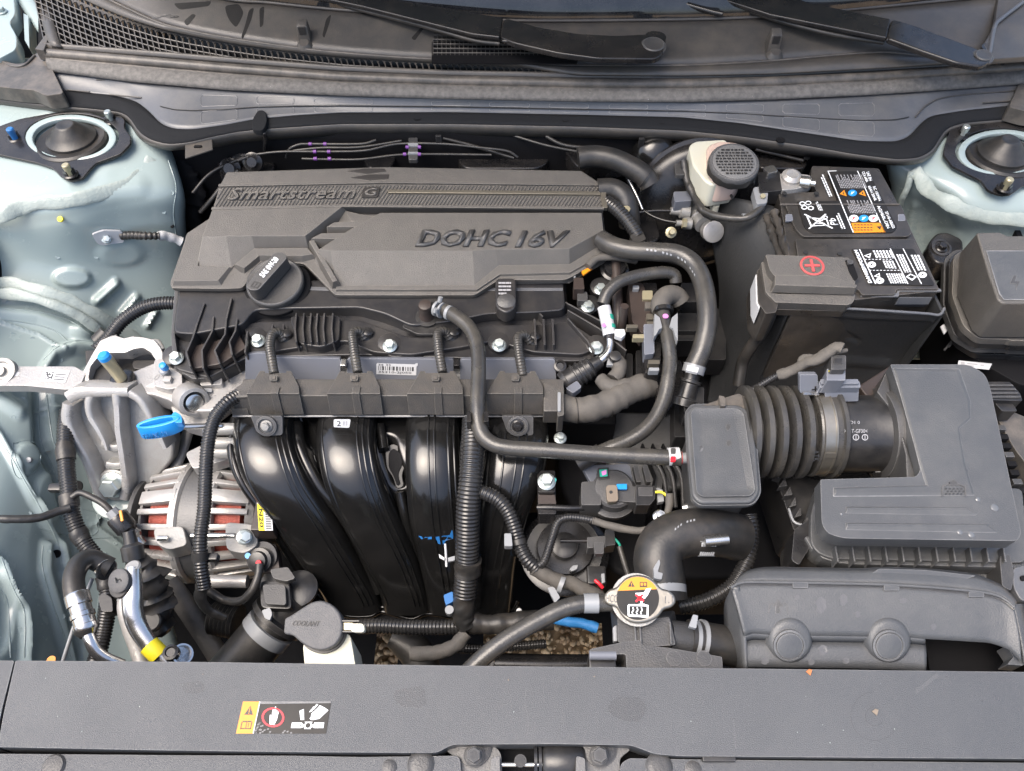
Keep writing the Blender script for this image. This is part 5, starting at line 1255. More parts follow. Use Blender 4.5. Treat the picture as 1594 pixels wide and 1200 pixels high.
bpy.data.objects['tan_flake']["label"] = 'orange brown leaf flake at the back edge of the radiator cover'; bpy.data.objects['tan_flake']["category"] = 'leaf'

bl = TB('drive_belt', [(262, 905, -250), (290, 945, -270), (320, 990, -292), (345, 1030, -310), (370, 1070, -330)], 15, M['rubberd'], None, flat=.35, seg=14); tag(bl, 'black drive belt slanting down below the alternator', 'belt')
b3 = TB('support_strut', [(294, 668, -190), (284, 700, -200), (268, 740, -214), (255, 780, -228), (250, 800, -232)], 9, M['stator'], None, flat=.5, seg=12); tag(b3, 'dark grey flat strut between the mount leg and the alternator', 'strut')

gc = T('ground_cable', 'black taped ground cable bolted to the green wing by a white metal lug', 'ground cable', (190, 370, -100))
sg = on([o for o in lw.children if o.name.startswith('wing_sheet')]); zg = [sg(x, y, 3) for x, y in ((145, 372), (190, 372), (165, 358))]
PG = Pl((140, 372, zg[0].z*1000), (190, 372, zg[1].z*1000), (165, 358, zg[2].z*1000)); zc = zg[1].z*1000+8
DEC('lug_plate', sg, [rnd([(142, 362), (160, 356), (188, 357), (193, 364), (192, 376), (160, 380), (150, 376)], 4)], M['white'], gc, 5, 4)
BOLT(sg(165, 369, 5), 8, M['zinc'], gc, n=CAM-sg(165, 369, 5)+Vector((0, 0, .3)))
TB('wrapped_cable', [(190, 367, zc), (205, 366, zc+4), (225, 367, zc+6), (248, 367, zc)], 7, M['rubberd'], gc, seg=12, corr=(7, 1.6))
TB('bare_sleeve', [(246, 367, zc), (262, 368, zc-10), (282, 376, zc-25)], 7.5, M['white'], gc, seg=12, wob=.25)

# ---------------- coolant filler, radiator cap, hoses at the front
ct = T('coolant_bottle', 'milky coolant bottle under a round grey flip cap marked COOLANT', 'coolant bottle', (500, 1000, -110))
PC = Pl((460, 975, -4), (540, 975, -4), (500, 930, 2))
S('flip_cap', rnd([(441, 984), (443, 962, 4), (452, 958, 6), (470, 946, 14), (486, 936), (502, 934), (518, 941), (530, 955), (534, 974), (531, 992), (520, 1006), (502, 1013), (484, 1010), (468, 1000, 12), (455, 988, 12), (444, 987, 3)], 8, 4), M['cap'], ct, pl=PC, h=0, d=12, bev=3.5, seg=3)
S('cap_base', rnd([(470, 946), (486, 938), (502, 937), (520, 944), (533, 960), (536, 978), (532, 996), (520, 1010), (502, 1017), (484, 1014), (468, 1004), (462, 980)], 8), M['rubberd'], ct, pl=PC, h=-12, d=8, bev=1)
fr = Fr(PC(455, 974, .1), PC(497, 975, .1), PC(457, 966, .1)); TX('lettering', 'COOLANT', fr, M['ink'], ct, d=.5, bold=0, shear=.2)
S('tank', rnd([(471, 1000), (545, 985), (556, 1050), (476, 1060)], 8), M['milky'], ct, z=-24, d=70, bev=6, seg=3)
for y in (964.5, 981): S('hinge_bar', [(530, y), (559, y), (559, y+3), (530, y+3)], M['metalblk'], ct, pl=PC, h=-2, d=4, bev=.5)
S('hinge_knob', rnd([(544, 970), (566, 970), (568, 984), (546, 984)], 6), M['milky'], ct, pl=PC, h=-1, d=10, bev=3, seg=3)
S('hinge_box', [(532, 968), (548, 968), (548, 980), (532, 980)], M['tan'], ct, pl=PC, h=-5, d=4, bev=.5)

rc_ = T('pressure_cap', 'metal radiator cap with orange and black warning label and two pressed ears', 'radiator cap', (993, 932, -20))
PR_ = Pl((950, 932, 10), (1040, 932, 10), (993, 900, 15))
capo = rnd([(941, 926), (948, 917), (960, 914), (966, 907), (975, 898), (992, 893), (1010, 897), (1022, 906), (1030, 916), (1042, 918), (1052, 928), (1053, 938), (1045, 946), (1034, 948), (1026, 960), (1010, 968), (992, 971), (976, 966), (966, 955), (960, 944), (948, 942), (941, 936)], 9, 4)
S('cap_body', capo, M['capring'], rc_, pl=PR_, h=0, d=9, bev=3, seg=4)
u_ = (PR_(1026, 932)-PR_(960, 932)).length*500; ctr = PR_(993, 931.5, .1)
frc = Fr(PR_(959.5, 965, .2), PR_(1026.5, 965, .2), PR_(959.5, 898, .2))
PR('label_disc', frc, [circ(.5, .5, .5, .5, 40)], M['blackfoil'], rc_)
ori = [(.5+.5*math.cos(R(a)), .5+.5*math.sin(R(a))) for a in range(25, 161, 5)]
PR('label_band', frc, [ori], M['orange'], rc_, h=.12)
def warn(fr, u, v, s, asp=1.0, m=None): 
    return [[(u-s, v-s*.8), (u+s, v-s*.8), (u, v+s)]]
PR('print', frc, warn(frc, .35, .83, .08)+[rect(.55, .76, .72, .79), rect(.55, .76, .57, .88), rect(.70, .76, .72, .88), rect(.625, .77, .645, .87), rect(.57, .86, .63, .88), rect(.64, .86, .70, .88)], M['ink'], rc_, h=.25)
PR('print', frc, [rect(.345, .80, .36, .86), rect(.345, .775, .36, .79)], M['orange'], rc_, h=.38)
PR('print', frc, [line((.28, .10), (.72, .06), .03), line((.28, .10), (.28, .34), .04), line((.72, .06), (.73, .34), .04), line((.28, .34), (.73, .33), .04), line((.28, .10), (.72, .08), .05), rect(.52, .34, .66, .37), rect(.56, .37, .61, .43),
    [(.44, .62), (.64, .63), (.70, .72), (.82, .74), (.74, .58), (.66, .48), (.60, .52), (.48, .54)]]+[l for k in range(3) for l in (line((.38+k*.10, .13), (.36+k*.10, .18), .025), line((.36+k*.10, .18), (.40+k*.10, .22), .025), line((.40+k*.10, .22), (.38+k*.10, .29), .025))], M['whiteprint'], rc_, h=.25)
PR('print', frc, [line((.45, .42), (.62, .58), .05), line((.45, .58), (.64, .43), .05), circ(.54, .5, .06, .06, 10)], M['red'], rc_, h=.45)
TX('lettering', 'HCC', Fr(PR_(943, 937, .2), PR_(960, 938, .2), PR_(944, 925, .2)), M['stator'], rc_, d=.4, bold=.0)
TX('lettering', '1.1', Fr(PR_(1035, 939, .2), PR_(1047, 939, .2), PR_(1035, 928, .2)), M['stator'], rc_, d=.4, bold=.0)
LA('cap_seat', PR_(993, 932, -16), PR_.n, [(0, 24), (8, 25), (9, 28)], M['alud'], rc_, 30)

th = T('filler_neck', 'grey black plastic filler neck housing under the radiator cap', 'filler neck', (1020, 1000, -110))
S('base_bar', rnd([(918, 1010), (975, 998), (998, 996), (1000, 1004), (1040, 1008), (1124, 1022), (1126, 1050), (976, 1050), (974, 1018), (920, 1020)], 3), M['plasticm'], th, z=-8, d=40, bev=2)
S('neck_block', rnd([(961, 960), (1000, 965), (1042, 960), (1052, 1004), (1000, 1008), (962, 1000)], 4), M['plasticm'], th, z=-12, d=50, bev=3, seg=3, bot=rnd([(950, 950), (1000, 955), (1050, 950), (1060, 1004), (1000, 1008), (955, 1000)], 4))
for x in (988, 996, 1043): WL('fin', [(x, 968), (x+2, 1002)], -8, -40, 2, M['plasticm'], th)
LA('outlet', P(1040, 992, -38), (.95, -.1, -.2), [(0, 19), (22, 20), (26, 18), (48, 18)], M['plasticm'], th, 28)
LA('outlet_hose', P(1070, 994, -42), (.95, -.1, -.2), [(0, 21), (14, 21), (60, 22), (75, 22)], M['rubberd'], th, 28)
for dx in (0, 12): LA('clamp_band', P(1076+dx, 996, -44), (.95, -.1, -.2), [(0, 22.4), (4.5, 22.4), (4.6, 20)], M['clip'], th, 30)
S('clamp_tab', rnd([(1072, 975), (1079, 956), (1087, 958), (1084, 978)], 2), M['clip'], th, z=-4, d=6, bev=1)
S('clip_foot', [(917, 1018), (958, 1017), (960, 1040), (917, 1040)], M['plastic'], th, z=-18, d=20, bev=2)
LA('clip_rubber', P(938, 1020, -12), (1, 0, 0), [(-14, 5), (14, 5)], M['railg'], th, 14)
for x in (1049, 1096): LA('knock_mark', P(x, 1025, -7.8), (0, 0, 1), [(0, 8), (.8, 8), (.9, 6)], M['plasticm'], th, 20)
S('white_tab', [(954, 976), (960, 972), (961, 998), (955, 998)], M['clip'], th, z=-20, d=8, bev=1)

oh = TB('overflow_hose', [(968, 937, -10), (935, 938, -8), (905, 940, -8), (875, 948, -10), (840, 965, -14), (805, 985, -18), (775, 1005, -22), (745, 1030, -28), (720, 1055, -34)], 9.6, M['rubber'], None, seg=20); tag(oh, 'smooth thin grey overflow hose sweeping from the radiator cap down to the front cover', 'hose')
LA('hose_clip', P(920, 939, -8), (1, 0, 0), [(-8, 10.6), (8, 10.6)], M['clip'], oh, 20)

uh = T('radiator_hose', 'fat black radiator hose bending over behind the radiator cap', 'hose', (1040, 850, -140))
TB('hose_body', [(1032, 935, -75), (1028, 900, -66), (1024, 868, -58), (1034, 845, -54), (1058, 832, -52), (1090, 828, -55), (1120, 830, -66), (1148, 836, -82)], 29, M['rubberd'], uh, seg=32)
HS_ = on([o for o in uh.children if o.name.startswith('hose_body')])
LA('clamp_pin', HS_(1094, 841, 5), (.97, .1, 0), [(0, 6), (28, 6)], M['steel'], uh, 16)
HS = on([o for o in uh.children if o.name.startswith('hose_body')])
DEC('clamp_band', HS, [[(1092+k*3.4, 844), (1094.6+k*3.4, 844), (1091+k*3.2, 863), (1088.6+k*3.2, 863)] for k in range(7)], M['white'], uh, 1.6, 1)
DEC('clamp_plate', HS, [[(1090, 842), (1118, 842), (1112, 865), (1086, 865)]], M['clip'], uh, .9, .6)
LA('lower_clamp', P(1030, 918, -70), (0, 1, .25), [(-4, 29), (5, 29), (5.2, 27)], M['clip'], uh, 36)
S('clamp_ear', rnd([(1017, 884), (1026, 870), (1028, 876), (1024, 890), (1032, 892), (1030, 902), (1018, 900)], 2), M['clip'], uh, z=-30, d=6, bev=1)
fr = Fr(P(1040, 826, -27), P(1100, 804, -27), P(1036, 818, -27)); PR('print', fr, fine_lines(fr, 1, 3, 1, .03, .06, .7), M['inkg'], uh)
# ================================================================== breather hose over the manifold
bh = T('breather_hose', 'long smooth breather hose running down over the wiring channel to the resonator box', 'hose', (800, 640, -100))
TB('hose_body', [(692, 482, -32), (712, 494, -27), (732, 512, -25), (743, 540, -25), (745, 580, -28), (743, 630, -33), (747, 668, -40), (762, 688, -44), (790, 697, -44), (850, 701, -42), (950, 708, -38), (1060, 713, -32)], 10.2, M['rubber'], bh, seg=22)
LA('outlet_stub', P(665, 496, -58), (0, -.1, 1), [(0, 13), (4, 13), (6, 11), (8, 11), (10, 9.5), (30, 9.5), (32, 10), (36, 9), (37, 5)], M['brown'], bh, 26)
LA('stub_ring', P(666, 498, -60), (0, -.1, 1), [(0, 18), (3, 18), (4, 15), (6, 15), (7, 17), (9, 17)], M['plastic'], bh, 28)
ha = (P(704, 489, -29)-P(676, 478, -34)).normalized()
LA('outlet_neck', P(672, 477, -34), ha, [(0, 8), (16, 8)], M['plastic'], bh, 18)
for d_, w in ((8, 4), (17, 3)): LA('spring_clamp', P(672, 477, -34)+ha*(d_*.001), ha, [(0, 11.5), (w, 11.5), (w+.2, 10)], M['clip'], bh, 22)
LA('clamp_ear', P(684, 470, -24), (.3, .4, .9), [(0, 3.4), (8, 3.4)], M['clip'], bh, 8)
LA('clamp_ear', P(677, 486, -22), (.3, .4, .9), [(0, 3.4), (6, 3.4)], M['clip'], bh, 8)
LA('white_tape', P(697, 486, -30), ha, [(0, 10.8), (5, 10.8)], M['clip'], bh, 22)
for x in (730, 757): S('hose_clip', rnd([(x-3, 640), (x+3, 640), (x+4, 656), (x-4, 656)], 2), M['metalblk'], bh, z=-26, d=20, bev=1)
xa = Vector((1, .02, .06)).normalized()
LA('end_clamp', P(1040, 711, -33), xa, [(0, 11.6), (14, 11.6), (14.2, 10)], M['white'], bh, 30)
for y0, y1, m_ in ((697, 706, 'plasticm'), (710, 718, 'red')): S('clamp_window', rnd([(1044, y0), (1052, y0), (1052, y1), (1044, y1)], 2), M[m_], bh, z=-20, d=3, bev=.3)
LA('red_mark', P(1056, 712, -32), xa, [(0, 9), (4, 9)], M['redplus'], bh, 24)
LA('pipe_end', P(1062, 713, -31), xa, [(0, 7), (18, 7)], M['clip'], bh, 18)

# ================================================================== thick conduits down the middle
vcn = T('main_conduit', 'thick ribbed black conduit hanging over the intake runners', 'cable conduit', (728, 800, -250))
TB('conduit', [(738, 655, -70), (736, 700, -72), (733, 745, -84), (729, 790, -106), (728, 840, -138), (727, 880, -168), (724, 925, -200)], 16.5, M['conduit'], vcn, seg=22, corr=(5.0, 1.5))
TB('tape_wrap', [(729, 872, -160), (728, 892, -176)], 18, M['rubberd'], vcn, wob=.12, seg=20)
TB('tape_wrap', [(724, 912, -192), (722, 940, -212), (722, 962, -228), (728, 975, -236)], 15, M['rubberd'], vcn, wob=.15, seg=20)
TB('tail', [(720, 962, -232), (740, 970, -238), (770, 972, -240), (810, 968, -242), (860, 965, -246)], 14, M['rubberd'], vcn, wob=.12)
TB('tail', [(726, 985, -240), (708, 1005, -245), (680, 1016, -250), (640, 1018, -255)], 10, M['tape'], vcn, wob=.15)
brn = T('branch_conduit', 'ribbed branch conduit curving right from the thick conduit to the throttle body', 'cable conduit', (800, 850, -180))
TB('conduit', [(738, 762, -96), (756, 768, -94), (775, 778, -96), (790, 795, -102), (800, 818, -112), (808, 845, -124), (820, 870, -132), (836, 886, -138)], 10, M['conduit'], brn, seg=18, corr=(4.4, 1.2))
TB('conduit', [(834, 884, -136), (846, 875, -130), (853, 858, -124), (860, 836, -118), (868, 814, -112), (880, 806, -108), (900, 806, -106), (925, 810, -104)], 6, M['conduit'], brn, seg=14, corr=(3.4, .9))
TB('lead', [(920, 809, -104), (945, 817, -102), (975, 824, -100), (1000, 826, -96), (1022, 820, -90), (1036, 805, -84), (1042, 785, -78), (1042, 768, -72)], 5, M['tape'], brn, wob=.12)
TB('tape_wrap', [(830, 884, -138), (850, 896, -144), (870, 905, -150), (890, 908, -155), (910, 918, -160), (935, 930, -170)], 9.5, M['tape'], brn, wob=.15)
LA('tape_band', P(806, 840, -121), (.2, -.9, -.35), [(0, 11), (7, 11)], M['rubberd'], brn, 20)
S('clip_block', rnd([(785, 830), (796, 830), (798, 850), (785, 850)], 2), M['clip'], brn, z=-108, d=10, bev=1)
LA('band_clip', P(870, 908, -150), (1, -.4, -.1), [(0, 11), (6, 11)], M['clip'], brn, 20)
S('clip_tail', rnd([(852, 915), (862, 912), (872, 930), (864, 938)], 2), M['clip'], brn, z=-150, d=6, bev=1)
lc = conduit('low ribbed black conduit running right from behind the coolant cap', [(558, 975, -262), (590, 974, -262), (640, 976, -262), (700, 976, -262), (745, 974, -262)], 11, per=5)
lc2 = conduit('thin dark ribbed conduit low down beside the strip of gravel', [(700, 1008, -300), (740, 1010, -300), (800, 1006, -300), (850, 1002, -300)], 7, per=4)
bc = T('blue_hose_clip', 'small blue clip beside the foot of the thick conduit', 'clip', (697, 930, -240))
S('clip_body', rnd([(690, 926), (705, 920), (706, 936), (694, 942)], 3), M['bluep'], bc, z=-205, d=14, bev=2)
LA('clip_pin', P(700, 952, -215), (0, 0, 1), [(0, 6), (8, 6)], M['clip'], bc, 12)
wp = T('white_tree_clip', 'small white fir tree clip hanging beside the blue paint mark', 'clip', (690, 865, -170))
TB('stem', [(693, 846, -150), (694, 860, -156), (695, 882, -165)], 1.6, M['white'], wp, seg=8)
S('barb', [(683, 862), (692, 868), (692, 872), (684, 868)], M['white'], wp, z=-155, d=2, bev=.3)
S('barb', [(697, 868), (708, 865), (708, 872), (698, 874)], M['clip'], wp, z=-155, d=4, bev=.3)
bw = TB('blue_taped_wire', [(862, 962, -230), (885, 968, -232), (905, 970, -234), (930, 978, -236)], 7, M['bluepaint'], None, wob=.15); tag(bw, 'dull blue taped wire beneath the overflow hose', 'cable')
# lower dark hoses and beam in front of the gravel gap
lb = TB('lower_beam', [(770, 1034, -330), (850, 1036, -330), (940, 1036, -330)], 16, M['metalblk'], None, seg=18); tag(lb, 'dark round cross pipe low in front of the gravel strip', 'pipe')
LA('cross_clamp', P(758, 1034, -322), (1, 0, 0), [(0, 17), (10, 17)], M['plasticm'], None, 20); o = bpy.data.objects['cross_clamp']; tag(o, 'grey collar on the low cross pipe behind the front cover', 'clamp')
lh = TB('lower_hose', [(608, 992, -330, 14), (625, 1000, -335, 20), (650, 1020, -345, 26), (660, 1060, -360, 28)], 24, M['rubberd'], None, seg=20); tag(lh, 'dark fat hose stub between the two gravel gaps', 'hose')
bt = T('lower_hose_joint', 'large black hose with a grey clamp beside the coolant cap, left of it', 'hose', (400, 1000, -330))
ba = (P(450, 945, -232)-P(370, 1040, -270)).normalized()
LA('hose_body', P(372, 1035, -268), ba, [(-40, 34), (50, 34), (52, 30), (90, 29), (120, 28)], M['rubberd'], bt, 32)
LA('clamp_band', P(372, 1035, -268)+ba*.050, ba, [(0, 35.5), (16, 35.5), (16.5, 33)], M['clip'], bt, 34)
LA('neck_flange', P(372, 1035, -268)+ba*.076, ba, [(0, 40), (8, 40), (10, 32)], M['plastic'], bt, 30)
S('spring_mark', rnd([(407, 950), (420, 945), (424, 955), (420, 966), (412, 962)], 3), M['clip'], bt, z=-190, d=6, bev=1)
tb_ = LA('ribbed_boot', P(330, 960, -260), (1, -.2, 0), [(v, 20+(v//3 % 2)*4) for v in range(0, 40, 3)], M['rubberd'], None, 22); tag(tb_, 'small dark concertina boot under the alternator', 'rubber boot')

# ================================================================== quick connector, fuel and vapour hoses
fc = T('fuel_line', 'grey hose ending in a ribbed black quick connector with a green banded sleeve', 'fuel line', (930, 520, -100))
TB('rubber_hose', [(1052, 440, -30), (1050, 428, -22), (1035, 424, -18), (1010, 426, -16), (985, 431, -16), (962, 440, -18), (946, 455, -24), (938, 474, -32)], 9.2, M['rubber'], fc, seg=20)
TB('marker_sleeve', [(940, 478, -34), (945, 500, -42), (949, 522, -50)], 9.6, M['white'], fc, seg=20)
for a, b, m_ in (((944, 492, -40), (945.5, 500, -43), 'green'), ((947, 507, -45.5), (948, 513, -47.5), 'green')): TB('marker_band', [a, ((a[0]+b[0])/2, (a[1]+b[1])/2, (a[2]+b[2])/2), b], 10.3, M[m_], fc, seg=20)
LA('pink_dot', P(940, 506, -34), (0, -.8, .6), [(-1, 3), (1.5, 3), (1.8, 2)], M['pink'], fc, 12)
TB('metal_pipe', [(948, 520, -50), (950, 535, -56), (946, 550, -60), (936, 560, -64), (925, 568, -68)], 5.8, M['pipe'], fc, seg=16)
LA('black_stop', P(949, 524, -51), (0, -.6, -.5), [(-3, 8), (2, 8)], M['metalblk'], fc, 18)
qa = (P(932, 563, -66)-P(876, 598, -84)).normalized()
LA('quick_connector', P(880, 596, -84), qa, [(-4, 17), (2, 19), (3, 17), (16, 17), (17, 19), (19, 19), (20, 16), (24, 16), (25, 18), (27, 18), (28, 15), (32, 15), (33, 17), (35, 17), (36, 14), (41, 14), (42, 16), (44, 15), (46, 11), (54, 10), (60, 9)], M['plastic'], fc, 32)
S('connector_tab', rnd([(880, 604), (898, 592), (906, 602), (892, 612)], 3), M['railg'], fc, z=-66, d=12, bev=1.5)
vh = T('vapour_hose', 'grey hose dropping from a dusty rubber elbow and held by two pale clips', 'hose', (1040, 600, -100))
TB('hose_body', [(1032, 484, -22), (1034, 500, -24), (1040, 530, -28), (1043, 560, -34), (1040, 590, -40), (1034, 620, -48), (1020, 650, -56), (1000, 672, -62), (975, 687, -68), (950, 697, -72), (925, 708, -80)], 9.8, M['rubber'], vh, seg=20)
TB('rubber_elbow', [(1060, 470, -34), (1052, 460, -26), (1038, 460, -20), (1028, 472, -20), (1030, 484, -23)], 14, M['tape'], vh, seg=24)
LA('elbow_ring', P(1032, 484, -22), (0, -1, -.2), [(-3, 15), (3, 15), (3.5, 12)], M['metalblk'], vh, 28)
for a in ([(1019, 488), (1027, 494), (1031, 510), (1026, 512), (1022, 520), (1018, 524)], [(1055, 487), (1046, 494), (1042, 508), (1048, 511), (1051, 522), (1055, 530)]): S('pale_clip', rnd(a, 1), M['clip'], vh, z=-14, d=12, bev=1)
LA('pink_mark', P(1036, 492, -12), (0, 0, 1), [(-1, 4), (.6, 4)], M['pink'], vh, 12)
TB('hose_tip', [(935, 702, -76), (925, 708, -80), (900, 722, -90)], 11, M['rubberd'], vh)
bgh = T('coolant_hose', 'large smooth heater hose looping right from under the engine cover then down', 'hose', (1090, 480, -80))
TB('hose_body', [(935, 372, -12), (955, 383, -8), (985, 390, -4), (1020, 392, 0), (1055, 396, 2), (1080, 412, 0), (1094, 440, -4), (1100, 475, -10), (1100, 510, -20), (1092, 545, -34), (1080, 572, -46)], 14, M['rubber'], bgh, seg=26)
ca_ = (P(1074, 600, -60)-P(1084, 566, -42)).normalized()
LA('clamp_band', P(1082, 568, -44), ca_, [(0, 15.4), (12, 15.4), (12.2, 13)], M['clip'], bgh, 28)
LA('neck', P(1080, 576, -48), ca_, [(0, 11), (14, 11), (15, 15), (18, 15), (20, 12), (40, 13), (42, 17), (52, 17)], M['plastic'], bgh, 26)
S('neck_block', rnd([(1062, 602), (1096, 602), (1096, 625), (1090, 645), (1066, 645)], 3), M['plastic'], bgh, z=-70, d=30, bev=2)
S('clamp_tab', rnd([(1070, 568), (1088, 572), (1086, 580), (1068, 576)], 1), M['white'], bgh, z=-22, d=5, bev=.6)
hsd = TB('heater_hose', [(900, 246, 20), (925, 243, 22), (955, 248, 22), (985, 262, 16), (1003, 274, 10), (1012, 288, 0)], 17, M['rubberd'], None, seg=24); tag(hsd, 'thick matt black heater hose behind the engine cover leading to the bulkhead', 'hose')
LA('hose_band', P(1003, 276, 10), (.8, -.3, -.4), [(0, 17), (4, 17)], M['rubberd'], None, 22); tag(bpy.data.objects['hose_band'], 'rubber rim where the heater hose meets its pale wire clip', 'clamp')
hs2 = TB('black_elbow_hose', [(930, 295, 0), (955, 295, 0), (972, 308, -6), (978, 330, -20), (980, 350, -40)], 17, M['rubberd'], None, seg=24); tag(hs2, 'matt black elbow hose at the right end of the engine cover', 'hose')
cr2 = T('ribbed_harness', 'ribbed black harness sloping down from the right end of the engine cover', 'wiring loom', (970, 350, -40))
TB('conduit', [(945, 314, -4), (958, 324, -2), (972, 338, -4), (984, 354, -8), (994, 370, -14)], 11, M['conduit'], cr2, corr=(5, 1.4), seg=18)
S('grey_sleeve', rnd([(980, 366), (1000, 358), (1006, 372), (988, 380)], 3), M['rubber'], cr2, z=-6, d=12, bev=2)
LA('yellow_bung', P(975, 326, -2), (0, -.2, 1), [(-2, 6), (2, 6)], M['tan'], cr2, 10)
hw = T('taped_harness', 'grey cloth taped wiring loom leaving the right end of the wiring channel', 'wiring loom', (940, 620, -110))
TB('taped_trunk', [(872, 632, -76), (895, 638, -76), (920, 636, -74), (945, 628, -74), (970, 615, -74), (995, 603, -76), (1012, 598, -80)], 18, M['tape'], hw, wob=.1, seg=22)
TB('taped_branch', [(935, 590, -72), (950, 602, -68), (975, 600, -68), (1000, 594, -72)], 10, M['tape'], hw, wob=.15)
TB('taped_branch', [(960, 560, -66), (965, 575, -66), (955, 590, -70)], 10, M['tape'], hw, wob=.2)
TB('taped_branch', [(915, 415, -30), (930, 402, -26), (955, 400, -26), (975, 402, -30), (990, 405, -36)], 6, M['tape'], hw, wob=.15)
for i, (x, y) in enumerate([(896, 638), (920, 636), (945, 629), (968, 617)]): LA('tape_turn', P(x, y, -75), (1, .1+i*.12, 0), [(0, 18.6), (1.2, 18.6)], M['rubberd'], hw, 22)

# cluster of connectors and brackets to the right of the valve cover
cb = T('connector_bracket', 'dark bracket with stacked plugs and bright clips right of the valve cover', 'bracket', (990, 500, -140))
S('rail_plate', rnd([(1000, 440), (1022, 440), (1030, 520), (1028, 580), (1004, 580), (1000, 520)], 3), M['metalblk'], cb, z=-44, d=26, bev=2)
S('plug_housing', rnd([(978, 440), (1000, 440), (1012, 470), (1014, 500), (1000, 520), (984, 500)], 3), M['brown'], cb, z=-38, d=30, bev=2)
for i, (x, y, w, h_, m_) in enumerate([(1000, 452, 16, 14, 'tan'), (1004, 470, 16, 10, 'tape'), (1006, 488, 18, 8, 'trim'), (1007, 500, 18, 8, 'trim'), (985, 444, 10, 6, 'clip'), (975, 505, 18, 5, 'trim'), (985, 520, 22, 6, 'tan'), (1009, 560, 18, 6, 'trim'), (1010, 572, 16, 5, 'clip')]):
    S('terminal', rnd([(x, y), (x+w, y), (x+w, y+h_), (x, y+h_)], 1.5), M[m_], cb, z=-34+i % 3*2, d=10, bev=.6)
S('smooth_plug', rnd([(1002, 504), (1018, 504), (1019, 550), (1003, 552)], 3), M['railg'], cb, z=-32, d=20, bev=2)
S('white_lock', rnd([(957, 512), (972, 512), (974, 520), (968, 526), (957, 522)], 1), M['white'], cb, z=-40, d=8, bev=.6)
LA('tall_rod', P(960, 560, -120), (0, .12, 1), [(0, 6), (110, 6)], M['brown'], cb, 14)
TB('upright_tube', [(958, 400, -40), (960, 440, -50), (962, 490, -60), (965, 540, -80), (968, 600, -110)], 8, M['brown'], cb, seg=14)
LA('camera_sensor', P(955, 425, -60), (0, -.2, 1), [(0, 22), (12, 22), (14, 18), (20, 16)], M['metalblk'], cb, 24)
for x, y, z in [(915, 478, -62), (935, 451, -54)]:
    LA('boss', P(x, y+2, z-16), (0, -.1, 1), [(0, 17), (12, 17), (14, 14)], M['plastic'], cb, 20); BOLT((x, y, z), 10, M['zinc'], cb)
S('brown_plug', rnd([(893, 432), (908, 432), (910, 450), (893, 450)], 2), M['brown'], cb, z=-40, d=24, bev=1.5)
S('grey_plug', rnd([(899, 454), (914, 454), (915, 468), (899, 468)], 2), M['plasticm'], cb, z=-50, d=14, bev=1.5)
S('tan_wires', rnd([(905, 422), (920, 414), (922, 418), (908, 428)], 1), M['orange'], cb, z=-34, d=3, bev=.4)
S('white_edge', [(893, 415), (896, 415), (896, 432), (893, 432)], M['clip'], cb, z=-40, d=6, bev=.3)
S('sensor_lug', rnd([(900, 470), (926, 468), (928, 484), (914, 492), (902, 486)], 6), M['plastic'], cb, z=-66, d=10, bev=2)
S('lower_bracket', rnd([(1012, 570), (1060, 560), (1066, 590), (1040, 640), (1018, 600)], 4), M['metalblk'], cb, z=-70, d=20, bev=2)
S('clip_hook', rnd([(946, 560), (956, 548), (966, 552), (968, 568), (944, 568)], 2), M['clip'], cb, z=-62, d=6, bev=1)
LA('clip_screw', P(957, 558, -58), (0, -.1, 1), [(0, 8), (8, 8), (9, 5)], M['plastic'], cb, 16)
for x0, y0, x1, y1, z in [(1056, 487, 1085, 515, -80), (1050, 520, 1088, 530, -90), (1060, 440, 1095, 470, -60), (990, 545, 1000, 600, -90), (975, 550, 985, 590, -96), (930, 540, 945, 560, -90), (1100, 480, 1130, 560, -140), (1050, 600, 1070, 680, -120)]:
    S('dark_block', rnd([(x0, y0), (x1, y0), (x1, y1), (x0, y1)], 3), M['plastic'], cb, z=z, d=40, bev=2)

# engine block and gearbox masses under everything
blk = T('engine_block', 'dark engine block and cylinder head mass beneath the covers', 'engine', (620, 700, -480))
S('head_mass', [(300, 560), (960, 560), (960, 660), (300, 660)], M['deep'], blk, z=-140, d=300, bev=6)
S('gearbox_top', rnd([(860, 560), (1180, 560), (1240, 740), (1220, 900), (960, 900), (870, 760)], 30), M['deep'], blk, z=-215, d=160, bev=16, seg=3)
S('gearbox_lobe', rnd([(930, 640), (1060, 640), (1080, 760), (960, 770)], 30), M['stator'], blk, z=-190, d=60, bev=12, seg=3)
for k in range(6): WL('casting_rib', [(1000+k*16, 690), (1020+k*16, 740), (1010+k*17, 800)], -178, -230, 3, M['deep'], blk)
for k in range(4): TB('curved_rib', [(1000+k*14, 700, -150-k*6), (1030+k*14, 735, -150-k*6), (1040+k*12, 790, -158-k*6)], 3, M['plasticm'], blk, seg=8)

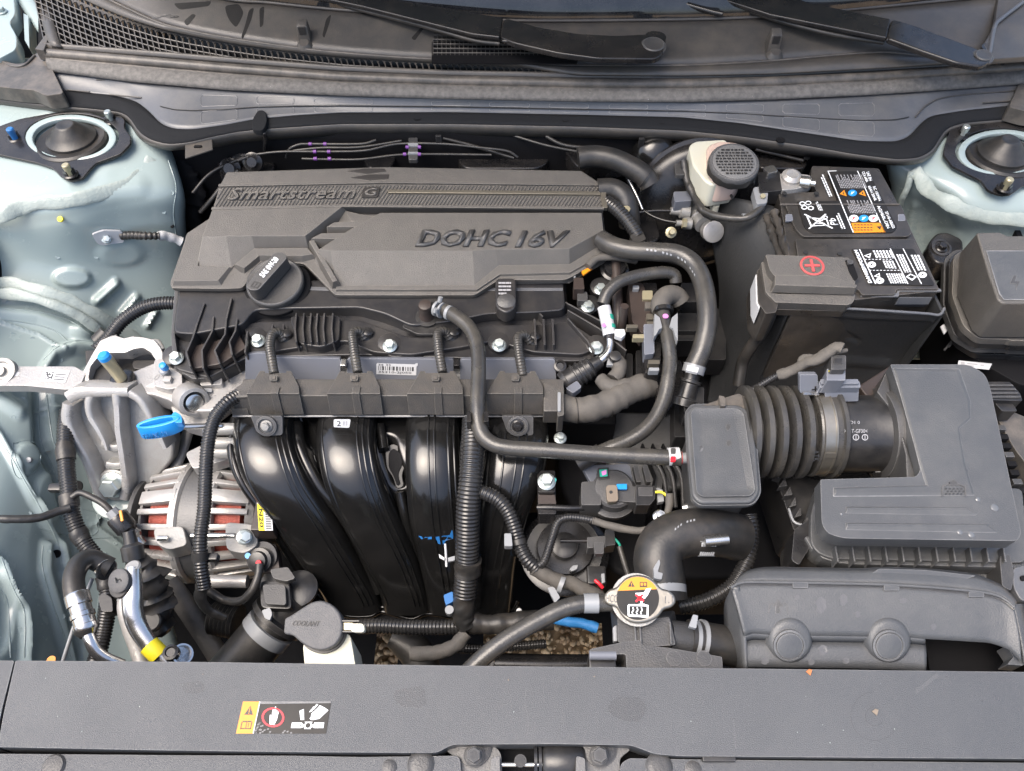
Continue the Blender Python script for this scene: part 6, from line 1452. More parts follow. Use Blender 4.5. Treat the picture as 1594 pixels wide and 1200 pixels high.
# solenoid valve and throttle body
sv = T('solenoid_valve', 'round grey purge solenoid valve with a tan top pad and plugged connector', 'valve', (950, 765, -150))
LA('valve_drum', P(951, 775, -120), (0, -.1, 1), [(0, 32), (6, 34), (16, 34), (18, 30), (20, 28), (34, 27), (37, 24), (38, 10)], M['plasticm'], sv, 40)
S('valve_block', rnd([(905, 750), (934, 748), (936, 786), (905, 786)], 3), M['plasticm'], sv, z=-84, d=40, bev=2)
S('top_pad', rnd([(944, 756), (962, 756), (963, 780), (946, 781)], 5), M['trim'], sv, z=-76, d=10, bev=2, seg=3)
M['padtan'] = mat('dusty tan plastic', (.16, .13, .10), .7, bump=(300, .3))
S('tan_face', rnd([(943, 755), (961, 754), (963, 780), (945, 781)], 5), M['padtan'], sv, z=-73, d=4, bev=1)
LA('pad_hole', P(951, 766, -73), (0, 0, 1), [(-1, 2.2), (.6, 2.2)], M['ink'], sv, 10)
S('plug_stem', rnd([(962, 757), (992, 757), (992, 782), (962, 780)], 2), M['plasticm'], sv, z=-82, d=20, bev=2)
S('blue_lock', [(960, 753), (976, 753), (976, 761), (960, 761)], M['blue'], sv, z=-76, d=4, bev=.5)
S('plug', rnd([(990, 754), (1020, 756), (1020, 776), (1012, 786), (990, 786)], 2), M['plastic'], sv, z=-76, d=26, bev=2)
S('plug_face', rnd([(994, 758), (1016, 758), (1016, 772), (994, 772)], 1), M['plasticm'], sv, z=-74.5, d=3, bev=.5)
S('white_corner', [(1022, 758), (1032, 762), (1034, 780), (1024, 782)], M['clip'], sv, z=-84, d=8, bev=.8)
TB('yellow_wire', [(1020, 766, -78), (1030, 766, -76), (1038, 772, -76), (1041, 778, -76)], 1.8, M['yellow'], sv, seg=8)
S('tag_box', rnd([(930, 728), (948, 727), (949, 745), (931, 746)], 2), M['plastic'], sv, z=-80, d=20, bev=1.5)
S('tag_face', rnd([(933, 731), (945, 730), (946, 741), (934, 742)], 1), M['green'], sv, z=-79, d=1.4, bev=0)
S('tag_print', rnd([(936, 734), (944, 731), (944, 738), (938, 740)], 1), M['pink'], sv, z=-78.4, d=1, bev=0)
S('smooth_plate', rnd([(905, 724), (980, 722), (986, 752), (965, 760), (920, 752)], 6), M['railg'], sv, z=-100, d=10, bev=2)
for x in (985, 1000): S('side_slot', rnd([(x, 724), (x+8, 724), (x+14, 750), (x+6, 750)], 2), M['plasticm'], sv, z=-92, d=10, bev=1)
BOLT((1027, 804, -84), 9, M['steel'], sv); LA('silver_bush', P(1064, 791, -86), (.9, 0, .4), [(0, 6), (10, 6)], M['steel'], sv, 14)
tbd = T('throttle_valve', 'black round pump body with circular ridges below the small ribbed conduit', 'pump', (885, 850, -260))
LA('body_disc', P(878, 862, -205), (0, -.1, 1), [(0, 60), (10, 62), (12, 58), (14, 50), (20, 50), (22, 46), (22, 40), (26, 38), (34, 38)], M['metalblk'], tbd, 44)
LA('body_hub', P(878, 852, -170), (0, -.1, 1), [(0, 18), (12, 18), (14, 14)], M['plastic'], tbd, 26)
LA('actuator_rod', P(872, 842, -136), (1, 0, 0), [(0, 2.6), (44, 2.6)], M['metalblk'], tbd, 10)
for yy, r in ((858, 52), (858, 40)): LA('ridge', P(878, yy, -184), (0, -.1, 1), [(0, r), (2, r), (2, r-3)], M['plasticm'], tbd, 40)
dcn = T('dark_connector', 'dark grey two part connector with green wires left of the fat hose', 'connector', (935, 845, -150))
S('front_shell', rnd([(914, 836), (942, 834), (944, 852), (914, 853)], 2), M['plasticm'], dcn, z=-128, d=20, bev=1.5)
S('rear_shell', rnd([(942, 824), (956, 824), (958, 848), (942, 850)], 2), M['plastic'], dcn, z=-126, d=24, bev=1.5)
S('latch', rnd([(924, 844), (940, 844), (940, 862), (926, 862)], 2), M['plasticm'], dcn, z=-120, d=10, bev=1)
TB('green_wire', [(956, 838, -130), (963, 845, -132), (966, 852, -136)], 1.8, M['green'], dcn, seg=8)
TB('lead', [(964, 850, -136), (970, 870, -142), (978, 895, -150), (984, 910, -156)], 3.5, M['rubber'], dcn)
eb2 = T('clip_bracket', 'black steel bracket with a green marked bolt at the manifold end', 'bracket', (850, 770, -180))
S('bracket_plate', rnd([(836, 732), (864, 732), (866, 800), (838, 800)], 3), M['metalblk'], eb2, z=-98, d=30, bev=2)
S('bolt_pad', rnd([(838, 740), (863, 740), (865, 766), (838, 766)], 3), M['metalblk'], eb2, z=-90, d=12, bev=2)
BOLT((851, 750, -88), 12, M['zinc'], eb2); LA('green_mark', P(862, 748, -88), (0, 0, 1), [(0, 3.5), (2, 3.5)], M['teal'], eb2, 10)
TB('bent_rod', [(836, 790, -100), (860, 790, -98), (895, 791, -98), (918, 788, -100), (920, 782, -104)], 4, M['metalblk'], eb2, seg=12)
S('front_pad', rnd([(838, 770), (864, 770), (866, 784), (838, 784)], 2), M['brown'], eb2, z=-96, d=10, bev=1)
BOLT((872, 682, -110), 9, M['zinc'], eb2)
rs = T('red_tab_plug', 'tiny red tabbed plug in the dark gap left of the radiator cap', 'connector', (930, 905, -190))
TB('red_tab', [(926, 903, -165), (933, 909, -165), (938, 915, -168)], 2.6, M['red'], rs, seg=8); S('white_tab', [(936, 893), (941, 892), (942, 906), (937, 908)], M['clip'], rs, z=-160, d=6, bev=.5)
BX('plug_shell', P(928, 898, -185), (26, 26, 18), M['plastic'], rs, bev=3)
ws2 = T('white_speck_clip', 'small white clip low beside the pump body', 'clip', (893, 884, -190)); S('clip_body', rnd([(886, 886), (892, 880), (900, 879), (898, 886), (890, 889)], 2), M['clip'], ws2, z=-165, d=5, bev=1)
for (x, y, l) in [(808, 951, 'pale round speck of a plug on the dark lower shell'), ]:
    tag(LA('plug_speck', P(x, y, -260), (0, -.3, 1), [(0, 4), (3, 4), (4, 2)], M['white'], None, 10), l, 'plug')

# ================================================================== brake lines on the bulkhead
bp = T('brake_lines', 'thin dark brake lines with purple clips running along the bulkhead', 'brake lines', (600, 235, 0))
for pts in ([(445, 245, -20), (450, 232, 0), (465, 225, 6), (480, 224, 6), (560, 224, 6), (585, 218, 8)], [(400, 240, -6), (440, 236, 0), (520, 236, 0), (570, 234, 2), (620, 224, 6), (690, 224, 6), (750, 230, 2), (790, 235, -2), (806, 245, -12)],
            [(470, 247, -10), (510, 248, -10), (560, 248, -8), (620, 241, -6), (680, 240, -6), (765, 241, -8)], [(370, 250, -10), (400, 240, -8), (450, 235, -4), (500, 230, 2), (560, 229, 2), (625, 219, 6)], [(790, 208, 10), (850, 226, 6), (905, 237, 0)]):
    TB('pipe', pts, 2.0, M['rubber'], bp, seg=8, step=8)
for x, y in [(483, 224), (506, 224), (490, 236), (512, 236), (491, 247), (513, 247), (634, 229), (653, 229), (630, 240), (653, 240)]: LA('purple_clip', P(x, y, 6), (1, 0, 0), [(-2.5, 3), (2.5, 3)], M['purple'], bp, 10)
S('pipe_holder', rnd([(636, 213), (650, 213), (650, 248), (636, 248)], 2), M['plasticm'], bp, z=6, d=8, bev=1)
S('holder_band', [(635, 222), (651, 222), (651, 227), (635, 227)], M['clip'], bp, z=8, d=4, bev=.4); S('holder_band', [(635, 236), (651, 236), (651, 239), (635, 239)], M['clip'], bp, z=8, d=4, bev=.4)
for i, (x, y, r, z) in enumerate([(380, 250, 26, -40), (395, 252, 16, -20), (745, 232, 26, -60), (735, 250, 20, -60), (885, 255, 30, -60), (360, 262, 18, -40)]): LA('dark_grommet', P(x, y, z), (0, -.7, .5), [(0, r), (6, r), (8, r*.7), (12, r*.5)], M['metalblk'], bp, 24)
TB('side_cable', [(372, 265, -30), (350, 285, -50), (330, 310, -70), (312, 330, -90)], 4, M['rubberd'], bp)
TB('insulation_pad', [(268, 230, -20, 6), (285, 270, -60, 22), (300, 310, -100, 26), (290, 350, -140, 20)], 20, M['deep'], bp, flat=.4, wob=.3)

# ================================================================== brake reservoir, servo
bres = T('brake_reservoir', 'milky brake fluid reservoir with a dark grey printed screw cap', 'reservoir', (1120, 290, -30))
S('rear_tank', rnd([(1072, 226), (1082, 219), (1130, 216), (1150, 250), (1150, 280), (1108, 288), (1096, 280), (1078, 256)], 6), M['milky'], bres, z=34, d=46, bev=5, seg=3)
S('front_tank', rnd([(1100, 226), (1120, 218), (1154, 222), (1158, 268), (1150, 280), (1120, 284), (1106, 276), (1100, 256)], 8), M['pinkish'], bres, z=40, d=42, bev=7, seg=3)
rax = Vector((0, -.16, 1)).normalized(); rcn = P(1143, 253, 60)
LA('cap_skirt', rcn-rax*.02, rax, [(0, 35), (4, 38.5), (14, 38.5), (16, 37.5)], M['rubberd'], bres, 48, lobes=(10, -.03, 30))
LA('screw_cap', rcn-rax*.006, rax, [(0, 37.5), (6, 37.5), (8, 36), (8.4, 33.5), (7.6, 33)], M['cap'], bres, 48)
LA('cap_disc', rcn+rax*.0014, rax, [(0, 33), (.8, 33), (1.2, 32)], M['capgrey'], bres, 40)
f0 = Fr(rcn+rax*.0034+Vector((-.030, -.028, -.0045)), rcn+rax*.0034+Vector((.030, -.028, -.0045)), rcn+rax*.0034+Vector((-.030, .028, .0045)), 0)
rws = []
rr = random.Random(9)
for k in range(9):
    v = .06+k*.10; half = math.sqrt(max(0, .25-(v+.03-.5)**2))*.95; u = .5-half
    while u < .5+half: w = rr.uniform(.04, .11); rws.append(rect(u, v, min(.5+half, u+w), v+.055)); u += w+.025
PR('print', f0, rws, M['ink'], bres)
LA('black_dot', P(1137, 302, 10), (0, -1, .3), [(-2, 2.2), (14, 2.2)], M['ink'], bres, 8)
S('outlet_foot', rnd([(1106, 306), (1122, 306), (1120, 322), (1110, 322)], 3), M['milky'], bres, z=-14, d=14, bev=2)
TB('level_lead', [(1095, 328, 0), (1115, 336, 6), (1145, 340, 14), (1165, 338, 20), (1182, 326, 24), (1190, 312, 28)], 5.5, M['rubber'], bres, wob=.08)
S('level_plug', rnd([(1172, 292), (1190, 288), (1196, 300), (1194, 316), (1178, 318)], 3), M['clip'], bres, z=34, d=16, bev=2)
LA('brown_pin', P(1187, 306, 36), (0, -.3, 1), [(0, 4), (3, 4)], M['tan'], bres, 8)
LA('lead_tie', P(1158, 339, 17), (1, 0, 0), [(-3, 6.5), (3, 6.5)], M['clip'], bres, 12)
mc = T('brake_servo', 'black round brake servo with a silver master cylinder in front', 'brake servo', (1060, 330, -120))
LA('servo_drum', P(1085, 318, -70), (0, -.75, .35), [(-80, 90), (-10, 108), (0, 110), (4, 110), (6, 104), (14, 100), (20, 88), (26, 60)], M['metalblk'], mc, 60)
LA('master_cylinder', P(1085, 336, -52), (.25, -1, .15), [(-30, 17), (10, 17), (12, 15), (26, 14)], M['alud'], mc, 24)
LA('cylinder_end', P(1108, 360, -48), (.1, -.8, .6), [(-10, 16), (0, 17), (8, 17), (9, 15)], M['alu'], mc, 28)
LA('port', P(1072, 330, -40), (-1, 0, .1), [(0, 12), (14, 11), (16, 7), (30, 6)], M['alud'], mc, 18)
LA('port', P(1075, 348, -45), (-1, -.05, .1), [(0, 10), (12, 9), (14, 5), (24, 5)], M['alud'], mc, 18)
LA('brass_nut', P(1068, 348, -40), (-1, 0, .1), [(0, 8), (6, 8)], M['tan'], mc, 6)
LA('studbolt', P(1044, 362, -60), (0, -.6, .7), [(0, 9), (3, 9), (4, 5), (14, 5), (15, 4)], M['tan'], mc, 12)
TB('brake_pipe', [(1052, 328, -38), (1020, 328, -40), (990, 331, -44), (985, 332, -44)], 2.6, M['metalblk'], mc, seg=8); TB('brake_pipe', [(1058, 347, -42), (1030, 342, -44), (1005, 330, -42), (990, 312, -36), (975, 275, -10)], 2.6, M['metalblk'], mc, seg=8)
TB('bright_pipe', [(975, 272, -10), (988, 298, -20), (1000, 326, -36)], 2.4, M['steel'], mc, seg=8)
S('sensor_block', rnd([(1048, 298), (1074, 297), (1078, 312), (1050, 314)], 3), M['railg'], mc, z=-14, d=20, bev=2)
S('grey_tag', rnd([(1050, 254), (1064, 254), (1066, 272), (1052, 272)], 2), M['plasticm'], mc, z=14, d=8, bev=1)
TB('clamp_wire', [(995, 258, 4), (1008, 262, 0), (1012, 276, -4), (1004, 288, -8)], 1.8, M['clip'], mc, seg=8)
LA('glossy_dome', P(1020, 238, -10), (0, -.6, .6), [(-40, 40), (0, 36), (14, 28), (20, 16), (22, 6)], M['gloss'], mc, 32)
TB('wire_bunch', [(1064, 250, 20), (1068, 275, 6), (1080, 305, -4), (1096, 330, -6), (1110, 340, -6)], 6, M['rubberd'], mc, wob=.25)

# ================================================================== battery
bt_ = T('battery', 'black car battery with white printed warning stickers on top', 'battery', (1330, 400, -160))
S('battery_case', rnd([(1264, 258), (1368, 262), (1390, 302), (1412, 345), (1463, 452), (1338, 466), (1240, 470), (1225, 380), (1212, 300), (1272, 299), (1262, 280)], 3), M['battery'], bt_, z=28, d=180, bev=2.5, seg=3)
S('lid_front', rnd([(1238, 372), (1422, 372), (1462, 450), (1395, 450), (1394, 458), (1342, 459), (1336, 450), (1250, 452)], 3), M['battery'], bt_, z=33, d=14, bev=1.5)
S('lid_rear', rnd([(1222, 318), (1403, 318), (1420, 362), (1414, 368), (1250, 368), (1238, 356)], 5), M['battery'], bt_, z=33, d=14, bev=2)
S('raised_panel', rnd([(1240, 312), (1306, 312), (1290, 266), (1352, 266), (1398, 354, 6), (1390, 362, 8), (1264, 363, 10), (1252, 354, 6)], 4), M['blackfoil'], bt_, z=34.5, d=10, bev=1)
TB('lid_seam', [(1214, 318, 34), (1300, 318, 34.5), (1400, 318, 34)], 1.1, M['seal'], bt_, seg=6)
S('front_lip', [(1340, 456), (1396, 456), (1397, 449), (1464, 449), (1466, 453), (1400, 453), (1399, 461), (1340, 461)], M['cowlpad'], bt_, z=30, d=3, bev=.5)
for x in (1223, 1398): S('vent_notch', rnd([(x, 333), (x+10, 333), (x+12, 343), (x, 344)], 2), M['railg'], bt_, z=33.5, d=3, bev=.5)
for x, y in [(1221, 301), (1271, 301), (1254, 393), (1307, 395)]: LA('lid_hole', P(x, y, 33.5), (0, 0, 1), [(-1, 3.6), (.8, 3.6)], M['ink'], bt_, 12)
LA('vent_plug', P(1372, 469, 0), (0, -1, .1), [(-6, 11), (2, 11), (2.5, 8), (1, 7.5), (1, 5), (-1, 4)], M['battery'], bt_, 26)
XE('front_ledge', [(462, 24), (474, 10), (478, -2), (470, 0)], 1400, 1452, M['cowlpad'], bt_, 1)
# printing on the two stickers; u = across, v = towards the windscreen
def TQ(pl_, a, b, c, lift=.2): return Fr(pl_(*a), pl_(*b), pl_(*c), lift)
BZ = lambda x, y: P(x, y, 34.7)
def TXb(s, a, b, w, **k):
    """text running from seen point a to b, letter height towards w"""
    TX('lettering', s, Fr(BZ(*a), BZ(*b), BZ(a[0]+w[0], a[1]+w[1]), .2), M['whiteprint'], bt_, **k)
fr = Fr(BZ(1268, 356), BZ(1391, 356), BZ(1242, 312), .2)
ln_ = lambda a, b, w: [[(a[0], a[1]), (a[0]+w, a[1]), (b[0]+w, b[1]), (b[0], b[1])]]
def PX(name, polys, m, h=.0):
    bm = bmesh.new()
    for pg in polys:
        top = [BZ(*q)+Vector((0, 0, (.35+h)*.001)) for q in pg]; loft(bm, [[p-Vector((0, 0, .0002)) for p in top], top])
    fix(bm); mk(name, bm, m, bt_, 0)
PX('print_line', [[(1288, 266), (1289.4, 266), (1329, 362), (1327.4, 362)], [(1334, 266), (1335.3, 266), (1377.5, 361), (1376, 361)], [(1288, 266), (1302, 265.6), (1302, 266.4), (1288, 267)]], M['whiteprint'])
def skew(x, y, sl=.43): return (x+(y-356)*sl, y)
def rows_of(x0, x1, y0, y1, n, seed, m='whiteprint', sl=.43):
    """unreadable small print in columns running towards the windscreen"""
    rr = random.Random(seed); out = []
    for k in range(n):
        xa = x0+(x1-x0)*k/n; xb = xa+(x1-x0)/n*.55; y = y0+(rr.random()*.5*(y1-y0) if k % 2 == 0 else 0)
        while y < y1:
            l = rr.uniform(1.6, 4.5); ya, yb = y, min(y1, y+l); out.append([skew(xa, ya, sl), skew(xb, ya, sl), skew(xb, yb, sl), skew(xa, yb, sl)]); y += l+.8
    PX('print', out, M[m])
rows_of(1336, 1378, 272, 293, 16, 1, 'inkg'); rows_of(1334, 1376, 312, 332, 16, 2, 'inkg')
rows_of(1312, 1319, 272, 306, 2, 3)
rows_of(1310, 1318, 332, 356, 2, 7); rows_of(1287, 1294, 314, 328, 3, 8)
PX('label_panel', [[(1325, 347), (1371, 347), (1378, 361.5), (1329.5, 362.5)]], M['orange'])
PX('print', [[(1329+k*5, 349.5+j*4), (1332.5+k*5, 349.5+j*4), (1333.5+k*5, 351+j*4), (1330+k*5, 351+j*4)] for k in range(6) for j in range(3)]+[[(1364, 353), (1372, 352), (1370, 358)]], M['brown'], .1)
def disc(x, y, r, m, m2=None):
    PX('pictogram', [[(x+r*math.cos(R(a)), y+r*.72*math.sin(R(a))) for a in range(0, 360, 20)]], M[m])
    PX('pictogram', [[(x-r*.5, y+.6*r*.5), (x-r*.2, y+.6*r*.5), (x+r*.5, y-.6*r*.5), (x+r*.2, y-.6*r*.5)], [(x-r*.3, y-.5*r*.5), (x, y-.5*r*.5), (x+r*.1, y), (x-r*.2, y)]], M[m2 or 'whiteprint'], .12)
disc(1329, 340, 7.5, 'whiteprint', 'red'); disc(1344.5, 340, 7.5, 'blue'); disc(1359.5, 340, 7.5, 'whiteprint', 'red'); disc(1327, 300.5, 7, 'blue')
for x in (1313, 1343): PX('pictogram', [[(x-6, 302), (x+5, 305.5), (x+1, 296)]], M['orange'])
PX('pictogram', [[(1311, 301), (1314, 303.5), (1313, 298.5)], [(1341, 301), (1344, 303.5), (1343, 298.5)]], M['brown'], .12)
TXb('CCA 640A', (1341, 268), (1348, 284), (4.5, -1.5), bold=.03); TXb('SAE EN', (1348, 268), (1353.5, 282), (4.5, -1.5), bold=.03); TXb('60AH 20HR', (1350.5, 290), (1361, 313), (4.5, -1.5), bold=.03)
TXb('RC 100MIN', (1358, 291), (1368, 313), (4.5, -1.5), bold=.03); TXb('AGM60L-DIN', (1364.5, 321), (1381, 356), (5, -1.6), bold=.03); TXb('37110-AB650', (1377, 330), (1389, 356), (4.5, -1.5), bold=.03)
TXb('Pb', (1305, 350), (1299.5, 339.5), (-11.5, 0), bold=.01)
# crossed bin and recycling mark
PX('bin_mark', [[(1251, 334), (1253, 333), (1297, 355), (1295, 356)], [(1284, 333), (1286.5, 333.6), (1260, 356.5), (1258, 356)], [(1259, 338), (1285, 341), (1285, 342.3), (1260, 339.4)], [(1262, 351), (1290, 350), (1290, 351), (1262, 352.4)],
    [(1255, 337), (1257, 336), (1264, 352), (1262, 353)], [(1285, 340), (1287, 340), (1291, 351), (1289, 351)], [(1268, 343), (1281, 343), (1281, 344), (1268, 344)], [(1268, 347), (1283, 347), (1283, 348), (1268, 348)]], M['whiteprint'])
PX('bin_mark', [[(1285+3.5*math.cos(R(a)), 338.5+2.6*math.sin(R(a))) for a in range(0, 360, 30)]], M['whiteprint']); PX('bin_mark', [[(1285+2*math.cos(R(a)), 338.5+1.5*math.sin(R(a))) for a in range(0, 360, 40)]], M['blackfoil'], .12)
for (x, y) in ((1249, 317), (1258, 316), (1252, 323), (1262, 324)): PX('recycling_mark', [[(x+5*math.cos(R(a)), y+3.4*math.sin(R(a))) for a in range(0, 360, 40)]], M['whiteprint']); PX('recycling_mark', [[(x+3.2*math.cos(R(a)), y+2.0*math.sin(R(a))) for a in range(0, 360, 40)]], M['blackfoil'], .12)
# second sticker
S('warning_sticker', rnd([(1325, 387), (1422, 387), (1455, 442, 3), (1452, 444, 3), (1355, 443)], 3), M['blackfoil'], bt_, z=34.4, d=1.2, bev=.2)
PX('print_line', [[(1337, 388), (1338.5, 388), (1364, 442), (1362, 442)], [(1385, 387), (1386.4, 387), (1414, 442), (1412.4, 442)], [(1405, 387), (1406.3, 387), (1435, 442), (1433.5, 442)]]+
   [[(1346+k*5.5, 403.4), (1349+k*5.5, 403.4), (1349.4+k*5.5, 404.2), (1346.4+k*5.5, 404.2)] for k in range(8)]+[[(1353+k*5.5, 420.6), (1356+k*5.5, 420.4), (1356.4+k*5.5, 421.2), (1353.4+k*5.5, 421.4)] for k in range(9)], M['whiteprint'])
TXb('DANGER/POISON', (1358, 440.5), (1335, 389), (-6.5, 0), bold=.06)
S3 = lambda *a: rows_of(*a)
sl2 = .47
def blk_(x0, x1, y0, y1, n, seed): 
    rr = random.Random(seed); out = []
    for k in range(n):
        xa = x0+(x1-x0)*k/n; xb = xa+(x1-x0)/n*.6; y = y0
        while y < y1:
            l = rr.uniform(1.8, 4.0); yb = min(y1, y+l); f = lambda X, Y: (X+(Y-415)*sl2, Y); out.append([f(xa, y), f(xb, y), f(xb, yb), f(xa, yb)]); y += l+.9
    PX('print', out, M['whiteprint'])
blk_(1370, 1400, 390, 402, 6, 11); blk_(1378, 1396, 406, 418, 4, 12); blk_(1374, 1400, 426, 441, 7, 13); blk_(1404, 1416, 396, 424, 3, 15); blk_(1426, 1441, 397, 421, 3, 16)
disc(1357, 412, 6.5, 'whiteprint', 'blackfoil'); disc(1369.5, 437, 6.5, 'whiteprint', 'blackfoil'); disc(1436, 428, 6.5, 'whiteprint', 'blackfoil')
PX('pictogram', [[(1345, 398), (1354, 402), (1356, 394)], [(1360, 430), (1370, 433), (1369, 425)], [(1410, 431), (1417, 426), (1427, 431), (1420, 437)]], M['whiteprint'])
PX('pictogram', [[(1348, 398.2), (1353, 400), (1354, 396)], [(1363, 429.8), (1368, 431), (1367.6, 427.6)], [(1413, 431), (1417.5, 428), (1424, 431), (1419.6, 434.4)]], M['blackfoil'], .12)

jk = T('battery_jacket', 'wrinkled black heat shield jacket around the front of the battery', 'heat shield', (1320, 540, -170))
PJ0 = [P(1232, 474, 22), P(1469, 488, 10), P(1398, 600, -165), P(1170, 600, -165)]
JG = [[(1228, 474, 14), (1290, 478, 14), (1350, 482, 14), (1410, 487, 12), (1466, 489, 10)],
      [(1215, 510, -45), (1280, 514, -45), (1340, 518, -45), (1395, 520, -48), (1445, 520, -48)],
      [(1196, 555, -108), (1260, 556, -108), (1320, 558, -108), (1375, 558, -110), (1415, 558, -110)],
      [(1176, 604, -170), (1240, 604, -170), (1300, 604, -170), (1350, 604, -170), (1386, 604, -170)]]
patch('front_sheet', JG, M['jacket'], jk, [('ridge', [(1240, 484), (1340, 492), (1450, 496)], 5, 2), ('ridge', [(1280, 525), (1318, 520), (1334, 528)], 7, -3), ('ridge', [(1450, 500), (1420, 560)], 5, 2), ('ridge', [(1300, 560), (1380, 566)], 12, 3)], 70, 50)
WG = [[(1100, 300, -40), (1155, 310, 10), (1205, 322, 16)], [(1110, 380, -80), (1160, 390, -30), (1228, 400, 16)], [(1120, 460, -130), (1150, 470, -80), (1230, 476, 14)], [(1110, 560, -180), (1150, 560, -140), (1196, 560, -110)], [(1100, 630, -220), (1140, 625, -200), (1176, 606, -172)]]
patch('side_sheet', WG, M['jacket'], jk, [], 30, 50)
WL('right_sheet', [(1469, 488, 12), (1446, 440, 12), (1400, 330, 12)], 12, -160, 4, M['jacket'], jk)
TB('hem', [(1229, 473, 16), (1260, 477, 16), (1350, 482, 16), (1440, 488, 13), (1462, 490, 12), (1470, 480, 14)], 2, M['cowlpad'], jk, seg=8)
TB('inner_ridge', [(1205, 330, 20), (1222, 385, 22), (1232, 410, 22)], 6, M['battery'], jk, wob=.4); TB('inner_ridge', [(1192, 335, 12), (1212, 390, 14), (1220, 415, 14)], 5, M['battery'], jk, wob=.4)

tc = T('terminal_cover', 'brown grey battery terminal cover marked with a red plus in a circle', 'terminal cover', (1260, 430, 0))
PT = Pl((1200, 410, 48), (1320, 415, 48), (1260, 445, 44))
S('cover_top', rnd([(1192, 396, 2), (1322, 401, 3), (1326, 420, 4), (1332, 440), (1328, 445), (1290, 434), (1206, 430), (1198, 420)], 3), M['cover'], tc, pl=PT, h=0, d=14, bev=1.5)
FRt = lambda n, t, l, h0, h1, m: (lambda bm: (loft(bm, [pts_of(l, pl=PT, h=h1), pts_of(t, pl=PT, h=h0)]), fix(bm), bevel(bm, 1, 2, 14), mk(n, bm, m, tc, 30, wn=True)))(bmesh.new())
FRt('cover_front', [(1206, 428), (1290, 429), (1334, 444), (1332, 448), (1206, 444)], [(1204, 438), (1290, 440), (1338, 446), (1334, 452), (1204, 448)], 1, -11, M['cover'])
S('cover_base', rnd([(1189, 398), (1204, 400), (1210, 448), (1338, 449), (1334, 462), (1326, 466), (1212, 462), (1196, 446)], 3), M['cover'], tc, pl=PT, h=-13, d=18, bev=1.5)
S('cover_skirt', rnd([(1206, 455), (1334, 458), (1328, 466), (1210, 463)], 3), M['battery'], tc, pl=PT, h=-28, d=14, bev=1.5)
S('fuse_holder', rnd([(1178, 420), (1190, 416), (1206, 440), (1214, 462), (1208, 486), (1192, 488), (1180, 470)], 3), M['battery'], tc, z=26, d=60, bev=2)
S('white_strip', [(1176, 428), (1181, 424), (1187, 452), (1182, 482), (1177, 470)], M['white'], tc, z=24, d=30, bev=.5)
LA('plus_ring', PT(1264, 414, .2), PT.n, [(-1, 16.5), (1.2, 16.5), (1.4, 16), (1.4, 13.8), (.2, 13.5)], M['redplus'], tc, 36)
LA('ring_floor', PT(1264, 414, .1), PT.n, [(-.5, 13.4), (.4, 13.4)], M['cover'], tc, 30)
c_ = PT(1264, 414, 1); 
BX('plus_bar', c_, (21, 4, 1.6), M['redplus'], tc, M=ax3((1, 0, 0), PT.n), bev=.3); BX('plus_bar', c_, (4, 21, 1.7), M['redplus'], tc, M=ax3((1, 0, 0), PT.n), bev=.3)
S('latch_hole', rnd([(1315, 405), (1326, 405), (1336, 432), (1330, 438), (1322, 425)], 2), M['deep'], tc, pl=PT, h=.6, d=3, bev=.3)
LA('latch_stud', PT(1322, 410, 1), PT.n, [(0, 4), (3, 4)], M['plasticm'], tc, 10)
TB('positive_cable', [(1200, 485, 0), (1192, 505, -20), (1180, 525, -45), (1166, 545, -70), (1156, 565, -95), (1150, 600, -120)], 9, M['rubberd'], tc)
ng = T('negative_terminal', 'silver negative terminal clamp with a brass coloured nut behind the stickers', 'battery terminal', (1235, 280, 20))
LA('clamp_barrel', P(1231, 278, 36), (0, -.1, 1), [(-14, 14), (6, 15), (8, 13), (10, 9), (9, 4)], M['alu'], ng, 26)
S('clamp_arm', rnd([(1212, 270), (1226, 268), (1262, 272), (1266, 286), (1240, 294), (1216, 296)], 5), M['alu'], ng, z=36, d=14, bev=3)
LA('clamp_bolt', P(1256, 284, 40), (.9, -.3, .1), [(-10, 9), (4, 9), (5, 5), (12, 5), (13, 3)], M['steel'], ng, 20)
LA('brass_ring', P(1260, 283, 42), (.9, -.3, .3), [(0, 7), (2, 7)], M['tan'], ng, 18)
S('black_holder', rnd([(1180, 268), (1214, 266), (1218, 296), (1182, 300)], 3), M['plastic'], ng, z=36, d=26, bev=2)
S('copper_lug', rnd([(1188, 260), (1204, 256), (1212, 266), (1196, 270)], 3), M['steel'], ng, z=42, d=6, bev=1.5)

# ================================================================== resonator, air duct bellows, air flow pipe
rsb = T('resonator_box', 'upright rectangular resonator box with a rounded framed lid beside the ribbed bellows', 'resonator', (1120, 720, -90))
RO = [(1068, 640, 12), (1078, 630, 6), (1150, 629, 12), (1168, 640, 10), (1178, 700, 2), (1183, 766, 14), (1172, 782, 12), (1090, 783, 14), (1078, 772, 10), (1071, 700, 2)]
S('lid', rnd(RO, 8, 4), M['airbox'], rsb, z=8, d=16, bev=3, seg=3)
I1 = rnd([(1075, 643), (1080, 636), (1147, 635), (1158, 643), (1176, 764), (1168, 772), (1092, 773), (1084, 766)], 5)
I2 = rnd([(1092, 655), (1094, 653), (1140, 653), (1144, 656), (1163, 758), (1160, 761), (1098, 761), (1095, 758)], 3)
bm = bmesh.new(); loft(bm, [pts_of(I1, 8), pts_of(I1, 11), pts_of(I2, 5)] if False else [pts_of(I1, 5), pts_of(I1, 12), pts_of(I2, 8.5)]); fix(bm); bevel(bm, 1, 2, 20); mk('lid_panel', bm, M['airbox'], rsb, 30, wn=True)
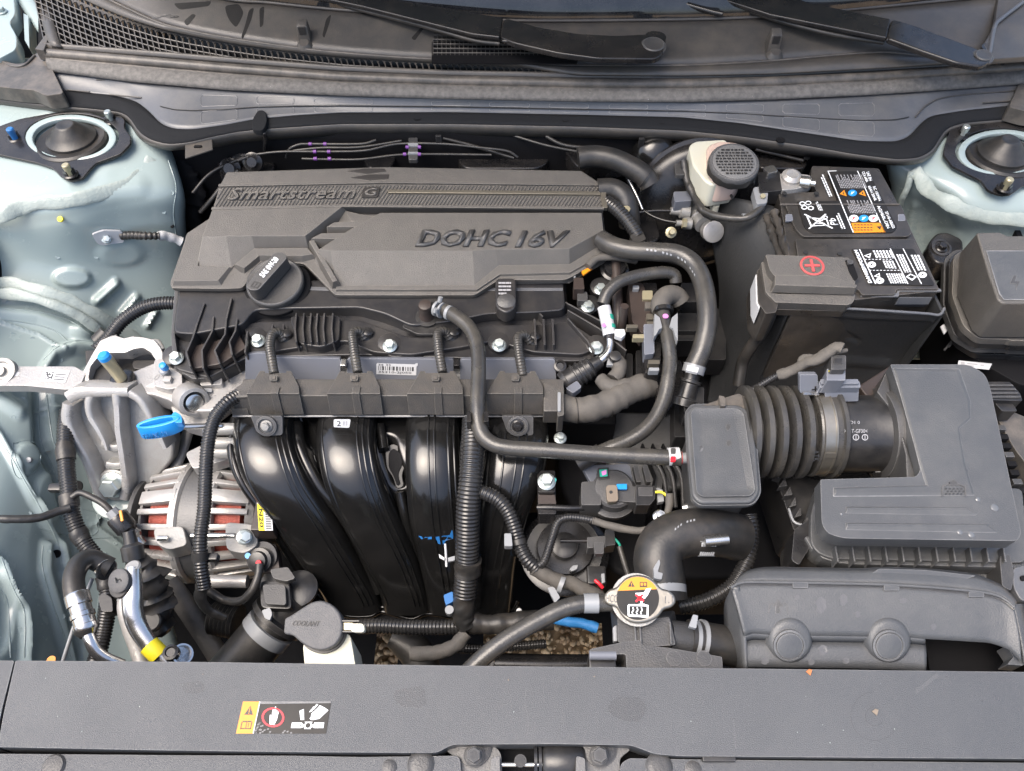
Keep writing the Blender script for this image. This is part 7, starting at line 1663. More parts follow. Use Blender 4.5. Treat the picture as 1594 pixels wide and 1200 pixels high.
S('lid_rim', rnd([(1066, 640, 12), (1076, 628, 6), (1152, 627, 12), (1170, 638, 10), (1180, 700, 2), (1186, 768, 14), (1174, 786, 12), (1088, 787, 14), (1076, 775, 10), (1069, 700, 2)], 8, 4), M['airbox'], rsb, z=3, d=6, bev=1.5)
S('body', rnd([(1078, 645), (1160, 645), (1170, 770), (1090, 775)], 10), M['plasticm'], rsb, z=-6, d=90, bev=4, seg=3)
S('neck_top', rnd([(1090, 632), (1125, 620), (1150, 612), (1175, 625), (1178, 660), (1160, 665), (1155, 636), (1100, 636)], 4), M['seal'], rsb, z=4, d=40, bev=4, seg=3)
S('neck_rib', rnd([(1119, 615), (1128, 617), (1130, 632), (1122, 632)], 2), M['seal'], rsb, z=14, d=14, bev=1.5)
for (x, y) in ((1133, 665), (1090, 698), (1134, 690)):
    o_ = [(x+5*math.cos(R(a))*(1+.25*math.sin(a*3)), y+5.5*math.sin(R(a))) for a in range(0, 360, 24)]
    DEC('water_mark', on([o for o in rsb.children if o.name.startswith('lid')]), [o_[::2]], M['plasticm'], rsb, .4)
AX = Vector((1, .0, .01)).normalized()
def cyx(name, px0, px1, py, z, prof, m, parent, seg=56):
    a = P(px0, py, z); b = P(px1, py, z); L_ = (b-a).length*1000
    return LA(name, a, (b-a), [(L_*t, r) for t, r in prof], m, parent, seg, 40)
bel = T('intake_bellows', 'ribbed rubber intake bellows between the resonator box and the air flow pipe', 'air duct', (1215, 672, -100))
prof = [(0, 50)]
for k in range(5):
    t0 = .02+k*.135; prof += [(t0, 41), (t0+.008, 57), (t0+.02, 60), (t0+.072, 60), (t0+.085, 57), (t0+.093, 41)]
prof += [(.70, 46), (.71, 56), (.73, 57), (.80, 54), (.90, 56), (.93, 56), (.94, 60), (.98, 60), (1, 56)]
cyx('bellows', 1150, 1296, 672, -34, prof, M['rubberb'] if 'rubberb' in M else M['rubber'], bel, 64)
cyx('clamp_band', 1258, 1277, 672, -34, [(0, 56), (.02, 57.6), (.14, 57.6), (.15, 56.6), (.85, 56.6), (.86, 57.6), (.98, 57.6), (1, 56)], M['capring'], bel, 64)
for a_ in (28, 150): 
    an = R(a_); n = Vector((0, -math.cos(an), math.sin(an))); BX('clamp_bridge', P(1267.5, 672, -34)+n*.0572, (14, 7, 1.4), M['capring'], bel, M=(Vector((1, 0, 0)), n.cross(Vector((1, 0, 0))).normalized(), n), bev=.3)
frk = Fr(P(1264, 716, 12), P(1264, 698, 16), P(1274, 716, 12), .5); TX('lettering', 'ATK', Fr(P(1264, 700, 20.0), P(1265, 718, 10.0), P(1274, 700, 20.0), 1.0), M['ink'], bel, d=.3, bold=0)
LA('clamp_screw', P(1266, 600, 22), (0, -1, .45), [(-8, 7), (2, 9), (4, 8.5), (6, 5)], M['steel'], bel, 20)
BX('screw_cross', P(1266, 601, 22)+Vector((0, -.0068, .003)), (9, 2, 1), M['metalblk'], bel, M=ax3((1, .4, 0), (0, -1, .45)), bev=0); BX('screw_cross', P(1266, 601, 22)+Vector((0, -.0068, .003)), (2, 9, 1), M['metalblk'], bel, M=ax3((1, .4, 0), (0, -1, .45)), bev=0)
S('clamp_bracket', rnd([(1245, 583), (1273, 583), (1273, 612), (1245, 612)], 3), M['railg'], bel, pl=Pl((1245, 583, 44), (1273, 583, 44), (1260, 612, 20)), h=0, d=8, bev=1.5)
S('clamp_foot', [(1252, 609), (1272, 609), (1276, 614), (1250, 614)], M['pipe'], bel, z=24, d=4, bev=.6)
af = T('air_flow_pipe', 'smooth black air flow pipe with moulded lettering between bellows and air box', 'air duct', (1335, 675, -100))
cyx('pipe', 1288, 1372, 675, -36, [(0, 50), (.95, 50), (1, 52)], M['plastic'], af, 64)
cyx('flange', 1362, 1378, 676, -36, [(0, 50), (.1, 60), (.9, 61), (1, 60)], M['plasticm'], af, 64)
cyx('collar', 1378, 1418, 676, -36, [(0, 59), (.05, 61), (.92, 61), (1, 57)], M['airbox'], af, 64)
S('collar_web', rnd([(1360, 735), (1420, 728), (1420, 742), (1375, 743)], 3), M['airbox'], af, z=-60, d=20, bev=2)
BOLT((1364, 733, -56), 9, M['metalblk'], af, n=(-.2, -1, .4))
frp = Fr(P(1314, 674, 14), P(1350, 674, 14), P(1314, 668, 16), .6); TX('lettering', '>PBT-GF30<', frp, M['inkg'], af, d=.3, bold=0)
frp = Fr(P(1314, 660, 17), P(1338, 660, 17), P(1314, 655, 19), .6); TX('lettering', '1MD1 0', frp, M['inkg'], af, d=.3, bold=0)
for x in (1332, 1346):
    fq = Fr(P(x-5, 686, 12), P(x+5, 686, 12), P(x-5, 676, 13.5), .8); PR('mould_mark', fq, ringp(.5, .5, .5, .5, .12, 14)+[rect(.45, .15, .55, .85)], M['inkg'], af)
ms = T('air_flow_sensor', 'blue grey air flow sensor with plug standing on the smooth black pipe', 'sensor', (1310, 600, 0))
PMs = Pl((1280, 600, 30), (1336, 600, 30), (1308, 622, 12))
S('sensor_base', rnd([(1281, 602), (1335, 602), (1334, 622), (1284, 624)], 2), M['railg'], ms, pl=PMs, h=4, d=14, bev=1.5)
S('sensor_plate', rnd([(1275, 593), (1338, 593), (1340, 603), (1276, 603)], 2), M['railg'], ms, z=36, d=12, bev=1.2)
S('sensor_plate', rnd([(1277, 590), (1336, 590), (1337, 597), (1278, 597)], 2), M['railg'], ms, z=40, d=4, bev=.8)
S('sensor_tower', rnd([(1287, 574), (1316, 574), (1316, 592), (1287, 592)], 2), M['railg'], ms, z=52, d=26, bev=1.5)
S('plug', rnd([(1294, 552), (1317, 553), (1317, 575), (1294, 575)], 2), M['plasticm'], ms, z=62, d=26, bev=1.5)
S('plug_window', rnd([(1298, 557), (1312, 557), (1312, 566), (1298, 566)], 1), M['plastic'], ms, z=63, d=2, bev=.4)
TB('yellow_wire_edge', [(1290, 578, 54), (1296, 576, 55), (1310, 577, 55)], .9, M['yellow'], ms, seg=6)
tw = T('sensor_harness', 'grey taped harness rising to the air flow sensor plug', 'wiring loom', (1260, 570, 20))
TB('taped_loom', [(1212, 584, 10), (1235, 576, 24), (1255, 565, 40), (1275, 558, 52), (1290, 548, 62), (1302, 540, 70), (1312, 542, 72)], 7, M['tape'], tw, wob=.2, flat=.8)
TB('loose_end', [(1302, 548, 64), (1310, 546, 66), (1318, 545, 66)], 2.5, M['tape'], tw, wob=.4); TB('taped_loop', [(1245, 576, 26), (1250, 558, 36), (1262, 557, 44), (1272, 562, 46)], 5, M['tape'], tw, wob=.2)
TB('conduit', [(1160, 612, -10), (1180, 602, -4), (1200, 590, 4), (1214, 583, 10)], 5, M['conduit'], tw, corr=(3.4, .9), seg=12)

# ================================================================== air filter box
ab = T('air_filter_box', 'large grey air filter box with an L shaped lid and a row of short ribs', 'air filter box', (1440, 740, -160))
PA = Pl((1400, 600, 30), (1560, 600, 30), (1430, 850, 22))
lid = rnd([(1386, 567, 2), (1508, 567, 10), (1534, 582, 12), (1542, 605, 6), (1590, 830, 10), (1584, 842, 8), (1312, 838, 12), (1288, 830, 16), (1279, 815, 8), (1277, 746, 3), (1426, 742, 8), (1433, 732, 5), (1410, 640, 4)], 4)
S('lid', lid, M['airbox'], ab, pl=PA, h=0, d=22, bev=3, seg=3)
FA = lambda n, t, l, h0, h1, m='airbox': (lambda bm: (loft(bm, [pts_of(l, pl=PA, h=h1), pts_of(t, pl=PA, h=h0)]), fix(bm), bevel(bm, .8, 2, 14), mk(n, bm, M[m], ab, 30, wn=True)))(bmesh.new())
FA('lid_facet', [(1394, 577), (1488, 580), (1505, 622), (1508, 650), (1490, 667), (1498, 720), (1512, 768), (1300, 768), (1300, 762), (1444, 758), (1440, 745)], [(1389, 572), (1494, 573), (1512, 625), (1512, 652), (1494, 668), (1503, 720), (1518, 772), (1296, 774), (1296, 758), (1440, 754), (1436, 742)], 1.6, -.2)
FA('chevron_strip', [(1318, 791), (1504, 791), (1508, 794), (1508, 795), (1318, 795)], [(1316, 788), (1505, 789), (1524, 802), (1522, 804), (1316, 800)], 1.6, -.4)
FA('chevron_strip', [(1318, 816), (1535, 818), (1539, 821), (1539, 822), (1318, 820)], [(1316, 813), (1537, 815), (1556, 829), (1554, 831), (1316, 826)], 1.6, -.4)
# side wall in the throat
S('throat_wall', [(1386, 569), (1434, 735), (1420, 744), (1418, 700), (1404, 640), (1372, 600)], M['plasticm'], ab, pl=PA, h=-14, d=50, bev=2)
S('left_shoulder', [(1336, 600), (1386, 568), (1396, 600), (1400, 620), (1350, 618)], M['brown'], ab, z=-10, d=50, bev=3)
# filter mark
PRa = lambda polys, m, h=.3: (lambda bm: ([loft(bm, [[PA(x, y, h-.4) for x, y in pg], [PA(x, y, h) for x, y in pg]]) for pg in polys], fix(bm), mk('filter_mark', bm, M[m], ab, 0)))(bmesh.new())
PRa_ = PRa; PRa = lambda p, m: PRa_(p, m, 2.6)
PRa([[(1465, 758), (1467, 756), (1467, 774), (1465, 774)], [(1465, 757), (1477, 752), (1478, 754), (1467, 759)], [(1490, 753), (1502, 758), (1501, 760), (1489, 755)], [(1500, 758), (1502, 757), (1503, 774), (1501, 774)], [(1475, 752), (1482, 747), (1490, 752), (1490, 757), (1476, 757)]], 'plasticm')
PRa([[(1471+k*6+(j % 2)*3+2*math.cos(R(a)), 762+j*4+1.4*math.sin(R(a))) for a in range(0, 360, 60)] for k in range(5) for j in range(3)], 'plastic')
# lid front wall, ribs and lower tray
S('lid_foot', rnd([(1262, 800), (1278, 745), (1592, 760), (1600, 862), (1594, 876), (1296, 870), (1272, 860), (1262, 845)], 10), M['airbox'], ab, z=-36, d=30, bev=4, seg=3)
LIP = [(1256, 835), (1266, 852), (1282, 866), (1304, 873), (1330, 875), (1450, 877), (1560, 880), (1610, 882)]
bm = bmesh.new(); wall_bm(bm, [(x, y) for x, y in LIP], -40, -64, 5); fix(bm); bevel(bm, 1); mk('tray_lip', bm, M['airbox'], ab, 35)
for x in (1301, 1327, 1352, 1378, 1404, 1430, 1457, 1484, 1510, 1536, 1562): WL('lid_rib', [(x, 850), (x+4, 874)], -24, -44, 1.8, M['airbox'], ab)
S('tray', rnd([(1252, 800), (1600, 800), (1610, 886), (1300, 880), (1270, 868), (1256, 850)], 14), M['plasticm'], ab, z=-50, d=110, bev=6, seg=3)
S('left_bracket', rnd([(1236, 825), (1262, 805), (1275, 815), (1262, 850), (1244, 880), (1232, 872)], 5), M['plastic'], ab, z=-44, d=40, bev=3)
S('right_hook', rnd([(1556, 866), (1572, 862), (1580, 895), (1574, 920), (1560, 912)], 4), M['plasticm'], ab, z=-30, d=40, bev=2)
S('tray_curve', rnd([(1300, 874), (1575, 880), (1572, 892), (1550, 900), (1480, 896), (1300, 884)], 6), M['airbox'], ab, z=-62, d=30, bev=4, seg=3)
M['drop'] = mat('water drop', (.11, .115, .12), .06, spec=.8)
for x, y, r in [(1522, 777, 3.2), (1548, 790, 5), (1494, 828, 3.5), (1512, 832, 4), (1310, 800, 2), (1420, 620, 2), (1455, 700, 2)]:
    LA('water_drop', PA(x, y, 0), PA.n, [(-.3, r*.9), (.3, r*.85), (.8, r*.6), (1.0, r*.2)], M['drop'], ab, 14)
for pts in ([(1204, 742), (1214, 730), (1216, 745)], [(1212, 758), (1222, 742), (1226, 756)], [(1220, 772), (1230, 757), (1234, 770)], [(1228, 790), (1238, 773), (1240, 786)], [(1236, 806), (1246, 790), (1248, 802)]):
    S('stiffener', pts, M['plasticm'], ab, z=-80, d=12, bev=.8)
S('box_side', rnd([(1200, 720), (1278, 742), (1278, 850), (1236, 826)], 6), M['plastic'], ab, z=-92, d=80, bev=4)
TB('pale_edge', [(1228, 792, -60), (1236, 812, -56), (1252, 818, -56), (1262, 824, -58)], 1.6, M['clip'], ab, seg=8)
sd_ = TB('ribbed_drain', [(1166, 800, -70), (1170, 830, -80), (1166, 862, -90), (1154, 890, -100), (1136, 915, -110), (1100, 935, -125), (1060, 945, -140)], 10, M['conduit'], None, corr=(4.6, 1.3), seg=16); tag(sd_, 'ribbed black conduit curving behind the fat hose towards the radiator cap', 'cable conduit')

# ================================================================== air intake duct in front
du = T('intake_duct', 'wide grey air intake duct with two round plugs behind the front cover', 'air duct', (1360, 970, -110))
back = [(1150, 900), (1165, 888), (1190, 884), (1350, 887), (1372, 884), (1460, 888), (1520, 895), (1560, 912), (1580, 935)]
mid = [(1138, 915), (1150, 908), (1180, 906), (1350, 909), (1400, 911), (1460, 915), (1530, 922), (1560, 930), (1578, 945)]
low = [(1158, 990), (1170, 985), (1205, 988), (1340, 990), (1400, 990), (1440, 994), (1540, 1000), (1570, 1010), (1590, 1030)]
foot = [(1160, 1038), (1172, 1038), (1205, 1038), (1340, 1040), (1400, 1042), (1440, 1046), (1540, 1050), (1570, 1052), (1600, 1054)]
def z4(E, z): return [(x, y, z) for x, y in E]
strip('duct_top', z4(back, 14), z4(mid, 20), M['airbox'], du, n=70, th=3, cols=3, bulge=2)
strip('duct_face', [(x, y+1, 20) for x, y in mid], [(x, y, 2) for x, y in low], M['airbox'], du, n=90, th=3, cols=8, bulge=2.5)
strip('duct_right', [(1576, 940, 19), (1582, 960, 16), (1590, 1000, 8), (1596, 1034, 0)], [(1600, 940, -60), (1604, 960, -60), (1610, 1000, -60), (1614, 1034, -60)], M['airbox'], du, n=14, th=3)
strip('duct_step', [(x, y, 2) for x, y in low[:6]], [(x, y+9, -10) for x, y in low[:6]], M['airbox'], du, n=60, th=3, cols=2)
strip('duct_foot', [(x, y+9, -10) for x, y in low[:6]], z4(foot[:6], -18), M['airbox'], du, n=60, th=3, cols=3, bulge=2)
strip('duct_end', [(1138, 915, 20), (1128, 940, -20), (1130, 1000, -60), (1140, 1040, -80)], [(1150, 912, 20), (1158, 950, 14), (1160, 990, 2), (1162, 1040, -16)], M['airbox'], du, n=20, th=3, cols=4, bulge=3)
strip('duct_back', z4(back, 14), [(x, y+6, -80) for x, y in back], M['plasticm'], du, n=40, th=3)
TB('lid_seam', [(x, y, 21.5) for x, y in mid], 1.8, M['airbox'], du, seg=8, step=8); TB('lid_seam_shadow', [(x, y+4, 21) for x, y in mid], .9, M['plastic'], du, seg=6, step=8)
for x, y in ((1246, 910), (1388, 914), (1520, 924)): S('snap_clip', rnd([(x-12, y-3), (x+12, y-3), (x+12, y+5), (x-12, y+5)], 1.5), M['airbox'], du, z=22.5, d=4, bev=.6)
S('raised_lid', rnd([(1352, 896), (1368, 885), (1440, 887), (1520, 896), (1500, 902), (1440, 898), (1354, 900)], 3), M['airbox'], du, z=19, d=8, bev=1.5)
PD = Pl((1180, 990, 4), (1400, 993, 4), (1300, 1035, -14))
for x in (1229, 1383):
    LA('arched_hood', PD(x+2, 998, -6), (PD.n+Vector((0, 0, .2))), [(-10, 25), (4, 23), (7, 20), (8, 17), (8, 4)], M['airbox'], du, 40)
    LA('round_plug', PD(x-2, 1003, 2), PD.n, [(-8, 16.5), (2, 16.5), (2.4, 14.8), (1, 14.4), (1, 13.8), (2.8, 13.4), (3.4, 11)], M['airbox'], du, 34)
S('duct_cavity', [(1440, 994), (1560, 1004), (1580, 1020), (1574, 1060), (1450, 1060)], M['deep'], du, z=-60, d=6, bev=0)
S('right_leg', rnd([(1566, 1004), (1592, 1000), (1600, 1030), (1592, 1036), (1568, 1034), (1578, 1022)], 2), M['airbox'], du, z=-4, d=20, bev=1.5)
DS = on([o for o in du.children if o.name.startswith(('duct_face', 'duct_foot', 'duct_step'))])
DEC('arrow_mark', DS, [[(1206, 955), (1214, 955), (1214, 944), (1219, 944), (1210, 933), (1201, 944), (1206, 944)], [(1195, 955), (1196.4, 955), (1198, 942), (1203, 939), (1202, 937.5), (1196.5, 941)], [(1225, 955), (1226.4, 955), (1225, 941), (1219, 937.5), (1218, 939), (1223.6, 942)]], M['plasticm'], du, 1.9)
M['stain'] = mat('dried water stain', (.088, .089, .093), .34, bump=(650, .4))
for x, y, a, b in [(1277, 942, 8, 13), (1312, 934, 6, 9), (1334, 956, 4, 5), (1405, 935, 6, 4), (1452, 975, 4, 5), (1190, 1028, 6, 6), (1280, 1012, 7, 8), (1262, 1030, 5, 5), (1316, 1028, 5, 5), (1240, 930, 4, 4)]:
    DEC('water_stain', DS, [[(x+a*math.cos(R(q))*(1+.25*math.sin(q*2.3)), y+b*math.sin(R(q))) for q in range(0, 360, 20)]], M['stain'], du, 1.8)

# ================================================================== fuse box and right edge
fx = T('fuse_box', 'brown grey fuse box with a stepped base and a lightning bolt on its lid', 'fuse box', (1550, 460, -100))
PX_ = Pl((1530, 380, 62), (1650, 380, 62), (1560, 470, 58))
tp = [(1520, 362), (1556, 361), (1568, 367), (1680, 367), (1680, 472), (1562, 472), (1553, 466), (1540, 430)]
lw_ = [(1494, 394), (1510, 386), (1560, 384), (1680, 384), (1680, 526), (1524, 526), (1512, 516), (1489, 460)]
bm = bmesh.new(); loft(bm, [pts_of(lw_, -14), pts_of(tp, pl=PX_)]); fix(bm); bevel(bm, 3, 3, 14); mk('lid', bm, M['cover'], fx, 32, wn=True)
FX = lambda n, t, l, h0, h1, m: (lambda bm: (loft(bm, [pts_of(l, pl=PX_, h=h1), pts_of(t, pl=PX_, h=h0)]), fix(bm), bevel(bm, .8, 2, 14), mk(n, bm, M[m], fx, 30, wn=True)))(bmesh.new())
FX('lid_panel', [(1540, 396), (1680, 396), (1680, 460), (1566, 461), (1560, 452)], [(1534, 390), (1680, 390), (1680, 468), (1562, 468), (1554, 458)], -.6, .8, 'airbox')
bz = [(1577, 429), (1583, 429), (1580, 438), (1588, 438), (1581, 453), (1581, 443), (1571, 442)]
S('lightning_mark', bz, M['plasticm'], fx, pl=PX_, h=1.2, d=1, bev=0)
for k, (dx, dy, z, m_) in enumerate([(0, 0, -18, 'cover'), (-6, 8, -30, 'plastic'), (-14, 14, -44, 'plasticm'), (-10, 24, -70, 'plastic')]):
    S('base_step', rnd([(1484+dx, 398+dy*.3), (1500+dx, 388), (1700, 388), (1700, 532+dy), (1574, 530+dy), (1570, 528+dy), (1524+dx*.4, 527+dy), (1500+dx, 508+dy), (1482+dx, 460+dy)], 8), M[m_], fx, z=z, d=12, bev=1.5)
S('base_body', rnd([(1478, 405), (1700, 405), (1700, 600), (1590, 600), (1520, 560), (1484, 490)], 10), M['deep'], fx, z=-80, d=120, bev=3)
fr = Fr(P(1490, 571, -74), P(1542, 576, -74), P(1490, 561, -74)); PR('label_sheet', fr, [[(0, 0), (.95, 0), (1.05, 1), (.04, 1)]], M['white'], fx); PR('print', fr, fine_lines(fr.sub(.1, .2, .9, .8), 2, 4, .9) if False else [rect(.1, .3, .22, .8), rect(.3, .55, .6, .7), rect(.3, .25, .5, .4), rect(.7, .5, .8, .62)], M['inkg'], fx, h=.2)
S('small_tag', [(1464, 508), (1470, 504), (1475, 514), (1470, 520)], M['white'], fx, z=-60, d=2, bev=0)
for k in range(3): TB('side_rib', [(1470+k*7, 545-k*5, -90), (1490+k*7, 520-k*5, -86)], 1.6, M['plasticm'], fx, seg=6)
bb = T('bracket_foot', 'black bolted bracket foot between the battery and the fuse box lid', 'bracket', (1470, 390, -80))
S('foot_plate', rnd([(1446, 376), (1458, 362), (1474, 360), (1500, 372), (1500, 394), (1480, 412), (1456, 408), (1445, 392)], 8), M['metalblk'], bb, z=-46, d=40, bev=4, seg=3)
LA('foot_ring', P(1465, 386, -44), (0, -.2, 1), [(-2, 15), (2, 15), (2.5, 12), (0, 11)], M['plastic'], bb, 26); BOLT((1465, 386, -44), 9, M['metalblk'], bb)
rb = T('relay_block', 'ribbed dark relay block between the air filter box and the right border', 'relay box', (1555, 610, -100))
S('block_body', rnd([(1522, 594), (1572, 594), (1588, 612), (1592, 624), (1534, 622), (1528, 606)], 3), M['plastic'], rb, z=-44, d=50, bev=2)
for k in range(4): S('rib', [(1525+k*2, 598+k*6), (1576+k*4, 598+k*6), (1578+k*4, 600.5+k*6), (1526+k*2, 600.5+k*6)], M['plasticm'], rb, z=-42, d=4, bev=.4)
S('latch', rnd([(1548, 626), (1574, 624), (1584, 640), (1560, 640)], 3), M['plastic'], rb, z=-52, d=24, bev=2)
bp2 = T('brown_duct', 'brown tinted plastic duct at the right border below the relay block', 'duct', (1580, 680, -150))
S('duct_shell', rnd([(1546, 640), (1562, 634), (1600, 650), (1680, 690), (1680, 800), (1604, 730), (1580, 700)], 10), M['seal'], bp2, z=-80, d=50, bev=10, seg=4)
tr = T('threaded_edge', 'dark toothed edge running between the air filter box lid and the right border', 'trim', (1585, 780, -100))
for k in range(12): BX('tooth', P(1556+k*4.2, 668+k*14, -78), (12, 8, 10), M['plasticm'] if k % 3 == 0 else M['deep'], tr, bev=1)
S('backing', [(1530, 610), (1560, 640), (1660, 900), (1620, 940), (1590, 900)], M['deep'], tr, z=-110, d=20, bev=0)
hm = T('headlamp_housing', 'pale grey headlamp housing corner with a slot at the right border', 'lamp housing', (1590, 900, -60))
S('housing', rnd([(1576, 884), (1594, 880), (1680, 880), (1680, 930), (1590, 936), (1578, 915)], 8), M['cowlpad'], hm, z=-30, d=50, bev=5, seg=3)
S('slot', rnd([(1588, 896), (1604, 894), (1604, 902), (1590, 904)], 3), M['deep'], hm, z=-28, d=3, bev=.4)
S('lens_edge', rnd([(1584, 952), (1640, 970), (1640, 1010), (1596, 990)], 4), M['railg'], hm, z=-40, d=20, bev=2)
TB('lens_bead', [(1584, 966, -30), (1592, 984, -32), (1602, 1004, -34)], 2.2, M['teal'], hm, seg=8)

for path, sf, st, n_ in (([(1000, 386), (1030, 391), (1064, 404), (1084, 430)], bgh, 8, 16), ([(1046, 826), (1066, 812), (1090, 806)], uh, 7, 9)):
    s_ = on([o for o in sf.children if o.name.startswith('hose_body')]); sm, _ = crom([(a, b, 0) for a, b in path], n=n_*2)
    DEC('print', s_, [[(sm[i][0], sm[i][1]), (sm[i+1][0], sm[i+1][1]), (sm[i+1][0], sm[i+1][1]+3), (sm[i][0], sm[i][1]+3)] for i in range(0, n_*2-1, 2) if i % 8], M['clip'], sf, .25, .1)
bk = T('bulkhead_lining', 'dark moulded lining and brackets on the bulkhead behind the engine cover', 'lining', (700, 230, -60))
for pts, z in (([(330, 226), (420, 214), (430, 262), (350, 300)], -40), ([(560, 226), (620, 232), (610, 262), (570, 262)], -30), ([(700, 222), (800, 216), (860, 246), (840, 262), (720, 262)], -34), ([(870, 222), (960, 226), (990, 252), (900, 262)], -20), ([(1170, 224), (1260, 238), (1256, 262), (1180, 262)], -10), ([(960, 300), (1010, 300), (1030, 372), (990, 384)], -70)):
    S('lining_block', rnd(pts, 12), M['metalblk'], bk, z=z, d=30, bev=5, seg=3)
for pts in ([(690, 215, 4), (740, 228, -6), (800, 246, -16)], [(1176, 232, 10), (1210, 240, 4), (1250, 250, 0)], [(850, 212, 10), (880, 226, 4), (940, 232, 2)], [(300, 300, -60), (330, 268, -40), (380, 244, -20)]): TB('lining_cable', pts, 3, M['rubberd'], bk, seg=8)
# ================================================================== front cover sticker and crumbs
PSF = on(rcv.children[0]); M['scuff'] = mat('dried scuff', (.080, .083, .088), .3, bump=(1300, .6)); M['scuffd'] = mat('damp scuff', (.052, .055, .060), .3, bump=(1300, .6))
def blob(x, y, a, b, sd): rr = random.Random(sd); k = [rr.uniform(.8, 1.2) for _ in range(12)]; return [(x+a*k[i]*math.cos(R(i*30)), y+b*k[i]*math.sin(R(i*30))) for i in range(12)]
DEC('scuff', PSF, [line((1425+i*5, 1078-i*4), (1430+i*5, 1074-i*4), 6) for i in range(7)], M['scuff'], rcv, .15, .1)
DEC('scuff', PSF, [q for r_ in (38, 15) for q in [line((1362+r_*math.cos(R(a)), 1115+r_*math.sin(R(a))), (1362+r_*math.cos(R(a+14)), 1115+r_*math.sin(R(a+14))), 1.2) for a in range(40, 260, 14)]], M['scuffd'], rcv, .15, .1)
DEC('scuff', PSF, [line((820-3*math.sin(i*.5), 1070+i*6), (820-3*math.sin((i+1)*.5), 1076+i*6), 1.1) for i in range(12)]+[line((1142+i*.4, 1120+i*5), (1142.4+i*.4, 1125+i*5), 2) for i in range(9)], M['scuff'], rcv, .15, .1)
for b_ in ((640, 1085, 26, 18, 1), (300, 1070, 20, 10, 3), (980, 1105, 30, 22, 4)): DEC('scuff', PSF, [blob(*b_)], M['scuffd'], rcv, .12, .1)
cs = Fr(P(367, 1142, 0), P(507, 1142, 0), P(379, 1092, 0), .3)      # u across the label, leaning
OB = rcv
fr = Fr(P(367.5, 1142, 0), P(519, 1142, 0), P(367.5, 1092, 0), .3)
sh = lambda v: .012+(.075)*v
def SK(pg): return [(u*.925+.075*v, v) for u, v in pg]
PR('label_sheet', fr, [SK(rect(0, 0, 1, 1))], M['blackfoil'], OB)
PR('label_band', fr, [SK([(0, 0), (.185, 0), (.185, 1), (.0, 1)])], M['orange'], OB, h=.12)
PR('label_line', fr, [SK([(.185, 0), (.197, 0), (.197, 1), (.185, 1)])], M['white'], OB, h=.14)
PR('label_line', fr, [SK([(.20, .92), (1, .95), (1, 1), (.20, 1)])], M['cowlpad'], OB, h=.13)
rr = random.Random(8)
PR('worn_speck', fr, [SK([(u, v), (u+.02, v), (u+.022, v+.05), (u, v+.04)]) for u, v in [(.2+rr.random()**2*.4, rr.random()**3*.3) for _ in range(26)]], M['cowlpad'], OB, h=.13)
PR('pictogram', fr, [SK([(.045, .58), (.145, .58), (.095, .86)])], M['brown'], OB, h=.25)
PR('pictogram', fr, [SK(rect(.091, .66, .099, .80)), SK(rect(.091, .61, .099, .64))], M['orange'], OB, h=.38)
PR('pictogram', fr, [SK(q) for q in [rect(.035, .14, .155, .17), rect(.035, .14, .045, .36), rect(.145, .14, .155, .36), rect(.091, .16, .099, .38), rect(.045, .35, .09, .39), rect(.1, .35, .145, .39), rect(.115, .2, .122, .32)]], M['brown'], OB, h=.25)
asp = 50/141.
PR('stop_ring', fr, ringp(.385, .50, .118, .118/asp*.92, .022, 40, .055), M['red'], OB, h=.25)
hand = [(.355, .28), (.405, .28), (.425, .42), (.428, .66), (.420, .68), (.414, .66), (.412, .52), (.408, .52), (.409, .76), (.401, .78), (.395, .76), (.394, .55), (.390, .55), (.388, .82), (.380, .84), (.374, .82), (.376, .55), (.372, .55), (.366, .74), (.358, .76), (.354, .73), (.360, .46), (.345, .58), (.336, .58), (.338, .50)]
PR('hand', fr, [SK(hand)], M['whiteprint'], OB, h=.25)
PR('fan_mark', fr, [SK(q) for q in [rect(.60, .17, .71, .34), rect(.85, .17, .96, .34), [(.69, .42), (.73, .42), (.705, .76), (.66, .70)], [(.68, .25), (.74, .36), (.83, .36), (.88, .25), (.82, .14), (.74, .14)],
    [(.80, .42), (.84, .42), (.90, .46), (.985, .72), (.94, .80), (.88, .88), (.86, .80), (.83, .70), (.80, .62)], [(.79, .70), (.82, .74), (.86, .90), (.84, .92)], [(.77, .66), (.80, .68), (.83, .82), (.81, .84)], [(.77, .40), (.80, .42), (.86, .62), (.83, .60)]]], M['whiteprint'], OB, h=.25)
PR('fan_hub', fr, [SK(circ(.785, .25, .028, .028/asp, 18))], M['blackfoil'], OB, h=.4)
PR('fan_notch', fr, [SK(circ(u, v, .014, .04, 10)) for u, v in [(.735, .32), (.835, .32), (.735, .16), (.835, .16), (.785, .42)]]+[SK(line((.86, .56), (.90, .66), .006)), SK(line((.84, .62), (.885, .74), .006)), SK(line((.87, .50), (.92, .60), .006))], M['blackfoil'], OB, h=.4)
cr_ = random.Random(21)
for k in range(30):
    x, y = cr_.uniform(30, 1560), cr_.uniform(1045, 1160); s = cr_.uniform(.25, .55)*(2.0 if k < 3 else 1)
    bm = bmesh.new(); c = P(x, y, .3)
    a0 = cr_.uniform(0, 6); ring = [c+Vector((math.cos(a0+q*1.57)*s*.001*cr_.uniform(.6, 1.4), math.sin(a0+q*1.57)*s*.001*cr_.uniform(.6, 1.4), 0)) for q in range(4)]
    loft(bm, [ring, [p+Vector((0, 0, .0006*s)) for p in ring]]); fix(bm); mk('grit', bm, M['padtan'] if k < 4 else M['sealant'], rcv, 0)
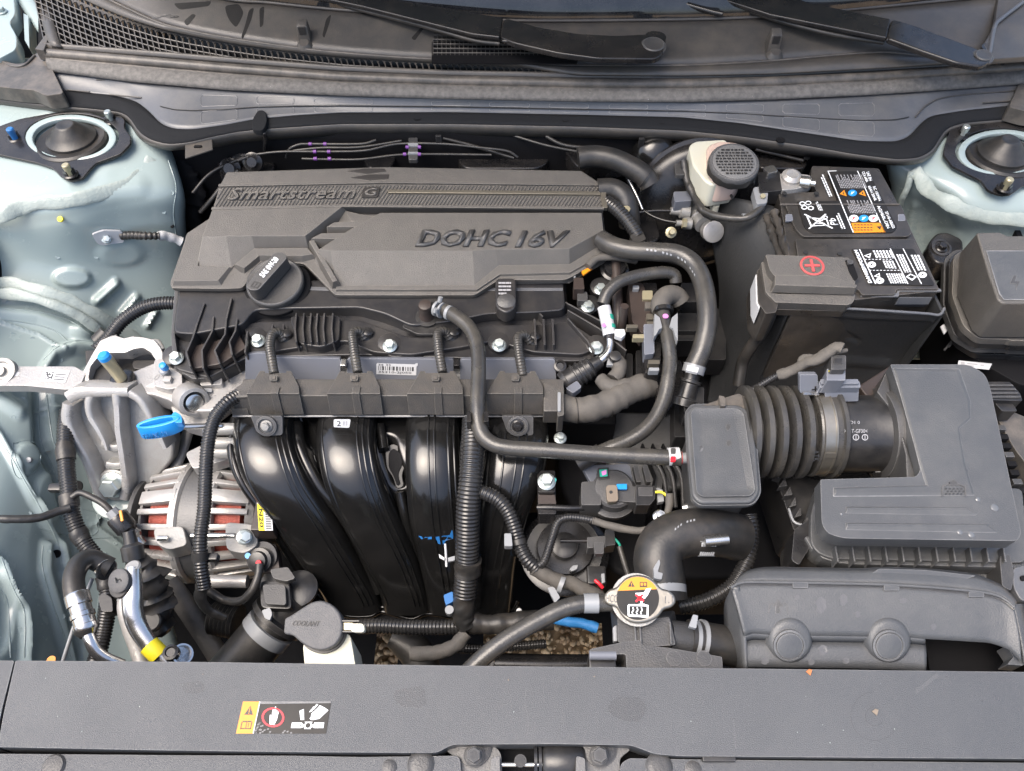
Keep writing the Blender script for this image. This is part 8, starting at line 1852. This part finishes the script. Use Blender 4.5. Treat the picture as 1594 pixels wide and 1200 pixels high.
for x, y, l in [(1259, 1047, 'small curled orange brown leaf crumb on the back edge of the front cover'), (1362, 1109, 'tiny brown crumb in a round stain on the front cover')]:
    bm = bmesh.new(); c = P(x, y, 1); loft(bm, [[c+Vector((-.003, .001, 0)), c+Vector((.001, -.003, 0)), c+Vector((.003, .002, .001)), c+Vector((0, .003, .002))], [c+Vector((-.003, .001, .0008)), c+Vector((.001, -.003, .0008)), c+Vector((.003, .002, .003)), c+Vector((0, .003, .003))]]); fix(bm)
    tag(mk('leaf_crumb', bm, mat('leaf crumb', (.35, .12, .04), .7) if x < 1300 else M['padtan'], None, 0), l, 'leaf crumb')

# ================================================================== pieces of parts hang under their part
def stem_(o): return o.name.split('.')[0]
def cen(o):
    if o.type == 'MESH' and len(o.data.vertices) and o.data.name != 'bolt': 
        n = len(o.data.vertices); return sum((v.co for v in o.data.vertices[:400]), Vector())/min(n, 400)
    return o.location.copy()
SUB = {'battery': [('print pictogram lettering bin_mark recycling_mark label_panel print_line', 'raised_panel warning_sticker')],
 'engine_cover': [('letter_face lettering', 'right_plate word_plinth letter_tile'), ('oblique_ribs', 'band')], 'oil_filler_cap': [('lettering book_mark', 'handle')],
 'brake_reservoir': [('print cap_disc', 'screw_cap'), ('brown_pin lead_tie', 'level_plug level_lead')],
 'radiator_cover': [('pictogram label_band label_line worn_speck hand stop_ring fan_mark fan_hub fan_notch', 'label_sheet')],
 'alternator': [('barcode label_band lettering', 'label_sheet'), ('bolt', 'lug')], 'coolant_bottle': [('lettering hinge_bar hinge_knob hinge_box', 'flip_cap')],
 'rail_cover': [('barcode lettering', 'barcode_label')], 'pressure_cap': [('print label_band', 'label_disc')], 'valve_cover': [('bolt', 'bolt_boss'), ('print post_pad', 'sensor_post')],
 'wiper': [('hinge_pin', 'wiper_arm'), ('pivot_cap', 'pivot_head')], 'fuse_box': [('lightning_mark lid_panel', 'lid'), ('print', 'label_sheet')],
 'air_filter_box': [('chevron_strip filter_mark water_drop lid_facet', 'lid')], 'terminal_cover': [('plus_bar ring_floor', 'plus_ring'), ('latch_stud', 'cover_top')],
 'strut_mount': [('nut stud', 'mounting_ring')], 'wiring_channel': [('bolt bolt_ring', 'mount_tab'), ('clip_head clip_hole tie_strap', 'hood')],
 'air_flow_sensor': [('plug_window', 'plug')], 'solenoid_valve': [('pad_hole tan_face', 'top_pad'), ('tag_face tag_print', 'tag_box'), ('blue_lock', 'plug_stem'), ('plug_face', 'plug')],
 'intake_bellows': [('clamp_bridge lettering clamp_bracket clamp_foot', 'clamp_band'), ('screw_cross', 'clamp_screw')], 'engine_mount': [('rib bolt_boss', 'leg_casting'), ('casting_groove', 'top_frame')],
 'fuel_line': [('marker_band pink_dot', 'marker_sleeve'), ('connector_tab', 'quick_connector')], 'latch_bracket': [('bolt washer', 'bracket_plate')], 'dipstick_handle': [('lettering', 'loop_band')],
 'air_flow_pipe': [('lettering mould_mark', 'pipe')], 'intake_duct': [('arrow_mark water_stain', 'duct_face'), ('arch_hollow', 'arched_hood')], 'torque_rod': [('print', 'sticker')], 'charging_pipe': [('lettering', 'cap_top')]}
for root in [o for o in list(bpy.data.objects) if o.type == 'EMPTY' and stem_(o) in SUB]:
    kids = list(root.children)
    for cs_, ps_ in SUB[stem_(root)]:
        par = [k for k in kids if stem_(k) in ps_.split()]
        for k in kids:
            if stem_(k) in cs_.split() and par and not k.children:
                k.parent = min(par, key=lambda q: (cen(q)-cen(k)).length)
